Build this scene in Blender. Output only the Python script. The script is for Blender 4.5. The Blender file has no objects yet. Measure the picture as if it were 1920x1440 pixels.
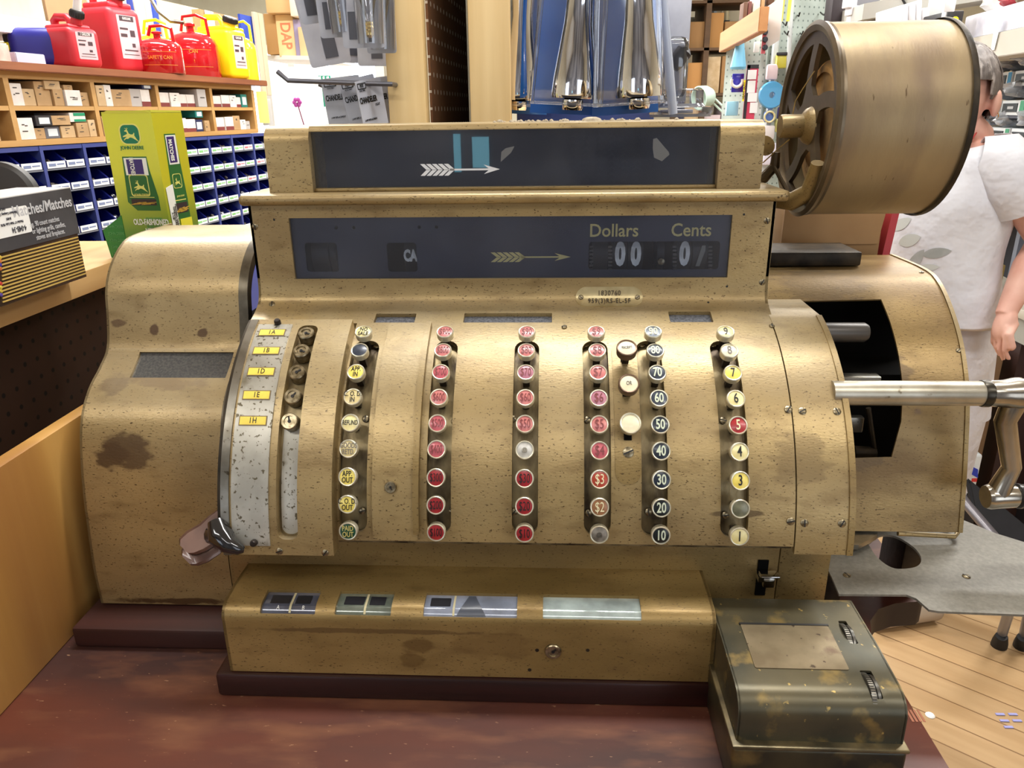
import bpy, bmesh, math, random
from mathutils import Vector, Matrix, noise
random.seed(7)
R = math.radians
SC = bpy.context.scene
COL = SC.collection

# ------------------------------------------------------------------ camera
FPX = 1400.0
yaw, pitch, roll = R(-3.04), R(20.0), R(-0.84)
_fw = Vector((math.sin(yaw)*math.cos(pitch), math.cos(yaw)*math.cos(pitch), -math.sin(pitch)))
_rt = Vector((math.cos(yaw), -math.sin(yaw), 0))
_up = _rt.cross(_fw)
_rt, _up = math.cos(roll)*_rt + math.sin(roll)*_up, -math.sin(roll)*_rt + math.cos(roll)*_up
EYE = Vector((0, 0, 1.5))
cd = bpy.data.cameras.new('camera'); cam = bpy.data.objects.new('camera', cd); COL.objects.link(cam)
cd.sensor_width = 36; cd.lens = FPX*36/1920; cd.clip_start = 0.02; cd.clip_end = 60
m = Matrix((_rt, _up, -_fw)).transposed().to_4x4(); m.translation = EYE
cam.matrix_world = m
SC.camera = cam
SC.view_settings.view_transform = 'Standard'; SC.view_settings.look = 'None'
SC.view_settings.gamma = 1; SC.view_settings.use_curve_mapping = False
SC.view_settings.exposure = 0.2

# ------------------------------------------------------------------ world, ceiling lights, far window daylight and one added fill
w = bpy.data.worlds.new('world'); SC.world = w; w.use_nodes = True
w.node_tree.nodes['Background'].inputs[0].default_value = (0.95, 0.97, 1, 1)
w.node_tree.nodes['Background'].inputs[1].default_value = 0.22
def area(loc, sx, sy, power, rot=(0, 0, 0), col=(1, 0.99, 0.965)):
    l = bpy.data.lights.new('room_light', 'AREA'); l.shape = 'RECTANGLE'; l.size = sx; l.size_y = sy
    l.energy = power; l.color = col
    o = bpy.data.objects.new('room_light', l); COL.objects.link(o); o.location = loc; o.rotation_euler = rot
    return o
CEIL = 2.95
TUBES_AND_FILL = [(0.25, 1.05, 1.3, 30), (-1.1, 2.6, 1.3, 52), (0.2, 3.6, 1.3, 50), (1.9, 2.2, 1.3, 52), (2.0, 4.6, 1.3, 50), (-1.4, 5.0, 1.3, 60),
         (-1.3, -0.7, 1.3, 13), (1.5, -0.5, 1.3, 15), (0.1, -1.2, 1.3, 10)]  # last entry is an added fill with no fixture, to brighten the fronts
for x, y, ln, pw in TUBES_AND_FILL:
    area((x, y, CEIL-0.09), ln, 0.22, pw)
area((-1.55, 6.2, 1.9), 1.6, 1.2, 50, (R(-90), 0, 0), (0.95, 0.98, 1))     # daylight coming in at the far shop window

def ray(px, py):
    return _rt*(px-960) + _up*(720-py) + _fw*FPX
def atX(px, py, x): r = ray(px, py); return EYE + r*(x/r.x)
def atY(px, py, y): r = ray(px, py); return EYE + r*(y/r.y)
def atZ(px, py, z): r = ray(px, py); return EYE + r*((z-1.5)/r.z)
def atPlane(px, py, p, n):
    r = ray(px, py); return EYE + r*((Vector(p)-EYE).dot(n)/r.dot(n))
def hitp(prof, px, py):
    """where a sight line meets the extruded profile: (x, arclength)"""
    r = ray(px, py); s = 0; best = None
    for (y0, z0), (y1, z1) in zip(prof, prof[1:]):
        L = math.hypot(y1-y0, z1-z0); n = Vector((0, z1-z0, -(y1-y0)))
        d = r.dot(n)
        if abs(d) > 1e-9:
            t = (Vector((0, y0, z0))-EYE).dot(n)/d
            if t > 0:
                p = EYE + r*t; u = ((p.y-y0)*(y1-y0)+(p.z-z0)*(z1-z0))/L
                if -0.0006 <= u <= L+0.0006 and (best is None or t < best[0]): best = (t, p.x, s+u)
        s += L
    if best is None: raise ValueError('miss %s %s' % (px, py))
    return best[1], best[2]

# ------------------------------------------------------------------ materials
def lin(c):
    return tuple(((v/255)/12.92 if v/255 <= 0.04045 else ((v/255+0.055)/1.055)**2.4) for v in c[:3]) + (1,)
MATS = {}
def mat(name, rgb, rough=0.5, metal=0.0, rgb2=None, scale=30, stretch=(1, 1, 1), bump=0.0, bscale=None, detail=6, emit=0, trans=0, alpha=1,
        speck=None, speck_scale=160, speck_amt=0.62, coat=0, contrast=(0.35, 0.65), spots=None, bdist=0.002, rvar=0, rgb3=None, scale3=6, amt3=(0.5, 0.62), spec=0.5):
    if name in MATS: return MATS[name]
    M = bpy.data.materials.new(name); M.use_nodes = True; nt = M.node_tree; N = nt.nodes; L = nt.links
    b = N['Principled BSDF']; MATS[name] = M
    b.inputs['Roughness'].default_value = rough; b.inputs['Metallic'].default_value = metal
    b.inputs['Base Color'].default_value = lin(rgb); b.inputs['Coat Weight'].default_value = coat
    b.inputs['Transmission Weight'].default_value = trans; b.inputs['Alpha'].default_value = alpha
    b.inputs['Specular IOR Level'].default_value = spec
    if emit: b.inputs['Emission Color'].default_value = lin(rgb); b.inputs['Emission Strength'].default_value = emit
    tc = N.new('ShaderNodeTexCoord'); mp = N.new('ShaderNodeMapping'); mp.inputs['Scale'].default_value = stretch
    L.new(tc.outputs['Object'], mp.inputs[0])
    def nz(sc, det=detail, src=mp):
        n = N.new('ShaderNodeTexNoise'); n.inputs['Scale'].default_value = sc; n.inputs['Detail'].default_value = det
        L.new(src.outputs[0], n.inputs['Vector']); return n
    def ramp(src, a, bb):
        r = N.new('ShaderNodeMapRange'); r.inputs[1].default_value = a; r.inputs[2].default_value = bb; L.new(src, r.inputs[0]); return r.outputs[0]
    cur = None
    def mixc(fac, c2):
        nonlocal cur
        mx = N.new('ShaderNodeMix'); mx.data_type = 'RGBA'; L.new(fac, mx.inputs[0])
        if cur is None: mx.inputs[6].default_value = lin(rgb)
        else: L.new(cur, mx.inputs[6])
        mx.inputs[7].default_value = lin(c2); cur = mx.outputs[2]
    if rgb2:
        n = nz(scale); mixc(ramp(n.outputs[0], *contrast), rgb2)
        if rvar:
            rr = N.new('ShaderNodeMapRange'); L.new(n.outputs[0], rr.inputs[0]); rr.inputs[1].default_value = .3; rr.inputs[2].default_value = .7
            rr.inputs[3].default_value = rough-rvar; rr.inputs[4].default_value = rough+rvar; L.new(rr.outputs[0], b.inputs['Roughness'])
    if rgb3:
        mixc(ramp(nz(scale3).outputs[0], *amt3), rgb3)
    if speck:
        mixc(ramp(nz(speck_scale, 3).outputs[0], speck_amt, speck_amt+0.05), speck)
    if spots:
        for (c, rad, col, st) in spots:
            m2 = N.new('ShaderNodeMapping'); m2.vector_type = 'POINT'
            m2.inputs['Location'].default_value = tuple(-c[i]/rad[i] for i in range(3)); m2.inputs['Scale'].default_value = tuple(1/q for q in rad)
            L.new(tc.outputs['Object'], m2.inputs[0])
            ln = N.new('ShaderNodeVectorMath'); ln.operation = 'LENGTH'; L.new(m2.outputs[0], ln.inputs[0])
            n = nz(70, 5, tc.outputs and tc if False else mp)
            ad = N.new('ShaderNodeMath'); ad.operation = 'MULTIPLY_ADD'; L.new(n.outputs[0], ad.inputs[0]); ad.inputs[1].default_value = 1.6
            L.new(ln.outputs['Value'], ad.inputs[2])
            fac = N.new('ShaderNodeMapRange'); L.new(ad.outputs[0], fac.inputs[0]); fac.inputs[1].default_value = 1.75; fac.inputs[2].default_value = 1.5
            fac.inputs[3].default_value = 0; fac.inputs[4].default_value = st
            mixc(fac.outputs[0], col)
    if cur is not None: L.new(cur, b.inputs['Base Color'])
    if bump:
        n = nz(bscale or scale*3, 4); bp = N.new('ShaderNodeBump'); bp.inputs['Strength'].default_value = bump; bp.inputs['Distance'].default_value = bdist
        L.new(n.outputs[0], bp.inputs['Height']); L.new(bp.outputs[0], b.inputs['Normal'])
    return M
def clear_glass(name, tint=(248, 250, 252), gloss=0.05, rough=0.02, haze=0.0, haze_col=(200, 200, 200)):
    if name in MATS: return MATS[name]
    M = bpy.data.materials.new(name); M.use_nodes = True; nt = M.node_tree; N = nt.nodes; L = nt.links
    N.remove(N['Principled BSDF']); out = N['Material Output']
    t = N.new('ShaderNodeBsdfTransparent'); t.inputs[0].default_value = lin(tint)
    g = N.new('ShaderNodeBsdfGlossy'); g.inputs['Roughness'].default_value = rough; g.inputs[0].default_value = (1, 1, 1, 1)
    fr = N.new('ShaderNodeFresnel'); fr.inputs[0].default_value = 1.5
    ma = N.new('ShaderNodeMath'); ma.operation = 'ADD'; ma.inputs[1].default_value = gloss; ma.use_clamp = True; L.new(fr.outputs[0], ma.inputs[0])
    mx = N.new('ShaderNodeMixShader'); L.new(ma.outputs[0], mx.inputs[0]); L.new(t.outputs[0], mx.inputs[1]); L.new(g.outputs[0], mx.inputs[2])
    last = mx
    if haze:
        d = N.new('ShaderNodeBsdfDiffuse'); d.inputs[0].default_value = lin(haze_col)
        tc = N.new('ShaderNodeTexCoord'); n = N.new('ShaderNodeTexNoise'); n.inputs['Scale'].default_value = 12; n.inputs['Detail'].default_value = 8
        L.new(tc.outputs['Object'], n.inputs['Vector'])
        mr = N.new('ShaderNodeMapRange'); mr.inputs[1].default_value = .35; mr.inputs[2].default_value = .75; mr.inputs[3].default_value = haze*.4; mr.inputs[4].default_value = haze*1.7
        L.new(n.outputs[0], mr.inputs[0])
        m2 = N.new('ShaderNodeMixShader'); L.new(mr.outputs[0], m2.inputs[0]); L.new(mx.outputs[0], m2.inputs[1]); L.new(d.outputs[0], m2.inputs[2]); last = m2
    L.new(last.outputs[0], out.inputs[0]); MATS[name] = M
    return M
def dust(M, col, lo=.45, hi=.8, sc=3, zmin=.6, amt=.5):
    '''settled dust on the faces that look up'''
    nt = M.node_tree; N = nt.nodes; L = nt.links; b = N['Principled BSDF']; src = b.inputs['Base Color'].links[0].from_socket
    g = N.new('ShaderNodeNewGeometry'); sp = N.new('ShaderNodeSeparateXYZ'); L.new(g.outputs['True Normal'], sp.inputs[0])
    up = N.new('ShaderNodeMapRange'); up.inputs[1].default_value = zmin; up.inputs[2].default_value = 1; L.new(sp.outputs['Z'], up.inputs[0])
    tc = N.new('ShaderNodeTexCoord'); n = N.new('ShaderNodeTexNoise'); n.inputs['Scale'].default_value = sc; n.inputs['Detail'].default_value = 8; L.new(tc.outputs['Object'], n.inputs['Vector'])
    mr = N.new('ShaderNodeMapRange'); mr.inputs[1].default_value = lo; mr.inputs[2].default_value = hi; mr.inputs[4].default_value = amt; L.new(n.outputs[0], mr.inputs[0])
    mu = N.new('ShaderNodeMath'); mu.operation = 'MULTIPLY'; L.new(up.outputs[0], mu.inputs[0]); L.new(mr.outputs[0], mu.inputs[1])
    mx = N.new('ShaderNodeMix'); mx.data_type = 'RGBA'; L.new(mu.outputs[0], mx.inputs[0]); L.new(src, mx.inputs[6]); mx.inputs[7].default_value = lin(col); L.new(mx.outputs[2], b.inputs['Base Color'])
    return M
def wood(name, c1, c2, axis='x', scale=14, rough=0.6, bump=0.15, c3=None):
    st = {'x': (0.06, 1, 1), 'y': (1, 0.06, 1), 'z': (1, 1, 0.06)}[axis]
    return mat(name, c1, rough, rgb2=c2, scale=scale*3, stretch=st, bump=bump, bscale=scale*14, contrast=(.3, .72), rgb3=c3, scale3=scale, amt3=(.5, .75))

# ------------------------------------------------------------------ mesh helpers
LOCAL = [False]
def mk(name, bm, m, parent=None, sharp=0.6, smooth=True, loc=None):
    """links a bmesh written in world coordinates as one mesh object, relative to its parent thing"""
    me = bpy.data.meshes.new(name)
    bm.normal_update()
    if smooth:
        for f in bm.faces: f.smooth = True
        for e in bm.edges:
            if len(e.link_faces) == 2 and e.calc_face_angle(0) > sharp: e.smooth = False
            elif len(e.link_faces) != 2: e.smooth = False
    off = Vector((0, 0, 0))
    if loc is not None: off = Vector(loc)
    if parent is not None: off = wloc(parent) if loc is None else off
    if LOCAL[0] and loc is None: off = Vector((0, 0, 0))
    if off.length: bmesh.ops.translate(bm, verts=bm.verts, vec=-off)
    bm.to_mesh(me); bm.free()
    for x in (m if isinstance(m, (list, tuple)) else [m]): me.materials.append(x)
    o = bpy.data.objects.new(name, me); COL.objects.link(o)
    if parent is not None: o.parent = parent
    if parent is None and loc is not None: o.location = off
    if parent is not None and loc is not None: o.location = off - wloc(parent)
    return o
def wloc(o):
    v = Vector(o.location)
    while o.parent: o = o.parent; v += o.location
    return v
def thing(name, label, cat, loc=(0, 0, 0), rotz=0, group=None):
    o = bpy.data.objects.new(name, None); COL.objects.link(o); o.location = loc; o.rotation_euler = (0, 0, rotz); o.empty_display_size = .05
    return tag(o, label, cat, group)
def tag(o, label, cat, group=None, kind=None):
    o['label'] = label; o['category'] = cat
    if group: o['group'] = group
    if kind: o['kind'] = kind
    return o
def struct(o):
    o['kind'] = 'structure'; return o
def dup(root, loc=None, rotz=None, label=None, group=None, parent=None):
    r = root.copy(); COL.objects.link(r)
    if loc is not None: r.location = loc
    if rotz is not None: r.rotation_euler = (0, 0, rotz)
    if label: r['label'] = label
    if group: r['group'] = group
    if parent is not None: r.parent = parent
    for ch in list(root.children):
        c = ch.copy(); COL.objects.link(c); c.parent = r
        for g in ch.children:
            d = g.copy(); COL.objects.link(d); d.parent = c
    return r
def BM(): return bmesh.new()
def box(bm, x0, x1, y0, y1, z0, z1, bev=0.0, M=None, mi=0, seg=2):
    vs = [bm.verts.new((x, y, z)) for x in (x0, x1) for y in (y0, y1) for z in (z0, z1)]
    fs = [bm.faces.new([vs[i] for i in q]) for q in ((0, 1, 3, 2), (4, 6, 7, 5), (0, 4, 5, 1), (2, 3, 7, 6), (0, 2, 6, 4), (1, 5, 7, 3))]
    for f in fs: f.material_index = mi
    bmesh.ops.recalc_face_normals(bm, faces=fs)
    allv = set(vs)
    if bev:
        r = bmesh.ops.bevel(bm, geom=list({e for f in fs for e in f.edges}), offset=bev, segments=seg, affect='EDGES', profile=.5)
        allv = set(v for v in r['verts']) | set(v for f in r['faces'] for v in f.verts) | {v for v in vs if v.is_valid}
        for f in r['faces']: f.material_index = mi
    if M is not None:
        bmesh.ops.transform(bm, matrix=M, verts=list(allv))
    return bm
def hexa(bm, pts, bev=0, mi=0):
    """8 world points: bottom loop of 4, top loop of 4"""
    vs = [bm.verts.new(p) for p in pts]
    fs = [bm.faces.new([vs[i] for i in q]) for q in ((3, 2, 1, 0), (4, 5, 6, 7), (0, 1, 5, 4), (1, 2, 6, 5), (2, 3, 7, 6), (3, 0, 4, 7))]
    for f in fs: f.material_index = mi
    bmesh.ops.recalc_face_normals(bm, faces=fs)
    if bev:
        r = bmesh.ops.bevel(bm, geom=list({e for f in fs for e in f.edges}), offset=bev, segments=2, affect='EDGES')
        for f in r['faces']: f.material_index = mi
    return bm
def frame(axis):
    a = Vector(axis).normalized(); t = Vector((0, 0, 1)) if abs(a.z) < .9 else Vector((0, 1, 0))
    u = a.cross(t).normalized(); v = a.cross(u).normalized(); return a, u, v
def tube(bm, pts, rad, n=12, caps=True, mi=0):
    pts = [Vector(p) for p in pts]; rad = rad if isinstance(rad, (list, tuple)) else [rad]*len(pts)
    rings = []; pu = None
    for i, p in enumerate(pts):
        d = (pts[min(i+1, len(pts)-1)]-pts[max(i-1, 0)])
        a, u, v = frame(d)
        if pu is not None:
            u = (pu - a*pu.dot(a)).normalized(); v = a.cross(u)
        pu = u
        rings.append([bm.verts.new(p + (u*math.cos(2*math.pi*k/n)+v*math.sin(2*math.pi*k/n))*rad[i]) for k in range(n)])
    fs = []
    for r0, r1 in zip(rings, rings[1:]):
        for k in range(n): fs.append(bm.faces.new((r0[k], r0[(k+1) % n], r1[(k+1) % n], r1[k])))
    if caps: fs.append(bm.faces.new(rings[0][::-1])); fs.append(bm.faces.new(rings[-1]))
    for f in fs: f.material_index = mi
    bmesh.ops.recalc_face_normals(bm, faces=fs)
    return bm
def lathe(bm, prof, org, axis, n=24, mi=0, closed_ends=True):
    """prof: (radius, height along axis)"""
    a, u, v = frame(axis); org = Vector(org); rings = []; fs = []
    for r, h in prof:
        if r < 1e-6: rings.append([bm.verts.new(org+a*h)])
        else: rings.append([bm.verts.new(org+a*h+(u*math.cos(2*math.pi*k/n)+v*math.sin(2*math.pi*k/n))*r) for k in range(n)])
    for r0, r1 in zip(rings, rings[1:]):
        for k in range(n):
            q = (k+1) % n
            if len(r0) == 1 and len(r1) == 1: continue
            if len(r0) == 1: fs.append(bm.faces.new((r0[0], r1[q], r1[k])))
            elif len(r1) == 1: fs.append(bm.faces.new((r0[k], r0[q], r1[0])))
            else: fs.append(bm.faces.new((r0[k], r0[q], r1[q], r1[k])))
    if closed_ends:
        for r in (rings[0], rings[-1]):
            if len(r) > 1: fs.append(bm.faces.new(r))
    for f in fs: f.material_index = mi
    bmesh.ops.recalc_face_normals(bm, faces=fs)
    return bm
def fill2d(outline, holes=()):
    bm = BM(); es = []
    for lp in [outline]+list(holes):
        vs = [bm.verts.new((p[0], p[1], 0)) for p in lp]
        es += [bm.edges.new((vs[i], vs[(i+1) % len(vs)])) for i in range(len(vs))]
    bmesh.ops.triangle_fill(bm, use_beauty=True, use_dissolve=False, edges=es, normal=(0, 0, 1))
    return bm
def plate(bm, fn, outline, holes=(), th=0.002, cuts=None, mi=0):
    """a cut-out sheet: 2D outline with holes, mapped by fn(a,b)->Vector, given thickness along fn's inward side"""
    b = fill2d(outline, holes)
    if cuts:
        for c in cuts: bmesh.ops.bisect_plane(b, geom=b.verts[:]+b.edges[:]+b.faces[:], plane_co=(0, c, 0), plane_no=(0, 1, 0), dist=1e-7)
    bmesh.ops.recalc_face_normals(b, faces=b.faces)
    top = {}; bot = {}
    for v in b.verts:
        p, nrm = fn(v.co.x, v.co.y)
        top[v] = bm.verts.new(p); bot[v] = bm.verts.new(p - nrm*th)
    fs = []
    for f in b.faces:
        fs.append(bm.faces.new([top[v] for v in f.verts])); fs.append(bm.faces.new([bot[v] for v in reversed(f.verts)]))
    for e in b.edges:
        if len(e.link_faces) == 1:
            v0, v1 = e.verts; fs.append(bm.faces.new((top[v0], top[v1], bot[v1], bot[v0])))
    for f in fs: f.material_index = mi
    bmesh.ops.recalc_face_normals(bm, faces=fs)
    b.free()
    return bm
def smoothp(pts, n=6):
    out = []
    for i in range(len(pts)-1):
        p0 = Vector(pts[max(i-1, 0)]); p1 = Vector(pts[i]); p2 = Vector(pts[i+1]); p3 = Vector(pts[min(i+2, len(pts)-1)])
        for k in range(n):
            t = k/n; out.append(tuple(.5*((2*p1)+(-p0+p2)*t+(2*p0-5*p1+4*p2-p3)*t*t+(-p0+3*p1-3*p2+p3)*t**3)))
    out.append(tuple(pts[-1])); return out
def proffn(prof, off=0.0):
    """(x, s) -> point, outward normal on a profile of (y, z) points (outward = towards -y / +z side)"""
    S = [0]
    for a, b in zip(prof, prof[1:]): S.append(S[-1]+math.hypot(b[0]-a[0], b[1]-a[1]))
    nr = []
    for i in range(len(prof)):
        a = prof[max(i-1, 0)]; b = prof[min(i+1, len(prof)-1)]; d = Vector((b[0]-a[0], b[1]-a[1])).normalized(); nr.append(Vector((0, -d.y, d.x)))
    def fn(x, s):
        i = 0
        while i < len(S)-2 and s > S[i+1]: i += 1
        t = (s-S[i])/(S[i+1]-S[i]) if S[i+1] > S[i] else 0
        n = nr[i].lerp(nr[i+1], min(max(t, 0), 1)).normalized()
        return Vector((x, prof[i][0]+(prof[i+1][0]-prof[i][0])*t, prof[i][1]+(prof[i+1][1]-prof[i][1])*t))+n*off, n
    fn.S = S; fn.len = S[-1]
    return fn
def sheet(name, prof, outline, holes, m, parent, th=0.003, off=0.0):
    fn = proffn(prof, off); bm = BM()
    plate(bm, fn, outline, holes, th, cuts=fn.S[1:-1])
    return mk(name, bm, m, parent)
def rrect(x0, y0, x1, y1, r=0.0, n=5):
    if x0 > x1: x0, x1 = x1, x0
    if y0 > y1: y0, y1 = y1, y0
    r = min(r, (x1-x0)/2-1e-5, (y1-y0)/2-1e-5)
    if r <= 0: return [(x0, y0), (x1, y0), (x1, y1), (x0, y1)]
    out = []
    for cx, cy, a0 in ((x1-r, y0+r, -90), (x1-r, y1-r, 0), (x0+r, y1-r, 90), (x0+r, y0+r, 180)):
        for k in range(n+1): a = R(a0+90*k/n); out.append((cx+r*math.cos(a), cy+r*math.sin(a)))
    return out
def circ(cx, cy, r, n=20): return [(cx+r*math.cos(2*math.pi*k/n), cy+r*math.sin(2*math.pi*k/n)) for k in range(n)]
def endcap(name, prof, x, yb, m, parent, th=0.003, back=None):
    """closes an extruded profile at x, back to depth yb"""
    pts = [(p[0], p[1]) for p in prof] + [(yb, prof[-1][1]), (yb, prof[0][1])]
    bm = BM(); plate(bm, lambda a, b: (Vector((x, a, b)), Vector((1, 0, 0))), pts, th=th)
    return mk(name, bm, m, parent)
def planefn(org, ux, uy):
    org = Vector(org); ux = Vector(ux).normalized(); uy = Vector(uy).normalized(); n = ux.cross(uy).normalized()
    return lambda a, b: (org+ux*a+uy*b, n)
_tc = {}
def textmesh(s, size, bold=0.0, ext=0.0002, sx=1.0, align='CENTER', sp=1.0, shear=0):
    key = (s, size, bold, ext, sx, align, sp, shear)
    if key in _tc: return _tc[key]
    c = bpy.data.curves.new('t', 'FONT'); c.body = s; c.size = size; c.align_x = align; c.align_y = 'CENTER'; c.extrude = ext; c.offset = bold*size; c.resolution_u = 3
    c.space_character = sp; c.shear = shear
    o = bpy.data.objects.new('t', c); COL.objects.link(o)
    dg = bpy.context.evaluated_depsgraph_get(); me = bpy.data.meshes.new_from_object(o.evaluated_get(dg))
    bpy.data.objects.remove(o); bpy.data.curves.remove(c)
    V = [Vector((v.co.x*sx, v.co.y, v.co.z)) for v in me.vertices]; F = [tuple(p.vertices) for p in me.polygons]
    bpy.data.meshes.remove(me); _tc[key] = (V, F); return V, F
def addtext(bm, s, size, org, ux, uy, off=0.0003, mi=0, **k):
    V, F = textmesh(s, size, **k)
    org = Vector(org); ux = Vector(ux).normalized(); n = ux.cross(Vector(uy)).normalized(); uy = n.cross(ux)
    vs = [bm.verts.new(org+ux*v.x+uy*v.y+n*(v.z+off)) for v in V]
    for f in F:
        try: bm.faces.new([vs[i] for i in f]).material_index = mi
        except ValueError: pass
    return bm
def poly3(bm, fn, pts, th=0.0004, mi=0, holes=()): return plate(bm, fn, pts, holes, th, mi=mi)

# common materials
GOLD = dict(rough=0.38, metal=0.42, rgb2=(146, 124, 84), scale=11, speck=(92, 72, 42), speck_scale=520, speck_amt=0.625, bump=0.10, bscale=420,
            stretch=(0.55, 1.3, 1.3), rgb3=(118, 94, 56), scale3=44, amt3=(0.55, 0.88), rvar=0.07)
gold = mat('aged_gold_paint', (174, 150, 102), **GOLD)
steel = mat('worn_steel', (150, 146, 136), 0.32, 0.9, rgb2=(110, 104, 92), scale=30, bump=.1, speck=(70, 62, 48), speck_scale=120, speck_amt=.66)
nickel = mat('key_ring_nickel', (232, 228, 208), 0.3, 0.6, rgb2=(200, 192, 164), scale=80)
dark_metal = mat('dark_oiled_metal', (64, 54, 40), 0.5, 0.6, rgb2=(36, 30, 22), scale=40, bump=.2)
slot_metal = mat('grimy_slot_metal', (150, 134, 98), 0.36, 0.6, rgb2=(60, 48, 32), scale=42, bump=.25, stretch=(1, .4, .4))
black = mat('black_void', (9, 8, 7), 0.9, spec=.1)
screwm = mat('screw_steel', (172, 160, 132), 0.32, 0.9, rgb2=(110, 98, 74), scale=200)
silver = mat('worn_silver_paint', (196, 192, 180), 0.42, 0.55, rgb2=(160, 156, 144), scale=20, speck=(96, 88, 68), speck_scale=230, speck_amt=.60, rgb3=(120, 112, 92), scale3=26, amt3=(.6, .72))
ink = mat('black_ink', (22, 20, 18), 0.5)
cream = mat('aged_cream', (236, 226, 176), 0.35, rgb2=(214, 200, 140), scale=60)
white = mat('white_paint', (232, 230, 224), 0.5)
white_plastic = mat('white_plastic', (236, 236, 236), 0.4)
card = mat('brown_cardboard', (176, 140, 96), 0.75, rgb2=(160, 124, 82), scale=14)

# ================================================================== CASH REGISTER
CT = 0.92                                   # counter top height
reg = thing('cash_register', 'large antique brass-painted mechanical cash register with columns of round keys', 'cash register', (-0.05, 0.80, CT))
CY, CZ = 0.8863, 1.0613
def arcp(r, a0, a1, n=28): return [(CY-r*math.cos(R(a0+(a1-a0)*k/n)), CZ+r*math.sin(R(a0+(a1-a0)*k/n))) for k in range(n+1)]
def nrm(a): return Vector((0, -math.cos(R(a)), math.sin(R(a))))
def tan(a): return Vector((0, math.sin(R(a)), math.cos(R(a))))
def cylp(x, r, a): return Vector((x, CY-r*math.cos(R(a)), CZ+r*math.sin(R(a))))
RS = 0.228
A0, A1 = 6.5, 71.0
XL, XS, XR = -0.2185, 0.2455, 0.302
gold_cover = mat('aged_gold_cover', (174, 150, 102), **GOLD, spots=[((0.30, -0.11, 0.25), (.03, .05, .03), (104, 84, 56), .45), ((0.24, -0.13, 0.20), (.03, .03, .004), (92, 72, 44), .8),
    ((0.26, -.13, .115), (.035, .03, .006), (96, 76, 46), .55)])
gold_dull = mat('aged_gold_dull', (152, 128, 80), **{**GOLD, 'rgb2': (140, 117, 74)})
gold_drum = mat('aged_gold_left_cover', (172, 148, 102), **GOLD, spots=[((-0.435, -.045, .222), (.032, .05, .024), (88, 68, 46), .85), ((-0.45, -.04, .215), (.022, .05, .016), (88, 68, 46), .9),
    ((-.37, .04, .335), (.008, .03, .007), (86, 62, 40), .9), ((-.43, .04, .34), (.007, .03, .008), (86, 62, 40), .9), ((-.475, .05, .345), (.01, .03, .006), (96, 72, 48), .8),
    ((-.40, -.01, .29), (.06, .03, .008), (118, 92, 66), .7), ((-.46, .0, .285), (.02, .03, .01), (112, 88, 62), .7), ((-.38, -.05, .036), (.10, .04, .006), (66, 34, 18), .8)])

for m_ in (gold_cover, gold_drum, gold_dull): dust(m_, (196, 186, 160), .3, .7, 9, .45, .55)
def slotpoly(x0, x1, a0, a1, rad=.011):
    return rrect(x0, RS*R(a0-A0), x1, RS*R(a1-A0), rad)
KX = {1: -0.2008, 2: -0.1121, 3: -0.0241, 4: 0.0498, 5: 0.1099, 6: 0.1859}
KA = [61.73, 55.62, 49.25, 42.6, 36.2, 30.1, 23.6, 17.25, 10.86]
slots = {1: (-.2150, -.1860), 2: (-.1245, -.0995), 3: (-.0375, -.0110), 4: (.0355, .0625), 5: (.0930, .1190), 6: (.1715, .1990)}
cover_prof = arcp(RS, A0, A1, 40)
cover_len = RS*R(A1-A0)
sheet('keyboard_cover', cover_prof, [(XL, 0), (XS-.0006, 0), (XS-.0006, cover_len), (XL, cover_len)],
      [slotpoly(a, b, 8.6, 63.2, .0125) for a, b in slots.values()], gold_cover, reg, th=.006)
sheet('end_ring', arcp(RS+.0006, A0-2, 75, 36)+[(.90, 1.2835), (.96, 1.284)], None or [(XS+.0006, 0), (XR, 0), (XR, RS*R(70.5)+.11), (XS+.0006, RS*R(70.5)+.11)], [], gold_cover, reg, th=.006)
sheet('ring_lip', arcp(RS+.0022, A0-2, 75, 36), [(XR-.005, 0), (XR+.001, 0), (XR+.001, RS*R(70.5)), (XR-.005, RS*R(70.5))], [], gold_dull, reg, th=.008)
sheet('slot_floor', arcp(.2200, 5, 73, 30), [(XL, 0), (XS, 0), (XS, .2200*R(68)), (XL, .2200*R(68))], [], slot_metal, reg, th=.002)
endcap('ring_side', arcp(RS, 4.5, 75, 30), XR-.001, .98, gold_dull, reg)
# inner darkness of the case, put in as black blocks
bm = BM(); box(bm, -.335, .296, .715, 1.04, .96, 1.13); box(bm, -.335, .24, .80, 1.04, 1.12, 1.225); mk('inner_dark_fill', bm, black, reg)

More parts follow.
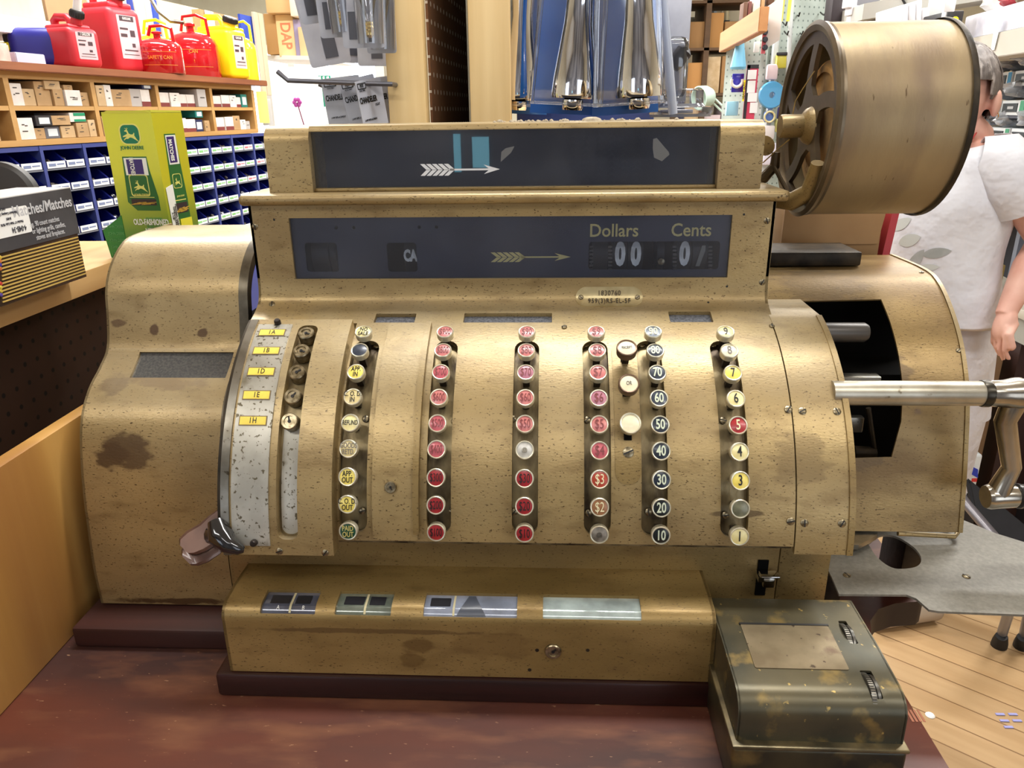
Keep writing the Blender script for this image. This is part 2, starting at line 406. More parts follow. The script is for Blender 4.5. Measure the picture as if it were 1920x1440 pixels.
# raised strip between the first and second key columns, with its lock
def slabprof(r): return arcp(r, A0, A1, 40)
rp = arcp(RS+.0045, 7.2, 69.5, 36)
rl = (RS+.0045)*R(62.3)
sheet('lock_strip', rp, rrect(-.1795, 0, -.1335, rl, .003), [], gold_cover, reg, th=.005)
sheet('strip_ridge', arcp(RS+.0075, 9, 69.5, 36), rrect(-.1375, 0, -.1315, (RS+.0075)*R(60.5), .002), [], gold_dull, reg, th=.008)
def keylock(parent, p, n, r=.0075, h=.004, ang=0, mm=None, name='lock'):
    bm = BM(); lathe(bm, [(r*1.0, -.004), (r*1.0, h-.001), (r*.9, h), (r*.62, h), (r*.60, h-.0012), (0, h-.0012)], p, n, 24)
    o = mk(name, bm, mm or screwm, parent, loc=p)
    a, u, v = frame(n); u, v = u*math.cos(ang)+v*math.sin(ang), -u*math.sin(ang)+v*math.cos(ang)
    bm = BM(); c = Vector(p)+a*(h-.0009)
    lathe(bm, [(r*.2, 0), (r*.2, .0004), (0, .0004)], c, a, 12)
    Mx = Matrix((u, v, a)).transposed().to_4x4(); Mx.translation = c
    box(bm, -r*.09, r*.09, 0, r*.55, 0, .0004, M=Mx)
    mk('keyhole', bm, ink, o)
    return o
def cylhit(px, py, r=RS): 
    x, s = hitp(arcp(r, 2, 74, 60), px, py); a = 2+math.degrees(s/r); return x, a
x, a = cylhit(733, 913, RS+.0045); keylock(reg, cylp(x, RS+.005, a), nrm(a), .0062, .003, .5)
# screws
scp = None
def screw(p, n, r=.0038, ang=None, parent=reg):
    global scp
    a, u, v = frame(n); ang = random.uniform(0, 3) if ang is None else ang
    bm = BM(); p = Vector(p)
    lathe(bm, [(r, -.001), (r, .0004), (r*.75, .0011), (0, .0013)], p, a, 16)
    uu = u*math.cos(ang)+v*math.sin(ang); vv = a.cross(uu)
    Mx = Matrix((uu, vv, a)).transposed().to_4x4(); Mx.translation = p+a*.001
    box(bm, -r*.95, r*.95, -r*.13, r*.13, -.0002, .00045, M=Mx, mi=1)
    return mk('screw', bm, [screwm, ink], parent, loc=p)
for px, py in [(1478, 768), (1504, 771), (1569, 772), (1482, 977), (1508, 980), (1578, 981), (1058, 614), (1447, 612)]:
    x, a = cylhit(px, py); screw(cylp(x, RS+.0008, a), nrm(a), .0040 if py > 700 else .003)
for px, py in [(706, 648), (685, 785), (679, 958), (853, 645), (852, 790), (848, 958), (1099, 646), (1101, 787), (1103, 962), (1204, 646), (1216, 960), (1337, 646), (1356, 788), (1360, 966), (962, 785), (964, 960)]:
    x, a = cylhit(px, py, .2225); screw(cylp(x, .2222, a), nrm(a), .0036)
x, a = cylhit(1178, 848); 
# receipt key plate
sheet('receipt_key_plate', arcp(RS+.001, 22, 62.5, 30), rrect(.0665, 0, .0925, RS*R(40.5), .0128, 8), [], gold_dull, reg, th=.002)
screw(cylp(x, RS+.0015, a), nrm(a), .0056)
for py in (672, 735, 815):
    x, a = cylhit(1178, py); bm = BM()
    Mx = Matrix((Vector((1, 0, 0)), tan(a), nrm(a))).transposed().to_4x4(); Mx.translation = cylp(.0795, RS+.0016, a)
    box(bm, -.004, .004, -.006, .004, 0, .0004, M=Mx); mk('key_slit', bm, black, reg)

# keys
stem_m = mat('dark_key_stem', (40, 33, 24), 0.5, .5)
lens = lambda nm, c, c2=None, **k: mat('key_face_'+nm, c, 0.3, rgb2=c2 or c, scale=90, coat=.15, **k)
FACE = {'cream': lens('cream', (238, 228, 172), (222, 206, 140)), 'tan': lens('tan', (224, 206, 150), (206, 186, 128)), 'yellow': lens('yellow', (244, 226, 120), (232, 208, 92)),
        'green': lens('green', (34, 84, 58), (24, 60, 44)), 'pink': lens('pink', (208, 128, 120), (190, 110, 112)), 'rose': lens('rose', (200, 98, 104), (178, 84, 96)),
        'red': lens('red', (176, 40, 44), (146, 32, 38)), 'orange': lens('orange', (188, 74, 50), (160, 60, 40)), 'brown': lens('brown', (166, 116, 76), (140, 96, 62)),
        'slate': lens('slate', (70, 78, 92), (40, 46, 60)), 'navy': lens('navy', (36, 46, 62), (26, 34, 48)), 'black': lens('black', (20, 28, 30), (14, 18, 20)),
        'silver': lens('silver', (214, 212, 206), (170, 166, 156)), 'steel': lens('steel', (150, 144, 134), (90, 84, 74)), 'grey': lens('grey', (128, 126, 100), (92, 92, 72)), 'ivory': lens('ivory', (240, 232, 200), (226, 214, 178)), 'mauve': lens('mauve', (188, 124, 140), (170, 112, 130)),
        'paleblue': lens('paleblue', (150, 160, 168), (84, 94, 108))}
TXT = {'k': ink, 'r': mat('faded_maroon_ink', (128, 58, 58), .5), 'c': mat('pale_cream_ink', (232, 222, 180), .5), 'g': mat('gold_ink', (206, 190, 110), .5), 'w': mat('pale_green_ink', (206, 214, 190), .5), 'm': mat('grey_ink', (110, 104, 96), .5)}
DATA = {1: [('NO\nSALE', 'cream', 'k'), ('', 'slate', 'w'), ('APP.\nIN', 'yellow', 'k'), ('C. O. D.\nIN', 'tan', 'k'), ('REFUND', 'cream', 'k'), ('GOODS\nRETD.', 'tan', 'm'), ('APP.\nOUT', 'yellow', 'k'), ('C. O. D.\nOUT', 'yellow', 'k'), ('PAID\nOUT', 'green', 'g')],
        2: [('$900', 'pink', 'r'), ('$800', 'pink', 'r'), ('$700', 'rose', 'r'), ('$600', 'pink', 'r'), ('$500', 'rose', 'r'), ('$400', 'rose', 'r'), ('$300', 'red', 'k'), ('$200', 'red', 'k'), ('$100', 'red', 'k')],
        3: [('$90', 'pink', 'r'), ('$80', 'pink', 'r'), ('$70', 'mauve', 'r'), ('$60', 'pink', 'r'), ('$50', 'pink', 'r'), ('o', 'silver', 'm'), ('$30', 'red', 'k'), ('$20', 'red', 'k'), ('$10', 'red', 'k')],
        4: [('$9', 'pink', 'r'), ('$8', 'pink', 'r'), ('$7', 'pink', 'r'), ('$6', 'mauve', 'r'), ('$5', 'pink', 'r'), ('$4', 'rose', 'r'), ('$3', 'orange', 'c'), ('$2', 'brown', 'c'), ('o', 'steel', 'm')],
        5: [('90', 'paleblue', 'c'), ('80', 'slate', 'w'), ('70', 'slate', 'w'), ('60', 'slate', 'w'), ('50', 'navy', 'w'), ('40', 'navy', 'w'), ('30', 'navy', 'w'), ('20', 'black', 'w'), ('10', 'black', 'w')],
        6: [('9', 'cream', 'k'), ('8', 'ivory', 'm'), ('7', 'yellow', 'k'), ('6', 'cream', 'k'), ('5', 'red', 'c'), ('4', 'cream', 'k'), ('3', 'yellow', 'k'), ('', 'grey', 'k'), ('1', 'cream', 'k')]}
def key(x, a, rtop, text, face, tcol, rad=.0094, hgt=.0085, ringm=nickel, name='key', tsize=None, bold=0.0):
    n = nrm(a); t = tan(a); p = cylp(x, rtop, a)
    bm = BM(); lathe(bm, [(rad*.80, -hgt), (rad*.96, -hgt+.0006), (rad, -.0022), (rad*.99, -.0006), (rad*.93, 0), (rad*.845, -.0002), (rad*.83, -.0012), (0, -.0012)], p, n, 32)
    Mx = Matrix((Vector((1, 0, 0)), t, n)).transposed().to_4x4(); Mx.translation = p
    L = rtop-.2215
    box(bm, -.0035, .0035, -.0025, .0025, -L, -hgt+.0005, M=Mx, mi=1)
    k = mk(name, bm, [ringm, stem_m], reg, loc=p)
    bm = BM(); lathe(bm, [(rad*.835, -.0011), (rad*.5, -.00045), (0, -.0002)], p, n, 28, closed_ends=False); mk('key_face', bm, FACE[face], k)
    if text == 'o':
        bm = BM(); lathe(bm, [(rad*.28, -.0003), (rad*.28, .0005), (rad*.14, .0005), (rad*.12, -.0001), (0, -.0001)], p, n, 20); mk('centre_rivet', bm, steel, k)
    elif text:
        ls = text.split('\n'); L = max(len(q.replace(' ', '').replace('.', '')) for q in ls)
        if len(ls) == 1 and text[0] in '$0123456789':
            size = {1: .0145, 2: .0140, 3: .0130, 4: .0120}[len(text)]; sx = {1: .66, 2: .66, 3: .56, 4: .50}[len(text)]
        else: size = .0076 if L <= 5 else .0070; sx = {2: .75, 3: .70, 4: .70, 5: .64, 6: .60}[min(L, 6)]
        bm = BM()
        for i, q in enumerate(ls):
            cy = ((len(ls)-1)/2-i)*size*.84 - .0001
            addtext(bm, q, size, p+t*cy+n*.00005, (1, 0, 0), t, sx=sx, bold=(.012 if text[0] != '$' else 0) if tcol != 'w' else .022, ext=.00008, off=0)
        mk('lettering', bm, TXT[tcol], k)
    return k
for c, L in DATA.items():
    for i, (tx, fc, tc_) in enumerate(L): key(KX[c], KA[i], .2482, tx, fc, tc_)
brownring = mat('brown_key_ring', (130, 104, 84), 0.3, .5, rgb2=(96, 74, 58), scale=60)
for a, tx, rg in ((55.4, 'RECEIPT', brownring), (45.7, 'OR', brownring), (36.2, '', nickel)):
    key(.0800, a, .254, '', 'ivory', 'k', .0108, .010, rg)
    if tx:
        k = [o for o in reg.children if o.name.startswith('key') and len(o.children) == 1][-1]
        bm = BM(); addtext(bm, tx, .0046 if len(tx) > 2 else .006, cylp(.08, .2541, a), (1, 0, 0), tan(a), sx=.66, bold=.01, ext=.00008, off=0); mk('lettering', bm, TXT['m' if len(tx) < 3 else 'k'], k)

# clerk panel (raised slab on the left)
SR = .2455; sa0, sa1 = 4.4, 67.0
sp = arcp(SR, sa0, sa1, 44); slen = SR*R(sa1-sa0)
def SH(px, py): return hitp(sp, px, py)
def ss(py, px=500): return SH(px, py)[1]
xl, xr = -.3245, -.2172
chan = rrect(-.2740, ss(1012, 552), -.2525, ss(610, 590), .008)
sheet('clerk_panel', sp, [(xl, 0), (xr, 0), (xr, slen), (xl, slen)], [chan], gold_cover, reg, th=.018)
sheet('lock_channel', arcp(SR-.010, sa0, sa1, 30), [(-.279, .01), (-.248, .01), (-.248, slen-.01), (-.279, slen-.01)], [], slot_metal, reg, th=.003)
sheet('silver_strip', arcp(SR-.0085, 9, 37, 30), rrect(-.2715, 0, -.2535, .236*R(28), .008), [], silver, reg, th=.002)
fn = proffn(arcp(SR+.0012, sa0, sa1, 44))
sheet('label_plate', arcp(SR+.0016, sa0, sa1, 44), [(-.3195, ss(1022, 480)), (-.2815, ss(1022, 480)), (-.2815, ss(608, 530)), (-.3195, ss(608, 530))], [], silver, reg, th=.0016)
for x0, x1 in ((-.3245, -.3220),):
    sheet('side_rail', arcp(SR+.0015, sa0, sa1, 40), [(x0-.006, 0), (x1, 0), (x1, slen), (x0-.006, slen)], [], steel, reg, th=.012)
sheet('side_rail', arcp(SR-.004, sa0, sa1, 40), [(-.336, 0), (-.331, 0), (-.331, slen), (-.336, slen)], [], dark_metal, reg, th=.02)
yl = mat('yellow_label', (240, 214, 92), .5, rgb2=(226, 196, 70), scale=60)
for px, py, tx in ((520, 624, '1A'), (507, 658, '1B'), (499, 697, '1D'), (490, 741, '1E'), (484, 789, '1H')):
    x, s = hitp(arcp(SR+.0016, sa0, sa1, 44), px, py); a = sa0+math.degrees(s/(SR+.0016)); x = -.3010
    p = cylp(x, SR+.0017, a); bm = BM()
    Mx = Matrix((Vector((1, 0, 0)), tan(a), nrm(a))).transposed().to_4x4(); Mx.translation = p
    box(bm, -.0145, .0145, -.0052, .0052, 0, .0006, M=Mx, mi=1); box(bm, -.0135, .0135, -.0042, .0042, 0, .0008, M=Mx, mi=0)
    box(bm, -.0012, .0012, .0040, .0052, 0, .0009, M=Mx, mi=1); box(bm, -.0012, .0012, -.0052, -.0042, 0, .0009, M=Mx, mi=1)
    o = mk('clerk_label', bm, [yl, mat('label_frame_brown', (120, 100, 70), .5)], reg, loc=p)
    bm = BM(); addtext(bm, tx, .0085, p+nrm(a)*.0009, (1, 0, 0), tan(a), sx=.75, ext=.0001, off=0, bold=.01, sp=1.15); mk('lettering', bm, ink, o)
for px, py, an in ((584, 625, 1.2), (573, 658, 1.2), (565, 698, 2.2), (558, 743, 2.5), (553, 790, 3.4)):
    x, s = hitp(arcp(SR+.002, sa0, sa1, 44), px, py); a = sa0+math.degrees(s/(SR+.002))
    keylock(reg, cylp(-.2632, SR-.004, a), nrm(a), .0088, .0075, an, mm=screwm)
for px, py in ((521, 606), (477, 1017)):
    x, s = hitp(arcp(SR+.002, sa0, sa1, 44), px, py); a = sa0+math.degrees(s/(SR+.002))
    bm = BM(); lathe(bm, [(.0036, 0), (.0036, .004), (.0028, .0058), (0, .0062)], cylp(x, SR+.001, a), nrm(a), 16); mk('thumb_pin', bm, mat('dark_pin', (44, 36, 32), .4, .4), reg)
for px, py in ((524, 1033), (610, 1036)):
    x, s = SH(px, py); a = sa0+math.degrees(s/SR); screw(cylp(x, SR+.0003, a), nrm(a), .0036)

# lower front panel, with its slot lever
LX0 = atY(437, 1060, .70).x
bm = BM(); box(bm, LX0, XR-.0562, .698, .715, .95, 1.102, .001); mk('lower_front', bm, gold_dull, reg)
bm = BM(); box(bm, XR-.0552, XR-.002, .6985, .715, .95, 1.08, .001); mk('lower_corner', bm, gold_dull, reg)
bm = BM(); box(bm, XR-.008, XR-.003, .70, 1.0, .95, 1.07, .001); mk('lower_side', bm, gold_dull, reg)
p = atY(1428, 1082, .6975); bm = BM(); box(bm, p.x-.0055, p.x+.0055, .6965, .699, atY(1428, 1115, .6975).z, atY(1428, 1050, .6975).z); o = mk('lever_slot', bm, black, reg)
p = atY(1440, 1085, .687); bm = BM(); box(bm, p.x-.006, p.x+.0065, .682, .692, p.z-.009, p.z+.004, .002); box(bm, p.x-.009, p.x+.0105, .6805, .6925, p.z+.004, p.z+.0065, .0008); box(bm, p.x-.011, p.x-.006, .683, .70, p.z-.002, p.z+.004)
mk('slot_lever', bm, mat('bright_chrome', (220, 220, 218), .12, 1), reg)

# till box with glazed windows at the front
tp = [(.6205, .951), (.6207, 1.000), (.6212, 1.012)]+[(.6205+.016-.016*math.cos(R(k)), 1.014+.0165*math.sin(R(k))) for k in (15, 30, 45, 60, 75)]+[(.641, 1.0308), (.6555, 1.0325), (.6985, 1.0320)]
tx0, tx1 = -.3342, .1660
fl = proffn(tp).len
wins = []
for a, b in (((487, 1151), (602, 1110)), ((627, 1153), (741, 1110)), ((793, 1156), (971, 1112)), ((1018, 1160), (1198, 1116))):
    u, v = hitp(tp, *a), hitp(tp, *b); wins.append((u[0], u[1], v[0], v[1]))
# windows share one band height
s0 = sum(q[1] for q in wins)/4; s1 = sum(q[3] for q in wins)/4
gold_till = mat('aged_gold_till_box', (158, 132, 82), **{**GOLD, 'rgb2': (130, 106, 60), 'speck_amt': .63}, spots=[((-.085, -.18, .068), (.02, .02, .012), (100, 76, 40), .7), ((-.09, -.18, .05), (.014, .02, .009), (104, 80, 42), .6), ((-.14, -.18, .085), (.15, .02, .0035), (96, 74, 44), .7), ((.0, -.18, .07), (.05, .02, .02), (118, 92, 52), .5)])
sheet('till_box', tp, [(tx0, 0), (tx1, 0), (tx1, fl), (tx0, fl)], [rrect(a, s0, b, s1, .0012) for a, _, b, _ in wins], gold_till, reg, th=.0045)
endcap('till_side', tp, tx1-.0004, .70, gold_till, reg); endcap('till_side', tp, tx0+.003, .70, gold_till, reg)
gcols = [(92, 96, 112), (116, 124, 112), (150, 158, 176), (190, 204, 200)]
for i, (a, _, b, _) in enumerate(wins):
    g = sheet('window_pane', tp, rrect(a-.002, s0-.002, b+.002, s1+.002), [], mat('till_glass_%s' % 'abcd'[i], gcols[i], .16, .15, rgb2=tuple(int(v*.8) for v in gcols[i]), scale=40, coat=.8), reg, th=.001, off=-.0035)
    if i < 3:
        bm = BM(); f = proffn(tp, -.0030); cx = a+(b-a)*.52; 
        if i < 2: plate(bm, f, rrect(cx-.0011, s0+.001, cx+.0011, s1-.001), th=.0004, cuts=f.S[1:-1])
        else: plate(bm, f, rrect(a+(b-a)*.32-.001, s0+.001, a+(b-a)*.32+.001, s1-.001), th=.0004, cuts=f.S[1:-1])
        mk('divider', bm, mat('divider_tan', (188, 178, 140) if i != 1 else (150, 156, 128), .5), g)
    if i in (0, 1, 2):
        bm = BM(); f = proffn(tp, -.0031)
        for u in ((.12, .48), (.58, .86)) if i < 2 else ((.06, .28), ):
            plate(bm, f, rrect(a+(b-a)*u[0], s0+(s1-s0)*.45, a+(b-a)*u[1], s0+(s1-s0)*.85, .001), th=.0004, cuts=f.S[1:-1])
        c_ = mk('counter_window', bm, mat('counter_dark', (36, 36, 40) if i == 0 else (100, 110, 100), .3), g)
    if i == 0:
        bm = BM()
        for u, tx in ((.30, 'A'), (.76, 'B')):
            p, n = f(a+(b-a)*u, s0+(s1-s0)*.24); addtext(bm, tx, .0062, p+n*.0003, (1, 0, 0), Vector((1, 0, 0)).cross(n)*-1, sx=.8, off=0, ext=.0001)
        mk('lettering', bm, white, g)
    if i == 2:
        bm = BM(); f = proffn(tp, -.0028); cx = a+(b-a)*.50
        plate(bm, f, [(cx-.014, s0+.001), (cx+.016, s0+.001), (cx+.004, s1-.0015), (cx-.003, s1-.0015)], th=.0004, cuts=f.S[1:-1]); mk('dark_pointer', bm, mat('pointer_slate', (70, 74, 84), .3), g)
f = proffn(tp)
x, s = hitp(tp, 1037, 1220); p, n = f(x, s); keylock(reg, p, n, .0085, .003, 2.4)
for px, py in ((1007, 1219), (1102, 1219), (993, 1256)):
    x, s = hitp(tp, px, py); p, n = f(x, s); bm = BM(); lathe(bm, [(.002, .0001), (.0019, .0004), (.0012, .0003), (0, .0003)], p, n, 12); mk('screw_hole', bm, dark_metal, reg)
# wooden plinth
plinth = wood('dark_mahogany', (54, 20, 14), (26, 11, 9), 'x', 12, .38, .1)
bm = BM(); box(bm, -.3505, .1745, .6165, .80, CT+.0005, .950, .004); mk('plinth', bm, plinth, reg)
plinth2 = wood('dusty_mahogany', (72, 38, 32), (44, 22, 19), 'x', 12, .55, .1)
bm = BM(); box(bm, -.5515, -.351, .688, 1.05, CT+.0005, .947, .004); mk('plinth', bm, plinth2, reg)

# left drum cover
dp = smoothp([(.7303, .951), (.7308, 1.00), (.7362, 1.0438), (.7430, 1.0900), (.7543, 1.1384), (.7690, 1.176), (.793, 1.2025), (.821, 1.2193), (.8440, 1.2370), (.856, 1.269), (.8648, 1.3034), (.8833, 1.3291), (.9149, 1.3499), (.9497, 1.3578), (1.03, 1.3585)], 5)
df = proffn(dp); DX0, DX1 = -.5384, -.3735
pts = [hitp(dp, *q) for q in ((243, 708), (262, 660), (415, 662), (405, 709))]
gl = [(pts[0][0], pts[0][1]), (DX1-.006, pts[0][1]), (DX1-.006, pts[1][1]), (pts[1][0], pts[1][1])]
sheet('left_cover', dp, [(DX0, 0), (DX1, 0), (DX1, df.len), (DX0, df.len)], [gl], gold_drum, reg, th=.004)
sheet('cover_window', dp, [(gl[0][0]-.002, gl[0][1]-.002), (gl[1][0]+.001, gl[1][1]-.002), (gl[2][0]+.001, gl[2][1]+.002), (gl[3][0]-.002, gl[3][1]+.002)], [], mat('dusty_dark_glass', (62, 64, 66), .22, 0, rgb2=(84, 84, 82), scale=400, coat=.5, detail=2), reg, th=.002, off=-.003)
sheet('cover_flange', dp, [(DX1+.0004, .135), (DX1+.0115, .135), (DX1+.0115, df.len), (DX1+.0004, df.len)], [], mat('worn_flange', (112, 104, 88), .36, .7, rgb2=(80, 72, 58), scale=40), reg, th=.012, off=.0012)
sheet('cover_flange', dp, [(DX1+.0004, 0), (DX1+.020, 0), (DX1+.020, .134), (DX1+.0004, .134)], [], gold_dull, reg, th=.004, off=-.001)
endcap('cover_side', dp, DX0+.003, 1.05, gold_drum, reg)
bm = BM(); box(bm, DX0+.006, DX1, .80, 1.03, .96, 1.20); box(bm, DX1, -.338, .775, 1.03, .96, 1.15); box(bm, DX1, -.338, .86, 1.03, 1.14, 1.27); mk('inner_dark_fill', bm, black, reg)  # black blocks put in for the darkness behind the cover and its gap

# handle lever at the left of the clerk panel
hm = mat('brown_bakelite', (104, 74, 60), .3, .3, rgb2=(78, 52, 42), scale=30, coat=.3)
bm = BM()
A = atY(420, 962, .668); B = atY(392, 1000, .652); Cc = atY(352, 1025, .640)
def paddle(zo, th):
    d = (Cc-A); d.normalize(); sd = Vector((0, -1, .5)).cross(d).normalized(); up = d.cross(sd).normalized(); up = up if up.z > 0 else -up
    st = [(A, .007), (A.lerp(B, .5), .011), (B, .014), (B.lerp(Cc, .6), .0145), (Cc, .012), (Cc+d*.004, .007)]
    rings = []
    for p, wd in st:
        q = p+Vector((0, 0, zo)); rings.append([bm.verts.new(q+sd*s*wd+up*u*th) for s, u in ((-1, -.4), (-.8, -1), (.8, -1), (1, -.4), (1, .4), (.8, 1), (-.8, 1), (-1, .4))])
    for r0, r1 in zip(rings, rings[1:]):
        for k in range(8): bm.faces.new((r0[k], r0[(k+1) % 8], r1[(k+1) % 8], r1[k]))
    bm.faces.new(rings[0]); bm.faces.new(rings[-1]); bmesh.ops.recalc_face_normals(bm, faces=bm.faces)
paddle(0, .0032)
hl = mk('release_handle', bm, hm, reg, loc=A)
bm = BM(); paddle(-.013, .0028); mk('lower_grip', bm, hm, hl)
bm = BM(); tube(bm, [atY(408, 978, .650), atY(414, 1005, .640), atY(430, 1022, .633), atY(450, 1030, .632), atY(458, 1031, .633)], [.010, .013, .009, .006, .003], 14); tube(bm, [atY(398, 1002, .650), atY(420, 1004, .642)], [.010, .012], 12); mk('lever_arm', bm, mat('black_enamel', (30, 30, 32), .12, .2, coat=.8), reg)

# upper cabinet: scoop and indicator window
CYF = .855
zt = atY(960, 362, .845).z; zb = 1.5+(-.0992/.87)*.845+.0005
e = arcp(RS, A1, A1+.1, 1)[0]
scp_ = smoothp([e, (.832, 1.2835), (.8475, 1.2925), (.8535, 1.306), (CYF, 1.320)], 6)[:-1]+[(CYF, 1.320), (CYF, zb+.002)]
cf = proffn(scp_); CX0, CX1 = -.3443, .2495
def CH(px, py): return hitp(scp_, px, py)
wx0, wx1 = -.2990, .2030; ws0 = (CH(554, 524.5)[1]+CH(1365, 519.4)[1])/2; ws1 = (CH(542, 410)[1]+CH(1372, 402)[1])/2
small = []
for a, b in (((700, 605), (781, 588)), ((868, 606), (1035, 587)), ((1257, 604), (1332, 584))):
    u = CH(a[0], a[1]); v = CH(b[0], b[1]); small.append((u[0], max(u[1], .0015), v[0], v[1]))
sheet('cabinet_front', scp_, [(CX0, 0), (CX1, 0), (CX1, cf.len), (CX0, cf.len)], [rrect(wx0, ws0, wx1, ws1, .001)]+[rrect(*q, .001) for q in small], gold_cover, reg, th=.005)
for q in small:
    sheet('slot_window', scp_, rrect(q[0]-.002, 0, q[2]+.002, q[3]+.003), [], mat('frosted_blue_glass', (120, 124, 132), .3, 0, rgb2=(78, 82, 90), scale=380, detail=2, coat=.4), reg, th=.001, off=-.0052)
endcap('cabinet_side', [(.8475, 1.2925)]+scp_[8:], CX1-.0003, 1.0, gold_dull, reg); endcap('cabinet_side', [(.8475, 1.2925)]+scp_[8:], CX0+.003, 1.0, gold_dull, reg)
bm = BM(); box(bm, CX0+.002, XR-.01, .90, 1.0, 1.10, 1.283); mk('rear_case', bm, gold_dull, reg)
bm = BM(); box(bm, -.3518, .2615, .845, 1.02, zb, zt, .005, seg=3); mk('ledge', bm, gold_cover, reg)
z0w = CZ; wz0 = cf(0, ws0)[0].z; wz1 = cf(0, ws1)[0].z
bm = BM(); box(bm, CX0+.004, CX1-.004, .905, 1.0, 1.285, zb+.001); box(bm, wx0-.004, wx0, .864, .91, wz0, wz1); mk('window_interior', bm, black, reg)
navy = mat('navy_indicator_plate', (34, 38, 58), .4, 0, rgb2=(44, 50, 70), scale=14)
YI = .8615
pf = lambda y: (lambda a, b: (Vector((a, y, b)), Vector((0, -1, 0))))
def zy(px, py, y=YI): p = atY(px, py, y); return (p.x, p.z)
def rect2(a, b, y=YI, r=.004): p, q = zy(*a, y), zy(*b, y); return rrect(p[0], p[1], q[0], q[1], r)
bm = BM(); h1 = rect2((576, 510), (631, 455)); h2 = rect2((728, 510), (780, 455)); h3 = rect2((1103, 506), (1351, 452))
ev = [circ(*zy(px, py), .0021, 12) for px, py in ((630, 427), (663, 427), (786, 426), (818, 426))]
plate(bm, pf(YI), rrect(wx0-.004, wz0-.002, wx1+.004, wz1+.004), [h1, h2, h3]+ev, .0015); ip = mk('indicator_plate', bm, navy, reg)
bm = BM(); p = zy(920, 482); q = zy(1070, 482); zc_ = (p[1]+q[1])/2
def arrow(bm, x0, x1, zc, h, fnn, th=.0003):
    L = x1-x0; plate(bm, fnn, [(x0+L*.36, zc-h*.07), (x1-L*.14, zc-h*.07), (x1-L*.2, zc-h*.36), (x1, zc), (x1-L*.2, zc+h*.36), (x1-L*.14, zc+h*.07), (x0+L*.36, zc+h*.07)], th=th)
    for k in range(5):
        xa = x0+L*.075*k
        for s in (1, -1):
            plate(bm, fnn, [(xa, zc+s*h*.45), (xa+L*.055, zc+s*h*.45), (xa+L*.135, zc+s*.0002), (xa+L*.075, zc+s*.0002)], th=th)
arrow(bm, p[0], q[0], zc_, .0125, pf(YI-.0004)); mk('arrow', bm, mat('gold_leaf', (222, 204, 132), .4, 0), ip)
bm = BM()
for tx, px, py in (('Dollars', 1151, 433), ('Cents', 1296, 432)):
    x, z = zy(px, py); addtext(bm, tx, .0205, (x, YI-.0002, z), (1, 0, 0), (0, 0, 1), sx=.93, bold=.012)
mk('lettering', bm, mat('gold_leaf', (190, 170, 100)), ip)
wheelm = mat('number_wheel_black', (34, 32, 34), .4, .2)
def wheel(px0, px1, r=.032, txt='', tc='w', sz=.028, dy=.012):
    x0 = zy(px0, 480, YI+dy)[0]; x1 = zy(px1, 480, YI+dy)[0]; zc = zy(960, 479, YI+dy)[1]
    bm = BM(); lathe(bm, [(r, 0), (r, x1-x0)], (x0, YI+dy+r, zc), (1, 0, 0), 40); o = mk('number_wheel', bm, wheelm, reg, loc=(x0, YI+dy+r, zc))
    if txt:
        bm = BM(); addtext(bm, txt, sz, ((x0+x1)/2, YI+dy-.0006, zc), (1, 0, 0), (0, 0, 1), sx=.62, bold=.055); mk('digit', bm, mat('digit_white', (250, 250, 246), .5, rgb2=(200, 200, 196), scale=60), o)
    return o
wheel(584, 616); wheel(618, 630); wheel(758, 781, txt='CA', sz=.018); wheel(1110, 1140); wheel(1149, 1176, txt='0', sz=.036); wheel(1178, 1206, txt='0', sz=.036)
wheel(1232, 1246, r=.028); wheel(1270, 1296, txt='0', sz=.036); wheel(1299, 1326, txt='', tc='m')
bm = BM(); x, z = zy(1312, 480, YI+.011); plate(bm, pf(YI+.0113), [(x-.004, z-.012), (x+.0005, z-.012), (x+.006, z+.006), (x+.006, z+.012), (x+.002, z+.012)], th=.0004); mk('digit', bm, mat('digit_grey', (130, 128, 120), .5), reg)
bm = BM(); x, z = zy(1240, 491, YI+.008); lathe(bm, [(.0045, 0), (.004, .003), (0, .0045)], (x, YI+.011, z), (0, -1, 0), 16); mk('decimal_stud', bm, screwm, reg)
bm = BM()
for px in (1109, 1144, 1265, 1332):
    for k in range(7):
        x, z = zy(px, 463+k*7, YI+.008); box(bm, x-.0022, x+.0022, YI+.008, YI+.010, z-.0012, z+.0012)
mk('ratchet_teeth', bm, mat('tooth_grey', (70, 66, 62), .5), reg)
wg = clear_glass('indicator_glass', (244, 247, 252), .02, .015, haze=.012, haze_col=(150, 160, 185))
bm = BM(); plate(bm, pf(CYF+.0022), rrect(wx0-.003, wz0-.002, wx1+.003, wz1+.003), th=.0018); mk('window_pane', bm, wg, reg)
# serial plate
u = CH(1142, 558); f = cf; pl = BM(); hw = .0385; fo = proffn(scp_, .0012)
plate(pl, fo, rrect(u[0]-hw, u[1]-.0125, u[0]+hw, u[1]+.0125, .0122, 8), th=.0012, cuts=fo.S[1:-1]); spm = mk('serial_plate', pl, mat('pale_brass_plate', (206, 190, 146), .3, .6, rgb2=(184, 166, 122), scale=60), reg)
bm = BM()
for tx, ds, sz in (('1830760', .0050, .0082), ('959(3)RS-EL-5F', -.0052, .0082)):
    p, n = fo(u[0], u[1]+ds); p2, _ = fo(u[0], u[1]+ds+.002); addtext(bm, tx, sz, p+n*.0009, (1, 0, 0), p2-p, sx=.86, sp=1.1, off=0, ext=.0004)
mk('lettering', bm, mat('stamped_brown', (70, 56, 36), .5), spm)
for dx in (-.0325, .0325):
    p, n = fo(u[0]+dx, u[1]); screw(p, n, .003)
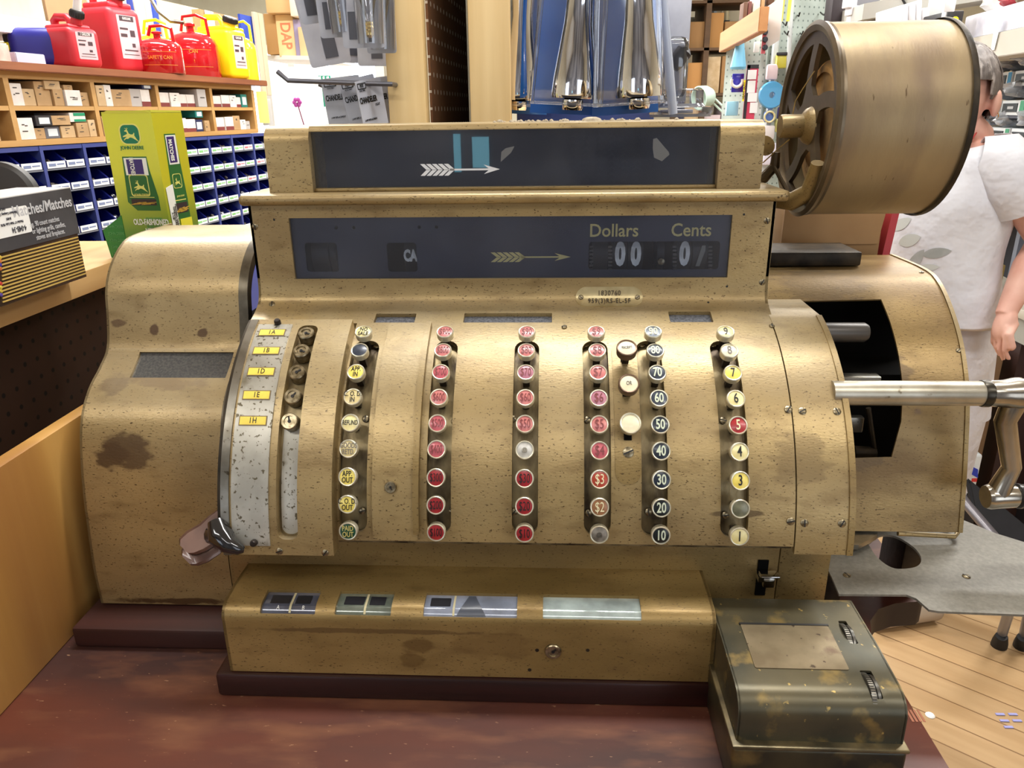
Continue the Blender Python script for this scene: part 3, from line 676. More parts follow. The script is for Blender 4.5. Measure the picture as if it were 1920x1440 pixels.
for px, py, yy in ((478, 425, CYF), (1438, 414, CYF), (1429, 529, CYF), (510, 570, CYF)):
    u = CH(px, py); p, n = f(*u); screw(p, n, .0036)
bm = BM()
for px, py in ((514, 412), (1395, 402), (1363, 537), (1328, 567)):
    u = CH(px, py); p, n = f(*u); lathe(bm, [(.0013, .0001), (.001, .0003), (0, .0003)], p, n, 10)
mk('pinholes', bm, ink, reg)

# top indicator box
UY = .875; uz0 = zt; uz1 = 1.4885
ux = (-.3232, -.2722, .1868, .2348)
endp = [(UY-.003, uz0), (UY-.003, 1.470)]+[(UY-.003+.018-.018*math.cos(R(k)), 1.470+.0185*math.sin(R(k))) for k in (18, 36, 54, 72, 90)]+[(.985, 1.4885)]
def prism(bm, prof, x0, x1, zb_, yb):
    pts = [(a, b) for a, b in prof]+[(yb, zb_)]
    plate(bm, lambda a, b: (Vector((x1, a, b)), Vector((1, 0, 0))), pts, th=x1-x0); return bm
bm = BM(); prism(bm, endp, ux[0], ux[1], uz0, .985); mk('end_block', bm, gold_cover, reg, sharp=.5)
bm = BM(); prism(bm, endp, ux[2], ux[3], uz0, .985); mk('end_block', bm, gold_cover, reg, sharp=.5)
bm = BM(); zc1 = 1.5-.0176/.87*.877
topp = [(UY+.002, zc1), (UY+.002, 1.4835), (UY+.005, 1.4882), (UY+.01, 1.4892), (.985, 1.4892), (.985, zc1)]
plate(bm, lambda a, b: (Vector((ux[2], a, b)), Vector((1, 0, 0))), topp, th=ux[2]-ux[1]); mk('top_bar', bm, gold_cover, reg)
bm = BM(); box(bm, ux[1], ux[2], .93, .985, uz0, zc1); mk('window_interior', bm, mat('dark_slate_interior', (44, 46, 56), .5), reg)
bm = BM(); box(bm, ux[1], ux[2], UY+.002, .885, uz0, uz0+.004, .001); mk('sill', bm, gold_dull, reg)
bm = BM(); plate(bm, pf(.884), rrect(ux[1], uz0+.001, ux[2], zc1), th=.0016); tg = mk('window_pane', bm, wg, reg)
bm = BM(); p = atY(788, 318, .8835); q = atY(937, 318, .8835); arrow(bm, p.x, q.x, (p.z+q.z)/2, .0145, pf(.8838)); mk('arrow', bm, mat('arrow_white', (226, 228, 232), .4), tg)
for px, py, pts in ((945, 290, [(-.004, -.008), (.008, .002), (.012, .009), (.002, .007), (-.003, .003)]), (1237, 285, [(-.008, .014), (-.004, .015), (.010, .0), (.011, -.003), (.003, -.010), (-.006, -.006), (-.008, .004)])):
    p = atY(px, py, .8835); bm = BM(); plate(bm, pf(.8838), [(p.x+a, p.z+b) for a, b in pts], th=.0003); mk('torn_sticker', bm, mat('grey_paper_scrap', (104, 106, 108), .7), tg)
bm = BM()
for k in range(6):
    for j in range(8):
        p = atY(1075+k*24, 255+j*12, .925); L = .004
        plate(bm, pf(.926), [(p.x-L, p.z-.0012), (p.x, p.z+.002), (p.x+L, p.z-.0012), (p.x+L, p.z-.0027), (p.x, p.z+.0005), (p.x-L, p.z-.0027)], th=.0003)
mk('chevron_band', bm, mat('chevron_grey', (58, 58, 66), .6), reg)
bm = BM(); random.seed(3)
for k in range(60):
    x = random.choice([random.gauss(-.03, .015), random.gauss(.055, .03), random.uniform(-.1, .15)]); y = random.uniform(.895, .95); s = random.uniform(.001, .0035)
    lathe(bm, [(s, 0), (s*.8, s*.5), (s*.3, s*.9), (0, s)], (x, y, 1.4890), (0, 0, 1), 6)
lathe(bm, [(.012, 0), (.010, .003), (.005, .0048), (0, .005)], (.047, .90, 1.4890), (0, 0, 1), 12)
o = mk('dust_clumps', bm, mat('dust_felt', (172, 160, 138), .95, rgb2=(140, 128, 108), scale=200), reg); o['kind'] = 'stuff'

# right-hand printer housing
hp = smoothp([(.7744, 1.0375), (.7850, 1.084), (.7962, 1.1276), (.8164, 1.1915), (.846, 1.239), (.8831, 1.2739), (.9215, 1.2976), (.9618, 1.3059), (1.06, 1.3065)], 5)
hf = proffn(hp); HX1 = .475
cut = [hitp(hp, *q) for q in ((1565, 860), (1672, 857), (1690, 790), (1692, 720), (1684, 660), (1668, 600), (1652, 561))]
cutp = [(.262, cut[0][1])]+cut+[(.262, cut[-1][1]-.004)]
gold_h = mat('aged_gold_housing', (160, 134, 86), **{**GOLD, 'rgb2': (120, 96, 60)}, spots=[((.44, .03, .29), (.03, .05, .03), (92, 74, 52), .7), ((.40, .0, .20), (.05, .05, .016), (96, 78, 54), .6), ((.47, .05, .25), (.01, .05, .02), (96, 78, 70), .6), ((.38, .1, .38), (.06, .08, .03), (112, 92, 66), .5)])
sheet('printer_housing', hp, [(.255, 0), (HX1, 0), (HX1, hf.len), (.255, hf.len)], [cutp], gold_h, reg, th=.0022)
sheet('housing_rim', hp, [(HX1-.0035, 0), (HX1+.0012, 0), (HX1+.0012, hf.len), (HX1-.0035, hf.len)], [], gold_dull, reg, th=.005, off=.0014)
endcap('housing_side', hp, HX1-.0004, 1.06, gold_h, reg)
bm = BM(); box(bm, .30, HX1-.004, .94, 1.055, 1.04, 1.30); box(bm, .30, HX1-.004, .86, .95, 1.04, 1.20); mk('inner_dark_fill', bm, black, reg)  # black blocks stand in for the dark hollow of the housing
bm = BM(); tube(bm, [(HX1-.07, .776, 1.034), (HX1-.005, .776, 1.031), (HX1+.003, .785, 1.031), (HX1+.002, .90, 1.032)], .0028, 10); mk('wire_loop', bm, gold_dull, reg)
u = atY(1600, 623, .86); bm = BM(); lathe(bm, [(.0115, 0), (.0115, .062), (.009, .066), (0, .066)], (u.x-.05, .86, u.z), (1, 0, 0), 24); mk('paper_roller', bm, mat('dark_roller', (84, 80, 76), .4, .4), reg)
u = atY(1615, 712, .82); bm = BM(); box(bm, u.x-.04, u.x+.02, .815, .83, u.z-.004, u.z+.005, .001); mk('guide_bar', bm, steel, reg); bm = BM(); box(bm, u.x-.03, u.x+.02, .84, .85, u.z-.075, u.z-.055, .002); mk('guide_bar', bm, steel, reg)
bm = BM(); tube(bm, [atY(1628, 765, .83), atY(1640, 850, .83)], .003, 8); tube(bm, [atY(1600, 848, .83), atY(1640, 850, .83)], .008, 12); mk('link_arm', bm, dark_metal, reg)
sc = [hitp(hp, 1737, 511), hitp(hp, 1807, 657)]
for x, s in sc: p, n = hf(x-.006, s); screw(p, n, .003)
# crank shaft and crank
SY = .735; c0 = atY(1600, 740, SY); c1 = atY(1850, 738, SY); zc = (c0.z+c1.z)/2+.001
bm = BM(); lathe(bm, [(.0128, 0), (.0128, c1.x-.29-.006), (.0120, c1.x-.29-.004), (.0120, c1.x-.29)], (.29, SY, zc), (1, 0, 0), 32); mk('crank_shaft', bm, mat('dull_nickel_shaft', (190, 184, 168), .36, .8, rgb2=(160, 152, 134), scale=30, speck=(110, 98, 74), speck_scale=60, speck_amt=.66), reg)
chrome = mat('worn_chrome', (206, 200, 188), .2, .95, rgb2=(150, 142, 128), scale=14, bump=.05)
bm = BM(); lathe(bm, [(.0135, -.003), (.0142, 0), (.0142, .004), (.0128, .006)], (c1.x-.003, SY, zc), (1, 0, 0), 24); mk('shaft_collar', bm, mat('dark_collar', (62, 58, 50), .3, .8), reg)
h = Vector((c1.x+.026, SY, zc)); e2 = atY(1862, 930, SY)
bm = BM(); lathe(bm, [(.011, -.026), (.0135, -.022), (.014, -.01), (.0165, 0), (.0168, .006), (.012, .013), (0, .0145)], h, (1, 0, 0), 28)
cr = mk('crank', bm, chrome, reg, loc=h)
bm = BM(); tube(bm, [h+Vector((.004, 0, -.006)), h+Vector((-.002, -.001, -.03)), Vector((e2.x+.012, SY, e2.z+.035)), Vector((e2.x+.006, SY, e2.z+.012)), Vector((e2.x+.004, SY, e2.z))], [.012, .0105, .0095, .011, .0125], 20); mk('crank_arm', bm, chrome, cr)
bm = BM(); lathe(bm, [(0, -.003), (.012, -.002), (.0135, .002), (.013, .010), (.0125, .026), (.0115, .030)], Vector((e2.x-.006, SY, e2.z-.001)), (1, .0, .04), 24); mk('crank_end', bm, chrome, cr)
bm = BM(); lathe(bm, [(.0125, .030), (.0135, .031), (.0135, .034), (.0125, .036), (.0125, .10), (.009, .105), (0, .106)], Vector((e2.x-.006, SY, e2.z-.001)), (1, 0, .04), 24); mk('crank_grip', bm, mat('black_grip', (34, 32, 32), .3), cr)
# cast foot under the housing
bm = BM(); P = [atZ(q[0], q[1], 1.035) for q in ((1588, 985), (1645, 985), (1645, 1003), (1610, 1022), (1592, 1021), (1584, 1008))]
plate(bm, lambda a, b: (Vector((a, b, 1.035)), Vector((0, 0, 1))), [(q.x, q.y) for q in P], th=.006); mk('housing_foot', bm, steel, reg)

# paper drum on its bracket
DC = Vector((.290, .907, 1.485)); DR = .1015; DL = .128
bm = BM(); lathe(bm, [(DR, .002), (DR, DL)], DC, (1, 0, 0), 72, closed_ends=False); 
lathe(bm, [(DR-.003, DL-.002), (DR-.003, .002)], DC, (1, 0, 0), 72, closed_ends=False); lathe(bm, [(DR, DL), (0, DL)], DC, (1, 0, 0), 72, closed_ends=False)
gold_pd = mat('aged_gold_drum', (172, 152, 112), .45, .35, rgb2=(142, 122, 90), scale=6, stretch=(1.6, .5, .5), speck=(92, 70, 40), speck_scale=90, speck_amt=.70, bump=.08, bscale=300, rgb3=(120, 100, 80), scale3=10, amt3=(.55, .75), rvar=.08)
pd = mk('paper_drum', bm, gold_pd, reg, loc=DC)
bm = BM(); lathe(bm, [(DR+.0022, DL-.003), (DR+.0028, DL), (DR+.0022, DL+.003), (DR-.004, DL+.003)], DC, (1, 0, 0), 72, closed_ends=False); mk('rear_rim', bm, dark_metal, pd)
def sect(a0, a1, r0, r1, sw, tw=.0):
    pts = []
    for k in range(9): a = R(a0)+math.asin(sw/r1)+(R(a1-a0)-2*math.asin(sw/r1))*k/8; pts.append((r1*math.cos(a), r1*math.sin(a)))
    am = R((a0+a1)/2)
    for k in range(5):
        t = 1-(k+1)/6; rr = r0+(r1-r0)*t; a = R(a1)-math.asin(min(.9, sw/rr))+tw*(1-t); pts.append((rr*math.cos(a), rr*math.sin(a)))
    pts.append((r0*math.cos(am+tw), r0*math.sin(am+tw)))
    for k in range(5):
        t = (k+1)/6; rr = r0+(r1-r0)*t; a = R(a0)+math.asin(min(.9, sw/rr))+tw*(1-t); pts.append((rr*math.cos(a), rr*math.sin(a)))
    return pts
holes = [sect(a, a+72, .030, .081, .0085, -.3) for a in (20, 92, 164, 236, 308)]
bm = BM(); plate(bm, lambda a, b: (DC+Vector((-.001, a, b)), Vector((-1, 0, 0))), circ(0, 0, DR+.001, 72), holes, .005)
lathe(bm, [(DR+.001, .001), (DR+.0025, -.003), (DR-.002, -.0055), (DR-.008, -.0035), (DR-.008, .001)], DC, (1, 0, 0), 72, closed_ends=False)
mk('spoked_end', bm, mat('worn_grey_brass', (126, 112, 92), .36, .7, rgb2=(98, 86, 68), scale=20), pd, loc=DC)
bm = BM(); lathe(bm, [(.021, 0), (.018, -.006), (.0125, -.010), (.0125, -.032), (.0115, -.0335), (0, -.0335)], DC+Vector((0, -.01, -.004)), (1, 0, 0), 28); mk('hub', bm, gold_dull, pd)
bm = BM(); lathe(bm, [(.012, .016), (.070, .016), (.0705, .018), (.0705, .11)], DC+Vector((0, .0, -.006)), (1, 0, 0), 64); lathe(bm, [(.052, .012), (.058, .011), (.060, .013), (.062, .016)], DC, (1, 0, 0), 48, closed_ends=False)
mk('paper_roll', bm, mat('kraft_paper_roll', (206, 166, 112), .8, rgb2=(186, 146, 94), scale=30, stretch=(1, 3, 3)), pd)
bm = BM(); zz = zb+.012
tube(bm, [(.255, .90, zb-.002), (.275, .885, zb-.004), (.288, .868, zb+.008), (.2885, .858, zb+.026), (.288, .852, zb+.040)], [.010, .0105, .010, .009, .007], 14)
mk('drum_bracket', bm, gold_dull, reg)
bm = BM(); tube(bm, [(.245, .97, zt-.004), (.262, .96, zt+.004), (.272, .955, zt+.018), (.272, .955, zt+.034)], [.006, .007, .006, .005], 10); tube(bm, [(.268, .955, zt+.022), (.285, .93, zt-.012)], .0025, 8)
mk('drum_bracket', bm, mat('worn_grey_brass', (126, 112, 92)), reg)
bm = BM()
lathe(bm, [(0, -.0015), (.011, -.001), (.012, .001), (0, .002)], Vector((.255, .945, zt+.042)), (.1, -.9, .3), 20); lathe(bm, [(0, -.0015), (.008, -.001), (.008, .001), (0, .002)], Vector((.238, .948, zt+.044)), (.1, -.9, .3), 20)
tube(bm, [(.228, .95, zt+.044), (.262, .95, zt+.042)], .003, 8); mk('wing_nut', bm, gold_dull, reg)
bm = BM(); tube(bm, [DC+Vector((-.006, -.022, .052)), DC+Vector((-.010, .0, .034)), DC+Vector((-.012, .014, .022)), DC+Vector((-.013, .016, .008))], .0007, 6); tube(bm, [DC+Vector((-.02, -.006, -.018)), DC+Vector((-.03, .004, -.03)), DC+Vector((-.04, .02, -.045))], .0007, 6)
mk('tie_wire', bm, mat('thin_brass_wire', (180, 160, 110), .3, .8), reg)
# bracket plate between drum and housing
bm = BM(); box(bm, .2505, .262, .90, 1.02, 1.284, zb-.002); mk('rear_upright', bm, dark_metal, reg)
bm = BM(); p = atY(1545, 505, .985); box(bm, .262, .40, .975, 1.05, 1.3075, 1.326, .003); mk('housing_top', bm, dark_metal, reg)

# ================================================================== ROOM
floor_m = mat('oak_floor', (192, 160, 118), .45, rgb2=(168, 134, 92), scale=18, stretch=(.12, 1, 1), bump=.05, contrast=(.25, .75), rgb3=(148, 114, 76), scale3=4, amt3=(.58, .8))
def floor_material():
    M = floor_m; nt = M.node_tree; N = nt.nodes; L = nt.links; b = N['Principled BSDF']
    src = b.inputs['Base Color'].links[0].from_socket
    tc = N.new('ShaderNodeTexCoord'); sep = N.new('ShaderNodeSeparateXYZ'); L.new(tc.outputs['Object'], sep.inputs[0])
    d = N.new('ShaderNodeMath'); d.operation = 'DIVIDE'; d.inputs[1].default_value = .085; L.new(sep.outputs['Y'], d.inputs[0])
    fr = N.new('ShaderNodeMath'); fr.operation = 'FRACT'; L.new(d.outputs[0], fr.inputs[0])
    ab = N.new('ShaderNodeMath'); ab.operation = 'LESS_THAN'; ab.inputs[1].default_value = .05; L.new(fr.outputs[0], ab.inputs[0])
    fl_ = N.new('ShaderNodeMath'); fl_.operation = 'FLOOR'; L.new(d.outputs[0], fl_.inputs[0])
    wn = N.new('ShaderNodeTexWhiteNoise'); wn.noise_dimensions = '1D'; L.new(fl_.outputs[0], wn.inputs['W'])
    hs = N.new('ShaderNodeHueSaturation'); mr = N.new('ShaderNodeMapRange'); mr.inputs[3].default_value = .78; mr.inputs[4].default_value = 1.15; L.new(wn.outputs[0], mr.inputs[0])
    L.new(mr.outputs[0], hs.inputs['Value']); L.new(src, hs.inputs['Color'])
    mx = N.new('ShaderNodeMix'); mx.data_type = 'RGBA'; L.new(ab.outputs[0], mx.inputs[0]); L.new(hs.outputs[0], mx.inputs[6]); mx.inputs[7].default_value = lin((122, 90, 58)); L.new(mx.outputs[2], b.inputs['Base Color'])
floor_material()
bm = BM(); box(bm, -4, 5, -4, 8, -.05, 0)
o = mk('floor', bm, floor_m); o.rotation_euler = (0, 0, R(-38)); struct(o)
ceil_m = mat('ceiling_white', (226, 224, 216), .8)
bm = BM(); box(bm, -3.4, 4.4, -2.2, 7.4, CEIL, CEIL+.05); struct(mk('ceiling', bm, ceil_m))
wall_m = mat('cream_wall', (206, 200, 180), .8, rgb2=(190, 182, 160), scale=3)
bm = BM(); box(bm, -3.4, -3.2, 7.3, 7.4, 0, CEIL); box(bm, -3.2, -1.5, 7.3, 7.4, 0, .35); box(bm, -3.2, -1.5, 7.3, 7.4, 2.1, CEIL); box(bm, -1.5, 4.4, 7.3, 7.4, 0, CEIL); struct(mk('wall_back', bm, wall_m))
bm = BM(); box(bm, -3.4, -3.3, -2.2, 7.3, 0, CEIL); struct(mk('wall_left', bm, wall_m))
bm = BM(); box(bm, 4.3, 4.4, -2.2, 7.3, 0, CEIL); struct(mk('wall_right', bm, wall_m))
bm = BM(); box(bm, -3.4, 4.4, -2.3, -2.2, 0, CEIL); struct(mk('wall_front', bm, mat('shop_front_wall', (150, 152, 160), .8, rgb2=(84, 86, 96), scale=1.4)))
bm = BM()
for a in ((-.49, -.455, 1.215, 1.40), (-.395, -.31, 1.235, 1.385)): box(bm, a[0], a[1], -2.2, -2.19, a[2], a[3])
fw_ = struct(mk('window_2', bm, mat('cyan_daylight', (150, 226, 250), .3, emit=1.2)))
bm = BM()
for a in ((1.1, 3.2, .9, 2.2), (-3.0, -1.6, 1.0, 2.2)): box(bm, a[0], a[1], -2.2, -2.19, a[2], a[3])
struct(mk('added_glow_panes', bm, mat('added_pane_glow', (226, 238, 255), .3, emit=1.6)))  # glowing panes added behind the viewer for bright reflections in the chrome
bm = BM()
for a in ((-3.2, -3.12, .35, 2.1), (-1.58, -1.5, .35, 2.1), (-2.38, -2.32, .35, 2.1), (-3.2, -1.5, .35, .42), (-3.2, -1.5, 2.03, 2.1)): box(bm, a[0], a[1], 7.24, 7.38, a[2], a[3])
wn = struct(mk('window_1', bm, white))
bm = BM(); box(bm, -3.15, -1.55, 7.31, 7.315, .4, 2.05); mk('window_light', bm, mat('daylight_pane', (236, 244, 255), .3, emit=3.0), wn)
tube_m = mat('lit_fluorescent', (255, 250, 240), .4, emit=5)
ctr = ['over the register', 'over the left shelving', 'in the middle of the shop', 'over the right aisle', 'at the far right', 'at the far left', 'behind and left of the viewer', 'behind and right of the viewer']
for (x, y, ln, pw), wds in zip(TUBES_AND_FILL, ctr):
    r = thing('fluorescent_light', 'white fluorescent ceiling fixture '+wds, 'ceiling light', (x, y, CEIL), group='ceiling fluorescent lights')
    bm = BM(); box(bm, x-ln/2, x+ln/2, y-.13, y+.13, CEIL-.05, CEIL-.002, .006); mk('housing', bm, white, r)
    for s in (-.06, .06):
        bm = BM(); tube(bm, [(x-ln/2+.03, y+s, CEIL-.065), (x+ln/2-.03, y+s, CEIL-.065)], .013, 10); mk('lamp_tube', bm, tube_m, r)

# ================================================================== COUNTER AND WHAT STANDS ON IT
top_m = mat('worn_red_counter', (100, 52, 38), .46, rgb2=(62, 38, 34), scale=5, stretch=(.3, 1, 1), bump=.15, contrast=(.40, .60), rgb3=(116, 74, 52), scale3=34, amt3=(.50, .74), speck=(158, 122, 92), speck_scale=300, speck_amt=.69, rvar=.1)
cnt = thing('counter', 'worn reddish brown wooden counter carrying the brass cash register', 'counter', (-.2, .8, 0))
ol = [(-1.15, .36), (.3735, .36), (.3735, .70), (.376, .735), (.386, .765), (.405, .788), (.43, .80), (.462, .805), (.47, .812), (.47, 1.22), (-1.15, 1.22)]
bm = BM(); plate(bm, lambda a, b: (Vector((a, b, CT)), Vector((0, 0, 1))), ol, th=.035)
for f in bm.faces:
    if abs(f.normal.z) < .5 or f.calc_center_median().z < CT-.01: f.material_index = 1
mk('counter_top', bm, [top_m, mat('dark_edge_wood', (44, 26, 20), .6)], cnt)
bm = BM(); box(bm, -1.1, .35, .42, .46, 0, CT-.035); box(bm, .315, .35, .46, 1.18, 0, CT-.035); mk('counter_panel', bm, mat('dark_counter_panel', (58, 36, 26), .6), cnt)
ply_m = wood('yellow_plywood', (200, 154, 84), (176, 128, 62), 'z', 5, .5, .08, c3=(140, 90, 44))
bm = BM(); box(bm, -.585, -.566, .36, 1.15, CT+.001, 1.163, .0008); tag(mk('plywood_board', bm, ply_m, None, loc=(-.575, .75, CT+.001)), 'upright varnished yellow plywood panel along left end of the counter', 'panel')
bm = BM()
tm_edge = wood('raw_ply_edge', (220, 186, 132), (200, 160, 104), 'y', 10, .7, .1)
def pegmat(name, base, hole, pitch=.0254, ax='YZ', rad=.13, rough=.7):
    M = mat(name, base, rough, rgb2=tuple(int(v*.85) for v in base), scale=8, spec=.15); nt = M.node_tree; N = nt.nodes; L = nt.links; b = N['Principled BSDF']
    src = b.inputs['Base Color'].links[0].from_socket
    tc = N.new('ShaderNodeTexCoord'); sep = N.new('ShaderNodeSeparateXYZ'); L.new(tc.outputs['Object'], sep.inputs[0]); sq = []
    for a in ax:
        d = N.new('ShaderNodeMath'); d.operation = 'DIVIDE'; d.inputs[1].default_value = pitch; L.new(sep.outputs[a], d.inputs[0])
        f = N.new('ShaderNodeMath'); f.operation = 'FRACT'; L.new(d.outputs[0], f.inputs[0])
        s = N.new('ShaderNodeMath'); s.operation = 'SUBTRACT'; s.inputs[1].default_value = .5; L.new(f.outputs[0], s.inputs[0])
        p = N.new('ShaderNodeMath'); p.operation = 'POWER'; p.inputs[1].default_value = 2; L.new(s.outputs[0], p.inputs[0]); sq.append(p)
    ad = N.new('ShaderNodeMath'); ad.operation = 'ADD'; L.new(sq[0].outputs[0], ad.inputs[0]); L.new(sq[1].outputs[0], ad.inputs[1])
    lt = N.new('ShaderNodeMath'); lt.operation = 'LESS_THAN'; lt.inputs[1].default_value = rad*rad; L.new(ad.outputs[0], lt.inputs[0])
    mx = N.new('ShaderNodeMix'); mx.data_type = 'RGBA'; L.new(lt.outputs[0], mx.inputs[0]); L.new(src, mx.inputs[6]); mx.inputs[7].default_value = lin(hole); L.new(mx.outputs[2], b.inputs['Base Color'])
    return M
peg_dark = pegmat('dark_pegboard_face', (46, 28, 18), (14, 9, 7), .0254, 'YZ')
bm = BM(); box(bm, -.705, -.700, .30, 1.32, .90, 1.2565); tag(mk('pegboard', bm, peg_dark, None, loc=(-.70, .8, .90)), 'dark brown pegboard under the raw wood shelf board at left', 'pegboard')
bm = BM(); box(bm, -1.10, -.680, .28, 1.33, 1.257, 1.290, .0012); tag(mk('shelf_board', bm, wood('raw_shelf_board', (206, 168, 112), (186, 142, 84), 'y', 9, .65, .15), None, loc=(-.9, .8, 1.257)), 'raw pale wooden shelf board holding the match boxes at left', 'shelf')

# pack of long matches
P = atZ(164, 518, 1.2905); Q = atZ(0, 576, 1.2905); d = (Q-P).normalized(); n = Vector((d.y, -d.x, 0)); n = n if n.dot(EYE-P) > 0 else -n
ztop = atPlane(150, 349, P, n).z; ux_ = -d
r = thing('match_pack', 'long dark pack of coloured kitchen matches lying on the raw shelf board', 'match pack', P)
fnp = lambda a, b, o_=0.0: (P+d*(.30-a)+Vector((0, 0, b))+n*o_, n)      # a runs left to right
H = ztop-P.z; zb_ = atPlane(157, 434, P, n).z-P.z
def slab(bm, a0, a1, b0, b1, dep, o_=0.0, r_=0.0): return plate(bm, lambda a, b: fnp(a, b, o_), rrect(a0, b0, a1, b1, r_), th=dep)
bm = BM(); slab(bm, 0, .298, 0, zb_+.002, .07); mk('lower_tray', bm, mat('dark_tray', (58, 44, 36), .25, coat=.5), r)
bm = BM(); slab(bm, -.002, .300, zb_, H, .075, .002); mk('upper_sleeve', bm, mat('charcoal_sleeve', (74, 74, 78), .4, rgb2=(60, 60, 64), scale=20), r)
bm = BM(); slab(bm, -.002, .300, H, H+.0012, .075, .002); mk('top_film', bm, mat('pale_top', (206, 206, 204), .3), r)
sticks = mat('match_stick_wood', (196, 164, 84), .6)
bm = BM()
for k in range(13):
    z = .004+k*(zb_-.008)/12.5; slab(bm, .145-.004*(13-k)/3, .296, z, z+.0017, .001, .0012)
mk('printed_matches', bm, sticks, r)
hc = [(210, 180, 70), (200, 120, 60), (70, 60, 150), (190, 110, 60), (190, 60, 50), (210, 190, 70), (196, 170, 60), (90, 70, 150)]
for i, c in enumerate(hc):
    bm = BM(); k = (12-i) if i < 4 else (9-i); z = .0055+max(k, 0)*(zb_-.008)/12.5; p, _ = fnp(.141-.004*(13-k)/3, z); lathe(bm, [(0, -.0005), (.0028, 0), (.002, .0018), (0, .0022)], p+n*.001, n, 12); mk('match_head', bm, mat('match_head_%d' % i, c, .5), r)
gtx = mat('grey_print', (190, 190, 192), .5)
bm = BM()
p, _ = fnp(.2955, H*.5+zb_*.5+.0125, .0022); addtext(bm, 'Matches/Matches', .0185, p, ux_, (0, 0, 1), align='RIGHT', sx=.92, bold=.02)
for k, t in enumerate(('ng. 90 count matches', 'or lighting grills, candles,', 'stoves and fireplaces.')):
    p, _ = fnp((.262, .272, .268)[k], H*.5+zb_*.5-.006-k*.0085, .0022); addtext(bm, t, .009, p, ux_, (0, 0, 1), align='RIGHT', sx=.76, bold=.01)
mk('lettering', bm, gtx, r)
bm = BM(); slab(bm, .118, .205, zb_+.016, H-.012, .0004, .0026, .003); o = mk('price_sticker', bm, mat('sticker_white', (236, 236, 232), .5), r)
bm = BM(); c_, _ = fnp(.182, zb_+.023, .0029); addtext(bm, '4-04B-34', .0098, c_, -ux_, (0, 0, -1), sx=.72)
for k, t in enumerate(('Matches 11" Multi-Color 90 Pk', '30-093', 'Hardware Company, Cleveland', 'LINE 206')):
    c_, _ = fnp(.172-.004*k, zb_+.031+k*.006, .0029); addtext(bm, t, .0045, c_, -ux_, (0, 0, -1), sx=.7)
mk('lettering', bm, mat('sticker_ink', (60, 60, 70), .5), o)
# dark round object behind it
c0 = atY(8, 372, 1.16); bm = BM(); tube(bm, [c0, c0+Vector((.0, .012, 0))], .055, 40); lathe(bm, [(.055, 0), (.05, -.006), (.03, -.010), (0, -.011)], c0, (0, 1, 0), 40)
tag(mk('black_disc', bm, mat('dull_black', (38, 34, 32), .5), None, loc=c0), 'dull black round disc standing behind the match pack', 'disc')

# green and yellow matchbox-holder carton
G0 = atZ(212, 484, 1.2905); gy = G0.y
wpx = lambda a, b, y=gy: atY(b, 300, y).x-atY(a, 300, y).x
zt_ = atY(187, 213, gy).z; fw = .083; dw = .075; ang = R(-8); 
fu = Vector((math.cos(ang), math.sin(ang), 0)); fv = Vector((-math.sin(ang), math.cos(ang), 0)); nf = -fv
TL = atY(187, 213, gy); G0 = Vector((TL.x+.002, gy, 1.2905))
r = thing('matchbox_holder_carton', 'tall green and yellow carton for a metal matchbox holder, leaping deer emblem', 'carton', G0)
def gradmat(name, lo, hi, z0, z1):
    M = mat(name, lo, .3, coat=.3); nt = M.node_tree; N = nt.nodes; L = nt.links
    tc = N.new('ShaderNodeTexCoord'); sep = N.new('ShaderNodeSeparateXYZ'); L.new(tc.outputs['Object'], sep.inputs[0])
    mr = N.new('ShaderNodeMapRange'); mr.inputs[1].default_value = z0; mr.inputs[2].default_value = z1; L.new(sep.outputs['Z'], mr.inputs[0])
    mx = N.new('ShaderNodeMix'); mx.data_type = 'RGBA'; L.new(mr.outputs[0], mx.inputs[0]); mx.inputs[6].default_value = lin(lo); mx.inputs[7].default_value = lin(hi); L.new(mx.outputs[2], N['Principled BSDF'].inputs['Base Color']); return M
GH = zt_-1.2905
gcm = gradmat('carton_green_to_yellow', (24, 120, 48), (218, 220, 62), GH*.12, GH*.60)
gsm = gradmat('carton_side_olive', (60, 120, 46), (196, 190, 40), GH*.1, GH*.55)
bm = BM(); hexa(bm, [G0, G0+fu*fw, G0+fu*fw+fv*dw, G0+fv*dw]+[q+Vector((0, 0, GH)) for q in (G0, G0+fu*fw, G0+fu*fw+fv*dw, G0+fv*dw)])
for f in bm.faces:
    if f.normal.dot(fu) > .7: f.material_index = 1
mk('carton_body', bm, [gcm, gsm], r, smooth=False)
cf_ = lambda o_=0.0: (lambda a, b: (G0+fu*a+Vector((0, 0, b))+nf*o_, nf))
sf_ = lambda o_=0.0: (lambda a, b: (G0+fu*(fw+o_)+fv*a+Vector((0, 0, b)), fu))
bm = BM(); plate(bm, cf_(.0006), [(.002, 0), (.002, GH*.31), (-.036, GH*.20), (-.030, 0)], th=.002); mk('base_flap', bm, mat('carton_green', (26, 120, 50), .4), r)
bm = BM(); plate(bm, cf_(.0006), [(.0, GH), (fw, GH), (fw*.9, GH+.003), (.01, GH+.004)], th=.001); hexa(bm, [G0+Vector((0, 0, GH+.0005)), G0+fu*fw+Vector((0, 0, GH+.0005)), G0+fu*fw+fv*dw+Vector((0, 0, GH+.0005)), G0+fv*dw+Vector((0, 0, GH+.0005)), G0+Vector((0, 0, GH+.002)), G0+fu*fw+Vector((0, 0, GH+.004)), G0+fu*fw+fv*dw+Vector((0, 0, GH+.003)), G0+fv*dw+Vector((0, 0, GH+.002))]); mk('top_flap', bm, mat('carton_lime', (206, 204, 70), .5), r)
cw = mat('carton_white_print', (238, 240, 230), .5); teal = mat('emblem_green', (16, 118, 84), .4); yel = mat('emblem_yellow', (226, 222, 120), .4)
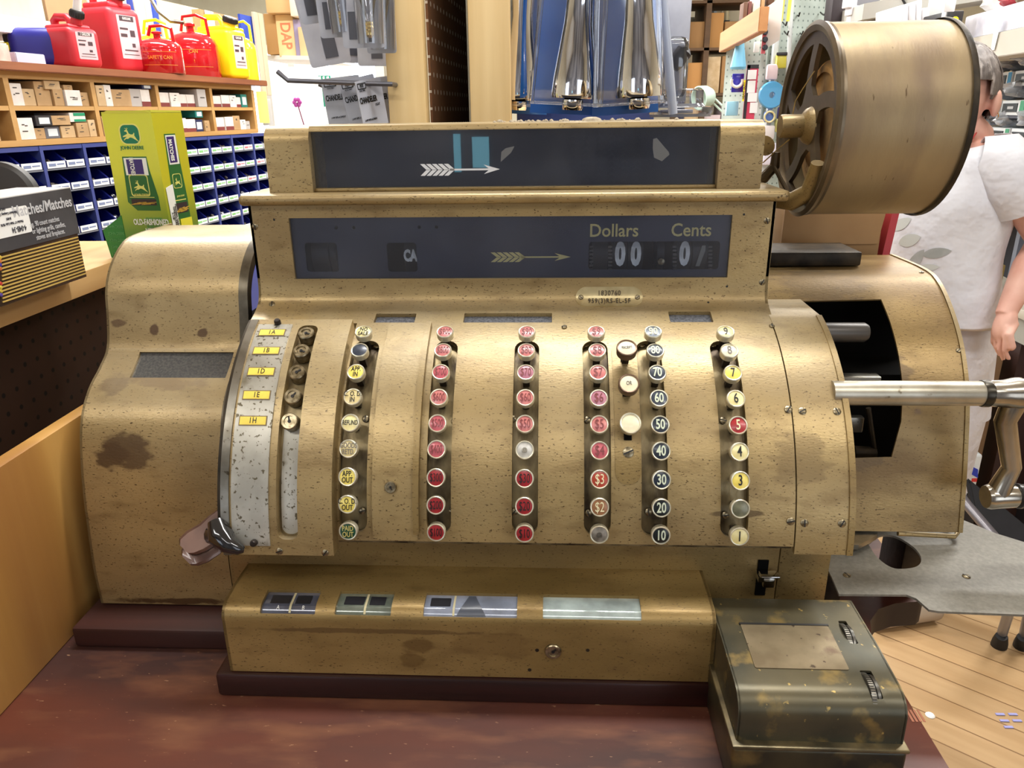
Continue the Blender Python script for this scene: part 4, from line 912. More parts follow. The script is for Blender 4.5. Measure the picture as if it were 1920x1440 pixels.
def deer(bm, fn, cx, cy, s, th=.0003):
    body = [(-.42, -.02), (-.30, .02), (-.12, .10), (-.16, .22), (-.30, .24), (-.28, .30), (-.16, .33), (-.08, .30), (-.02, .12), (.10, .06), (.26, .06), (.34, .16), (.38, .12), (.34, .0), (.44, -.18), (.62, -.40), (.40, -.26), (.18, -.14), (.02, -.12), (-.12, -.20), (-.28, -.20), (-.42, -.30), (-.40, -.22), (-.26, -.12), (-.18, -.08), (-.30, -.08), (-.48, -.10)]
    plate(bm, fn, [(cx+a*s, cy+b*s) for a, b in body], th=th)
    for a0, b0, a1, b1 in ((-.14, .32, -.24, .46), (-.14, .32, -.10, .48), (-.19, .40, -.32, .42), (-.12, .40, -.02, .44)):
        plate(bm, fn, [(cx+a0*s, cy+b0*s), (cx+(a0+.05)*s, cy+b0*s), (cx+a1*s, cy+b1*s)], th=th)
bm = BM(); plate(bm, cf_(.0003), rrect(.026, GH*.80, .058, GH*.925, .009), th=.0003); o = mk('emblem', bm, teal, r)
bm = BM(); plate(bm, cf_(.0004), rrect(.0245, GH*.793, .0595, GH*.932, .010), [rrect(.0265, GH*.801, .0575, GH*.924, .009)], th=.0003); deer(bm, cf_(.0007), .041, GH*.855, .024); mk('emblem_deer', bm, yel, o)
bm = BM(); p, _ = cf_(.0004)(.042, GH*.773); addtext(bm, 'JOHN DEERE', .0072, p, fu, (0, 0, 1), sx=.95, bold=.01); mk('lettering', bm, teal, r)
# printed dispenser picture on the front, and on the side
for fnn, x0, w_, z0, z1, nm in ((cf_, .022, .050, GH*.345, GH*.715, 'front_picture'), (sf_, .022, .034, GH*.25, GH*.86, 'side_picture')):
    hh = z1-z0
    bm = BM(); plate(bm, fnn(.0003), [(x0-.004, z0+hh*.16), (x0+w_*.2, z0), (x0+w_, z0), (x0+w_, z0+hh*.25), (x0+w_*.85, z0+hh*.75), (x0+w_*.82, z1), (x0, z1)], th=.0003); o = mk(nm, bm, mat('picture_green', (40, 104, 48), .4), r)
    bm = BM(); plate(bm, fnn(.0006), rrect(x0+.002, z0+hh*.66, x0+w_*.80, z1-.002), th=.0003); mk('picture_box', bm, cw, o)
    bm = BM(); plate(bm, fnn(.0009), rrect(x0+w_*.12, z0+hh*.68, x0+w_*.66, z1-.004), th=.0003); mk('picture_label', bm, mat('violet_label', (58, 40, 110), .4), o)
    bm = BM(); p, _ = fnn(.0012)(x0+w_*.30, z0+hh*.82); addtext(bm, 'MATCHES', .0095 if nm[0] == 'f' else .0115, p, (0, 0, -1), fu if nm[0] == 'f' else fv, sx=.62, bold=.03); mk('lettering', bm, cw, o)
    bm = BM(); cx = x0+w_*.42; cz = z0+hh*.47; s_ = w_*.32; plate(bm, fnn(.0006), rrect(cx-s_, cz-s_, cx+s_, cz+s_, .004), [rrect(cx-s_*.92, cz-s_*.92, cx+s_*.92, cz+s_*.92, .004)], th=.0003); deer(bm, fnn(.0006), cx, cz-.002, s_*1.3)
    p, _ = fnn(.0006)(cx+.002, z0+hh*.295); addtext(bm, 'JOHN DEERE', .0046 if nm[0] == 'f' else .0034, p, fu if nm[0] == 'f' else fv, (0, 0, 1)); plate(bm, fnn(.0006), rrect(x0+.001, z0+hh*.245, x0+w_*.86, z0+hh*.255), th=.0003); mk('picture_deer', bm, yel, o)
    bm = BM(); plate(bm, fnn(.0005), rrect(x0+w_*.05, z0+hh*.10, x0+w_*.9, z0+hh*.22), th=.0003); mk('picture_tray', bm, mat('tray_shadow_print', (52, 40, 44), .5), o)
    bm = BM()
    for k in range(9):
        a = x0+w_*(.15+.07*k); plate(bm, fnn(.0008), [(a-.006, z0+hh*(.11+.010*(k % 5))), (a+.010, z0+hh*(.12+.009*((k*3) % 5))), (a+.010, z0+hh*(.13+.009*((k*3) % 5))), (a-.006, z0+hh*(.12+.010*(k % 5)))], th=.0002)
    mk('picture_matches', bm, mat('gold_print', (200, 160, 60), .5), o)
bm = BM()
for t, z, s in (('OLD-FASHIONED', GH*.262, .0125), ('METAL', GH*.197, .0125), ('MATCHES', GH*.132, .0125)):
    p, _ = cf_(.0006)(.052, z); addtext(bm, t, s, p, fu, (0, 0, 1), sx=.62, bold=.025)
mk('title_lettering', bm, cw, r)
bm = BM(); random.seed(5)
for k in range(6):
    p, _ = cf_(.0009)(-.012, .007+k*.0105)
    if k < 5: addtext(bm, 'JOHN DEERE', .0062, p, fu, (0, 0, 1), sx=.8)
    p, _ = cf_(.0005)(.058, .004+k*.0115+GH*.0); addtext(bm, 'JOHN DEERE', .0062, p, fu, (0, 0, 1), sx=.8)
mk('pattern_lettering', bm, mat('pale_green_print', (92, 164, 96), .5), r)
bm = BM(); plate(bm, sf_(.0012), [(.008, GH*.06), (.024, GH*.10), (.022, GH*.52), (.004, GH*.50)], th=.0004); o = mk('paper_tag', bm, cw, r)
bm = BM(); 
for k in range(3): p, _ = sf_(.0016)(.010+k*.005, GH*.3); addtext(bm, ('3-7/8"', 'HARDWARE', 'Matchbox holder')[k], .0065, p, (0, 0, -1), fv, sx=.8)
mk('lettering', bm, ink, o)
bm = BM(); plate(bm, sf_(.0010), rrect(.028, GH*.05, .058, GH*.27), th=.0003); o = mk('yellow_note', bm, mat('yellow_panel', (232, 224, 60), .4), r)
bm = BM(); p, _ = sf_(.0013)(.043, GH*.20); addtext(bm, 'AUTHENTIC', .0052, p, fv, (0, 0, 1), sx=.7); p, _ = sf_(.0013)(.043, GH*.14); addtext(bm, 'REPRODUCTION', .0045, p, fv, (0, 0, 1), sx=.65); mk('lettering', bm, teal, o)

# slip printer in front, at the right of the till box
sl = thing('slip_printer', 'worn dark green and brass metal slip printer with two thumbwheels beside the register', 'slip printer', (.238, .59, CT))
sgm = mat('chipped_dark_enamel', (92, 84, 62), .36, .5, rgb2=(60, 60, 50), scale=12, rgb3=(132, 112, 68), scale3=32, amt3=(.56, .66), speck=(176, 150, 88), speck_scale=120, speck_amt=.68, bump=.15)
bm = BM(); box(bm, .1630, .3140, .517, .672, CT+.0005, .9705, .004, seg=3); mk('base', bm, mat('dark_enamel_base', (78, 70, 48), .34, .5, rgb2=(46, 44, 36), scale=14, rgb3=(112, 94, 56), scale3=20, amt3=(.58, .7), bump=.1), sl)
bm = BM(); box(bm, .1620, .3150, .516, .673, .9695, .9735, .0015); mk('base_lip', bm, mat('brass_lip', (130, 116, 84), .3, .6, rgb2=(70, 64, 48), scale=30), sl)
spf = [(.524, .9735), (.5245, .993)]+[(.5245+.022-.022*math.cos(R(k)), .998+.020*math.sin(R(k))) for k in (10, 25, 40, 55, 70, 85)]+[(.60, 1.0215), (.662, 1.0225)]
sfn = proffn(spf)
def SHp(px, py): return hitp(spf, px, py)
w1 = [SHp(1571, 1164), SHp(1604, 1207)]; w2 = [SHp(1611, 1257), SHp(1650, 1311)]
def slot_(w): return rrect(w[0][0], w[1][1], w[1][0]+.003, w[0][1], .0015)
pA, pB = SHp(1391, 1171), SHp(1588, 1257)
# compute inset plate rectangle
prx0, prx1 = (SHp(1391, 1171)[0]+SHp(1411, 1250)[0])/2, (SHp(1557, 1177)[0]+SHp(1588, 1257)[0])/2
bm = BM(); xs0, xs1 = .1675, .3105
plate(bm, sfn, [(xs0, 0), (xs1, 0), (xs1, sfn.len), (xs0, sfn.len)], [slot_(w1), slot_(w2)], .0025, cuts=sfn.S[1:-1])
for x in (xs0, xs1): plate(bm, lambda a, b, x=x: (Vector((x+.001*(1 if x > .2 else -1), a, b)), Vector((1 if x > .2 else -1, 0, 0))), spf+[(.662, .9735)], th=.0025)
box(bm, xs0, xs1, .660, .6625, .9735, 1.0225)
mk('hood', bm, sgm, sl, sharp=.9)
bm = BM(); fo = proffn(spf, .0009)
plate(bm, fo, rrect(prx0, pB[1], prx1, pA[1], .002), th=.001, cuts=fo.S[1:-1]); mk('cover_plate', bm, mat('dull_brass_plate', (136, 122, 96), .42, .5, rgb2=(112, 98, 74), scale=30, rgb3=(84, 58, 44), scale3=24, amt3=(.60, .70), speck=(70, 56, 42), speck_scale=140, speck_amt=.66), sl)
bm = BM(); fo = proffn(spf, .0014); plate(bm, fo, rrect(prx0-.001, pA[1]-.0008, prx1+.001, pA[1]+.0016, .0004), th=.001, cuts=fo.S[1:-1]); mk('plate_groove', bm, ink, sl)
bm = BM(); box(bm, .19, .305, .54, .65, .975, .998); mk('inner_dark_fill', bm, black, sl)  # black block put in for the darkness under the hood
for w in (w1, w2):
    sm = (w[0][1]+w[1][1])/2; xm = (w[0][0]+w[1][0])/2+.0015; p, nn_ = sfn(xm, sm); rad = .021
    bm = BM(); c_ = p-nn_*(rad-.0032)
    lathe(bm, [(rad-.001, -.0052), (rad, -.0046), (rad, -.0008), (rad-.002, -.0004), (rad-.002, .0010), (rad-.0008, .0014), (rad-.0008, .0040), (rad-.002, .0046)], c_, (1, 0, 0), 60)
    o = mk('thumbwheel', bm, mat('wheel_steel', (118, 116, 110), .3, .8, rgb2=(60, 58, 54), scale=60), sl)
    bm = BM()
    for k in range(60):
        a = 2*math.pi*k/60; Mx = Matrix.Rotation(a, 4, 'X'); Mx.translation = c_; box(bm, -.0046, -.0008, -.0004, .0004, rad-.0004, rad+.0007, M=Mx)
    mk('wheel_teeth', bm, steel, o)
bm = BM()
for k in range(4):
    p = atZ(1706+k*7, 1342, CT+.0004); box(bm, p.x-.0012, p.x+.0012, p.y-.008, p.y+.008, CT+.0002, CT+.0006)
o = mk('scratch_marks', bm, mat('pale_scratch', (170, 110, 84), .6), cnt)

# grey sheet-metal shelf at the right of the register
shp = [(1573, 1114), (1700, 1115), (1718, 1122), (1742, 1143), (1760, 1146)]
pts = [atZ(px, py, 1.022) for px, py in shp]
ol = [(p.x, p.y) for p in pts]+[(.60, .640), (.60, .74), (.53, .80), (.475, .875), (.46, .90), (.335, .90), (.316, .86), (.306, .70)]
he = [atZ(px, py, 1.022) for px, py in ((1628, 1020), (1650, 1004), (1680, 1006), (1712, 1025), (1727, 1045), (1722, 1060), (1700, 1066), (1672, 1064), (1645, 1045))]
he = [(p.x, p.y) for p in he]; he = smoothp(he+[he[0]], 5)[:-1]
bm = BM(); plate(bm, lambda a, b: (Vector((a, b, 1.022)), Vector((0, 0, 1))), ol, [he], .0025)
gs = thing('metal_side_shelf', 'grey painted sheet metal shelf with an oval hole beside the register', 'shelf', (.42, .77, CT))
mk('shelf_plate', bm, mat('grey_hammered_paint', (122, 118, 108), .5, .1, rgb2=(108, 104, 94), scale=240, detail=3, bump=.1), gs)
bm = BM(); box(bm, .325, .345, .76, .88, CT+.0005, 1.0195, .002); mk('shelf_support', bm, dark_metal, gs); bm = BM(); box(bm, .44, .465, .82, .88, CT+.0005, 1.0195, .002); mk('shelf_support', bm, dark_metal, gs)
for px, py in ((1588, 1079), (1812, 1081)):
    p = atZ(px, py, 1.0222); o = screw((p.x, p.y, 1.0222), (0, 0, 1), .0042, parent=gs)

# cardboard box and red folder behind the register
bm = BM(); box(bm, .262, .52, 1.065, 1.215, 1.262, 1.290, .002); box(bm, .28, .31, 1.08, 1.2, CT+.001, 1.262); box(bm, .47, .50, 1.08, 1.2, CT+.001, 1.262)
tag(mk('rear_stand', bm, mat('dark_stand', (62, 54, 42), .5, .2, rgb2=(44, 38, 30), scale=20), None, loc=(.4, 1.1, CT+.001)), 'low dark stand behind the register carrying the open cardboard box', 'stand')
r = thing('cardboard_box', 'brown cardboard box with its flap folded down under the brass paper drum', 'box', (.40, 1.14, 1.2905))
bm = BM(); box(bm, .330, .466, 1.085, 1.20, 1.2905, 1.38, .001); mk('box_body', bm, card, r)
bm = BM(); hexa(bm, [(.328, 1.0825, 1.318), (.462, 1.0825, 1.318), (.462, 1.0845, 1.318), (.328, 1.0845, 1.318), (.328, 1.0785, 1.376), (.468, 1.0785, 1.378), (.468, 1.0845, 1.38), (.328, 1.0845, 1.38)]); mk('box_flap', bm, mat('tan_flap', (184, 148, 104), .75, rgb2=(170, 134, 92), scale=10), r)
bm = BM(); hexa(bm, [(.474, 1.09, 1.2905), (.484, 1.09, 1.2905), (.484, 1.2, 1.2905), (.474, 1.2, 1.2905), (.482, 1.09, 1.395), (.492, 1.09, 1.395), (.492, 1.2, 1.395), (.482, 1.2, 1.395)])
tag(mk('red_folder', bm, mat('red_card', (190, 60, 66), .5), None, loc=(.48, 1.14, 1.2905)), 'thin red folder standing on edge between the cardboard box and the woman', 'folder')

# ================================================================== LEFT WALL UNIT: PIGEONHOLES, BINS, FUEL CANS
SD = Vector((.1289, .9917, 0)).normalized(); SN = Vector((SD.y, -SD.x, 0)); SROT = math.atan2(SD.y, SD.x)
def SP(Y, v=0, z=0): return Vector((-1.73+.13*Y, Y, z))+SN*v
def Yof(px, v=0):
    r = ray(px, 170); return (1.73-1.0084*v)/(.13-r.x/r.y)
def shbox(bm, Ya, Yb, v, dep, z0, z1, bev=0, mi=0):
    a, b, c_, d_ = SP(Ya, v), SP(Yb, v), SP(Yb, v-dep), SP(Ya, v-dep)
    return hexa(bm, [q+Vector((0, 0, z0)) for q in (a, b, c_, d_)]+[q+Vector((0, 0, z1)) for q in (a, b, c_, d_)], bev, mi)
shw = wood('tan_shelf_wood', (196, 156, 98), (172, 130, 74), 'y', 6, .55, .1)
shr = wood('reddish_top_board', (150, 92, 58), (122, 70, 44), 'y', 8, .5, .1)
unit = thing('pigeonhole_unit', 'long tan wooden pigeonhole unit packed with small cartons at left', 'shelving unit', SP(2.6, -.12, 0))
YE = Yof(472)
bm = BM(); shbox(bm, 1.5, YE+.09, .03, .40, 1.623, 1.645, .002); mk('top_board', bm, shr, unit)
ZM, ZB = 1.535, 1.446
DV = [1.76, 2.09, 2.42, 2.74, 3.08, YE]
bm = BM(); shbox(bm, 1.5, YE, 0, .3, 1.605, 1.623); mk('shelf', bm, shw, unit)
bm = BM(); shbox(bm, 1.5, YE, 0, .3, ZM-.012, ZM); mk('shelf', bm, shw, unit)
bm = BM(); shbox(bm, 1.5, YE, .006, .3, ZB-.016, ZB); mk('shelf', bm, shw, unit)
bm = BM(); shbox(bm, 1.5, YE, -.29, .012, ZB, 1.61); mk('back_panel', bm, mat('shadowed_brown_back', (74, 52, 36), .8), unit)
for y in DV[:-1]:
    bm = BM(); shbox(bm, y-.009, y+.009, .001, .29, ZB, 1.605); mk('divider', bm, shw, unit)
bm = BM(); shbox(bm, YE-.01, YE+.012, .002, .3, 1.432, 1.605); mk('end_panel', bm, shw, unit)
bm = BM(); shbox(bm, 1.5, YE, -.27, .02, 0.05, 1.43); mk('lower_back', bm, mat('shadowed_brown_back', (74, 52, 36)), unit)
bm = BM(); shbox(bm, 1.5, YE, 0, .3, .0, .05); mk('kick_board', bm, shw, unit)

kraft = mat('kraft_carton', (190, 158, 116), .75, rgb2=(172, 140, 98), scale=20); kraft2 = mat('pale_kraft_carton', (206, 182, 146), .75, rgb2=(188, 160, 120), scale=20)
wc = mat('white_carton', (228, 224, 220), .6, rgb2=(214, 208, 204), scale=30); maroon = mat('maroon_carton', (120, 52, 50), .6); gryc = mat('grey_carton', (178, 174, 172), .6)
tealc = mat('teal_carton', (18, 116, 110), .5); blkc = mat('black_carton', (40, 38, 42), .5); navc = mat('navy_carton', (34, 40, 82), .5); grn = mat('green_band', (20, 140, 100), .5); slate = mat('slate_carton', (92, 94, 104), .6)
scrib = mat('marker_scribble', (70, 62, 58), .6)
ORD = ['first', 'second', 'third', 'fourth', 'fifth', 'sixth', 'seventh', 'eighth', 'ninth', 'tenth', 'eleventh', 'twelfth', 'thirteenth', 'fourteenth']
KN = {'k': ('brown', kraft), 'p': ('pale brown', kraft2), 'w': ('white', wc), 'm': ('white and maroon', wc), 'g': ('light grey', gryc), 't': ('teal', tealc), 'b': ('black', blkc), 'n': ('navy', navc), 'e': ('white and green', wc), 's': ('slate grey', slate)}
# per pigeonhole: (kind, width share, height m, base height m, stick out m)
CUB = {(0, 1): 'w.5.06 k.4.05', (0, 0): 'p.5.06 k.4.05',
       (1, 1): 'w.16.058 p.16.045 k.2.066 k.14.05 w.22.045 k.16.040 p.2.045',
       (1, 0): 'w.2.058 k.14.03 s.2.034 p.2.034 k.18.042 p.14.05',
       (2, 1): 'p.14.062 w.12.064 k.34.052 g.2.056 m.18.056',
       (2, 0): 'k.3.06 n.2.05 w.3.045',
       (3, 1): 'm.22.048 w.2.048 m.16.044 m.18.044 g.2.064',
       (3, 0): 'm.22.048 m.24.05 m.2.046 n.18.044 k.12.04',
       (4, 1): 'm.22.042 m.22.046 w.18.046 m.16.04 t.18.052',
       (4, 0): 'm.24.05 m.22.052 k.2.056 w.16.04 g.14.034'}
EXTRA = {(1, 1): [('p', .42, .20, .045, .026), ('k', .66, .12, .041, .02)], (1, 0): [('b', .22, .20, .035, .032), ('k', .42, .24, .036, .03), ('e', .66, .22, .044, .03)], (2, 1): [('n', .80, .18, .0565, .016)], (3, 0): [('t', .66, .16, .0505, .03)]}
random.seed(11)
def carton(kind, Y0, Y1, v, z0, h, label, group, dep=.16):
    cname, cm = KN[kind]
    o = SP((Y0+Y1)/2, v-dep/2, z0)
    r = thing('small_carton', label, 'carton', o, group=group)
    bm = BM(); shbox(bm, Y0, Y1, v, dep, z0+.0005, z0+h, .0008)
    mk('carton_box', bm, cm, r)
    w = Y1-Y0; bm = BM(); 
    f = lambda a, b: (SP(Y0+a, v+.0006, z0+b), SN)
    if kind == 'm': plate(bm, f, rrect(.0008, .001, w-.0008, h*.30), th=.0004); mk('maroon_band', bm, maroon, r)
    elif kind == 'e':
        plate(bm, f, rrect(w*.25, h*.65, w*.98, h*.97), th=.0004); plate(bm, f, rrect(w*.25, h*.05, w*.98, h*.3), th=.0004); mk('green_bands', bm, grn, r)
    elif kind in 'kpw':
        for k in range(3):
            a = w*random.uniform(.2, .5); b = h*random.uniform(.35, .8); plate(bm, f, rrect(a, b, a+w*random.uniform(.1, .35), b+h*.05), th=.0003)
        mk('handwriting', bm, scrib, r)
    elif kind in 'tnbs': plate(bm, f, rrect(w*.2, h*.2, w*.85, h*.8), th=.0004); mk('end_label', bm, mat('pale_label', (206, 216, 222), .5), r)
    else: plate(bm, f, rrect(w*.3, h*.5, w*.8, h*.56), th=.0003); mk('printed_line', bm, scrib, r)
    return r
hole = ['leftmost', 'second', 'third', 'fourth', 'rightmost']
for (ci, row), spec in CUB.items():
    y0, y1 = DV[ci]+.012, DV[ci+1]-.014; W = y1-y0; zz_ = ZM if row else ZB; p = y0; n_ = 0
    rowname = 'upper' if row else 'lower'
    for tok in spec.split():
        k = tok[0]; parts = tok[1:].split('.'); ws = float('.'+parts[1]); h = float('.'+parts[2]); w = W*ws*.97
        if p+w > y1: w = y1-p
        if w > .012:
            carton(k, p+.001, p+w-.001, random.uniform(-.012, .002), zz_, min(h, .066 if row else .072), '%s small carton, %s in the %s pigeonhole of the %s row' % (KN[k][0], ORD[n_], hole[ci], rowname), 'small cartons in the pigeonholes'); n_ += 1
        p += w
    for j, (k, f0, fw_, zo, h) in enumerate(EXTRA.get((ci, row), [])):
        carton(k, y0+W*f0, min(y0+W*(f0+fw_), y1), -.004, zz_+zo+.0015 if False else zz_+max(zo, .0)+.0, h*.9, '%s small carton on top of others, %s pigeonhole, %s row' % (KN[k][0], hole[ci], rowname), 'small cartons in the pigeonholes', .12)
# yellow and grey papers hanging on the end panel
for nm, c, v0, z0, z1, lb in (('yellow_paper', (232, 226, 120), .0, 1.47, 1.60, 'yellow paper sheet hanging at the far end of the pigeonhole unit'), ('grey_card', (190, 190, 190), .03, 1.46, 1.57, 'grey card hanging beside the yellow paper at end of the pigeonhole unit')):
    a = SP(YE+.014+v0, .012, 0); bm = BM(); fnq = lambda q, b, a=a: (a+SD*q*.5+SN*q*.6+Vector((0, 0, b)), SN)
    plate(bm, fnq, rrect(0, z0, .055, z1, .004), th=.001); tag(mk(nm, bm, mat(nm+'_m', c, .6), None, loc=a+Vector((0, 0, z0))), lb, 'paper')

# bins
blue = mat('bin_blue_plastic', (22, 34, 132), .35, rgb2=(16, 26, 108), scale=20); rackb = mat('rack_blue_paint', (58, 70, 136), .45)
rack = thing('bin_rack', 'blue painted steel rack holding small plastic bins under the pigeonholes', 'rack', SP(2.6, 0, .98))
ROWH = .0645; ZR0 = 1.428; NR = 6; CELL = .171; YB0 = 3.01-CELL*7; NC = 10
for i in range(NC+1):
    y = YB0+i*CELL; bm = BM(); shbox(bm, y-.006, y+.006, .006, .2, ZR0-NR*ROWH-.01, ZR0); mk('upright', bm, rackb, rack)
for j in range(NR+1):
    z = ZR0-j*ROWH; bm = BM(); shbox(bm, YB0, YB0+NC*CELL, .004, .19, z-.004 if j else z-.012, z); mk('rack_shelf', bm, rackb if j == 0 else mat('rack_grey', (120, 126, 140), .5), rack)
bm = BM(); shbox(bm, YB0, YB0+NC*CELL, .006, .20, .05, ZR0-NR*ROWH-.012); mk('rack_base', bm, rackb, rack)
lg = mat('label_green_stripe', (128, 190, 120), .5); lr = mat('label_red_stripe', (226, 120, 130), .5); lw = mat('label_white', (226, 232, 236), .5); lb_ = mat('label_blue_text', (120, 134, 170), .5)
def binproto(stripe):
    r = bpy.data.objects.new('parts_bin', None); COL.objects.link(r); w = .076; h = .048; dp_ = .13
    # local: x along shelf, -y outwards
    bm = BM(); t = .002
    side = [(0, 0), (0, .018), (.035, h), (dp_, h), (dp_, 0)]
    for x in (0, w-t): plate(bm, lambda a, b, x=x: (Vector((x+t, a, b)), Vector((1, 0, 0))), side, th=t)
    box(bm, 0, w, 0, dp_, 0, t); box(bm, 0, w, 0, t, 0, .017); box(bm, 0, w, dp_-t, dp_, 0, h)
    mk('bin_body', bm, blue, r)
    bm = BM(); box(bm, .002, w-.002, -.0016, -.0002, .001, .020); box(bm, .008, w*.46, -.002, -.0015, .006, .014, mi=1); box(bm, w*.52, w-.008, -.002, -.0015, .009, .013, mi=1)
    mk('bin_label', bm, [lw, stripe], r)
    return r
protos = {k: binproto(s) for k, s in (('g', lg), ('r', lr), ('b', lb_))}
used = set()
metal_bits = [mat('zinc_fittings', (196, 198, 204), .3, .8, rgb2=(140, 142, 150), scale=90), mat('dark_fittings', (90, 82, 76), .5, .4)]
random.seed(21)
for j in range(NR):
    for i in range(NC*2):
        cell = i//2; y = YB0+cell*CELL+.0085+(i % 2)*.078
        if y > 3.46: continue
        s = 'b' if y < 2.75 else ('r' if (y > 3.16 and (i+j) % 2) else 'g')
        loc = SP(y, .004, ZR0-(j+1)*ROWH+.0008)
        cname = {'b': 'grey-blue', 'g': 'green', 'r': 'red'}[s]
        lab = 'blue parts bin, %s label, %s from left, %s row from top' % (cname, ORD[i] if i < 14 else ['fifteenth', 'sixteenth', 'seventeenth', 'eighteenth', 'nineteenth', 'twentieth'][i-14], ORD[j])
        if s not in used: r = protos[s]; used.add(s); r.location = loc; r.rotation_euler = (0, 0, SROT); tag(r, lab, 'bin', 'small blue parts bins')
        else: r = dup(protos[s], loc, SROT, lab, 'small blue parts bins'); r['category'] = 'bin'
        if random.random() < .45:
            bm = BM()
            for k in range(7):
                q = loc+SD*random.uniform(.014, .062)-SN*random.uniform(.02, .055)+Vector((0, 0, random.uniform(.008, .022)))
                dd = Vector((random.uniform(-1, 1), random.uniform(-1, 1), random.uniform(-.3, .5))).normalized(); lathe(bm, [(.006, 0), (.006, .010), (.003, .011), (.003, .014)], q, dd, 8)
            g = mk('loose_hardware', bm, random.choice(metal_bits), None, loc=loc+Vector((0, 0, .003)))
            tag(g, 'small metal hardware in the %s blue bin from left, %s row' % (ORD[i] if i < 14 else 'a far right', ORD[j]), 'hardware', 'loose hardware in the blue bins', 'stuff')

# fuel cans on the top board
def localbuild(fn_):
    def g(*a, **k):
        LOCAL[0] = True; q = fn_(*a, **k); LOCAL[0] = False; return q
    return g
ZT = 1.6455
@localbuild
def plastic_can(name, label, pxa, pxb, ytop, v, rot, colr, m, label_m=True, dep=.10, capm=None, group=None, spout=False, neckdir=1):
    Ya, Yb = Yof(pxa, v), Yof(pxb, v); Yc = (Ya+Yb)/2; c0 = SP(Yc, v, ZT)
    w = (atY(pxb, 100, Yc).x-atY(pxa, 100, Yc).x)*.80
    H_ = atY((pxa+pxb)/2, ytop, Yc).z-ZT
    r = thing(name, label, 'fuel can', c0, rot, group)
    bm = BM(); bx = BM(); hb = H_*.78
    box(bm, -w/2, w/2, -dep/2, dep/2, .001, hb, min(w, dep)*.16, seg=4)
    mk('can_body', bm, m, r, sharp=1.2)
    bm = BM(); box(bm, -w*.40, w*.40, -dep*.36, dep*.36, hb-.006, hb+H_*.06, .008, seg=3); mk('can_shoulder', bm, m, r, sharp=1.2)
    bm = BM(); s = -1*neckdir
    tube(bm, [(s*w*.38, 0, hb), (s*w*.38, 0, H_*.93), (s*w*.28, 0, H_), (-s*w*.05, 0, H_*.985), (-s*w*.14, 0, H_*.90), (-s*w*.16, 0, hb+.005)], [.013, .012, .012, .012, .013, .016], 12); mk('handle', bm, m, r, sharp=1.2)
    bm = BM(); nx = -s*w*.30; ax = Vector((-s*.35, 0, 1)).normalized(); lathe(bm, [(w*.13, 0), (w*.12, .02)], (nx, 0, hb+.01), ax, 20); mk('neck', bm, m, r)
    cpm = capm or mat('black_cap', (30, 28, 28), .4); bm = BM(); lathe(bm, [(w*.155, .018), (w*.16, .021), (w*.16, .036), (w*.14, .040), (0, .041)], (nx, 0, hb+.01), ax, 20)
    for k in range(20):
        a, u, v_ = frame(ax); q = Vector((nx, 0, hb+.01))+ax*.028+(u*math.cos(k*math.pi/10)+v_*math.sin(k*math.pi/10))*w*.16; lathe(bm, [(.0012, -.007), (.0012, .007)], q, ax, 5)
    cp = mk('cap', bm, cpm, r)
    if spout:
        bm = BM(); b0 = Vector((nx, 0, hb+.01))+ax*.04; tube(bm, [b0, b0+ax*.04], [.012, .011], 14); mk('spout_collar', bm, white_plastic, cp)
        bm = BM(); tube(bm, [b0+ax*.04, b0+ax*.04+Vector((.02, 0, .05)), b0+ax*.04+Vector((.045, 0, .10))], [.011, .010, .008], 14); mk('spout', bm, m, cp)
    if label_m:
        # label on the narrow right end
        bm = BM(); fnr = lambda a, b: (Vector((w/2+.0006, a, b)), Vector((1, 0, 0)))
        plate(bm, fnr, rrect(-dep*.30, hb*.22, dep*.30, hb*.88, .003), th=.0004); lo = mk('warning_label', bm, mat('label_pinkish', (214, 180, 184), .5), r)
        bm = BM(); plate(bm, lambda a, b: (Vector((w/2+.001, a, b)), Vector((1, 0, 0))), rrect(-dep*.22, hb*.79, dep*.22, hb*.87), th=.0003)
        for k, (a, b, c_, d_) in enumerate(((-.25, .66, .0, .69), (-.25, .55, -.05, .60), (.05, .56, .2, .66), (-.2, .34, .22, .36), (.06, .40, .16, .46), (-.24, .28, .24, .29))): plate(bm, lambda a, b: (Vector((w/2+.001, a, b)), Vector((1, 0, 0))), rrect(dep*a, hb*b, dep*c_, hb*d_), th=.0003)
        mk('label_print', bm, mat('dark_print', (70, 52, 56), .5), lo)
        bm = BM(); addtext(bm, '1 GALLON' if spout else 'GASOLINE', .011, (w/2+.0014, 0, hb*.83), (0, 1, 0), (0, 0, 1), sx=.7, bold=.02); mk('lettering', bm, wc, lo)
    return r
redp = mat('red_polyethylene', (206, 44, 56), .42, rgb2=(190, 36, 48), scale=6); yelp = mat('yellow_polyethylene', (246, 218, 24), .38, rgb2=(232, 200, 16), scale=6); redg = mat('glossy_red_enamel', (178, 20, 30), .12, coat=.8); yelg = mat('glossy_yellow_enamel', (226, 214, 50), .2, coat=.6)
plastic_can('fuel_can', 'small red plastic gasoline can with white spout collar, leftmost of the cans', 98, 190, 30, -.07, R(-16), 'red', redp, spout=True, dep=.115)
plastic_can('fuel_can', 'large red plastic gasoline can behind and right of the small one', 172, 268, -22, -.14, R(-16), 'red', redp, dep=.14)
plastic_can('fuel_can', 'yellow plastic diesel can with black cap right of the round red cans', 368, 470, 30, -.08, R(-16), 'yellow', yelp, dep=.12)
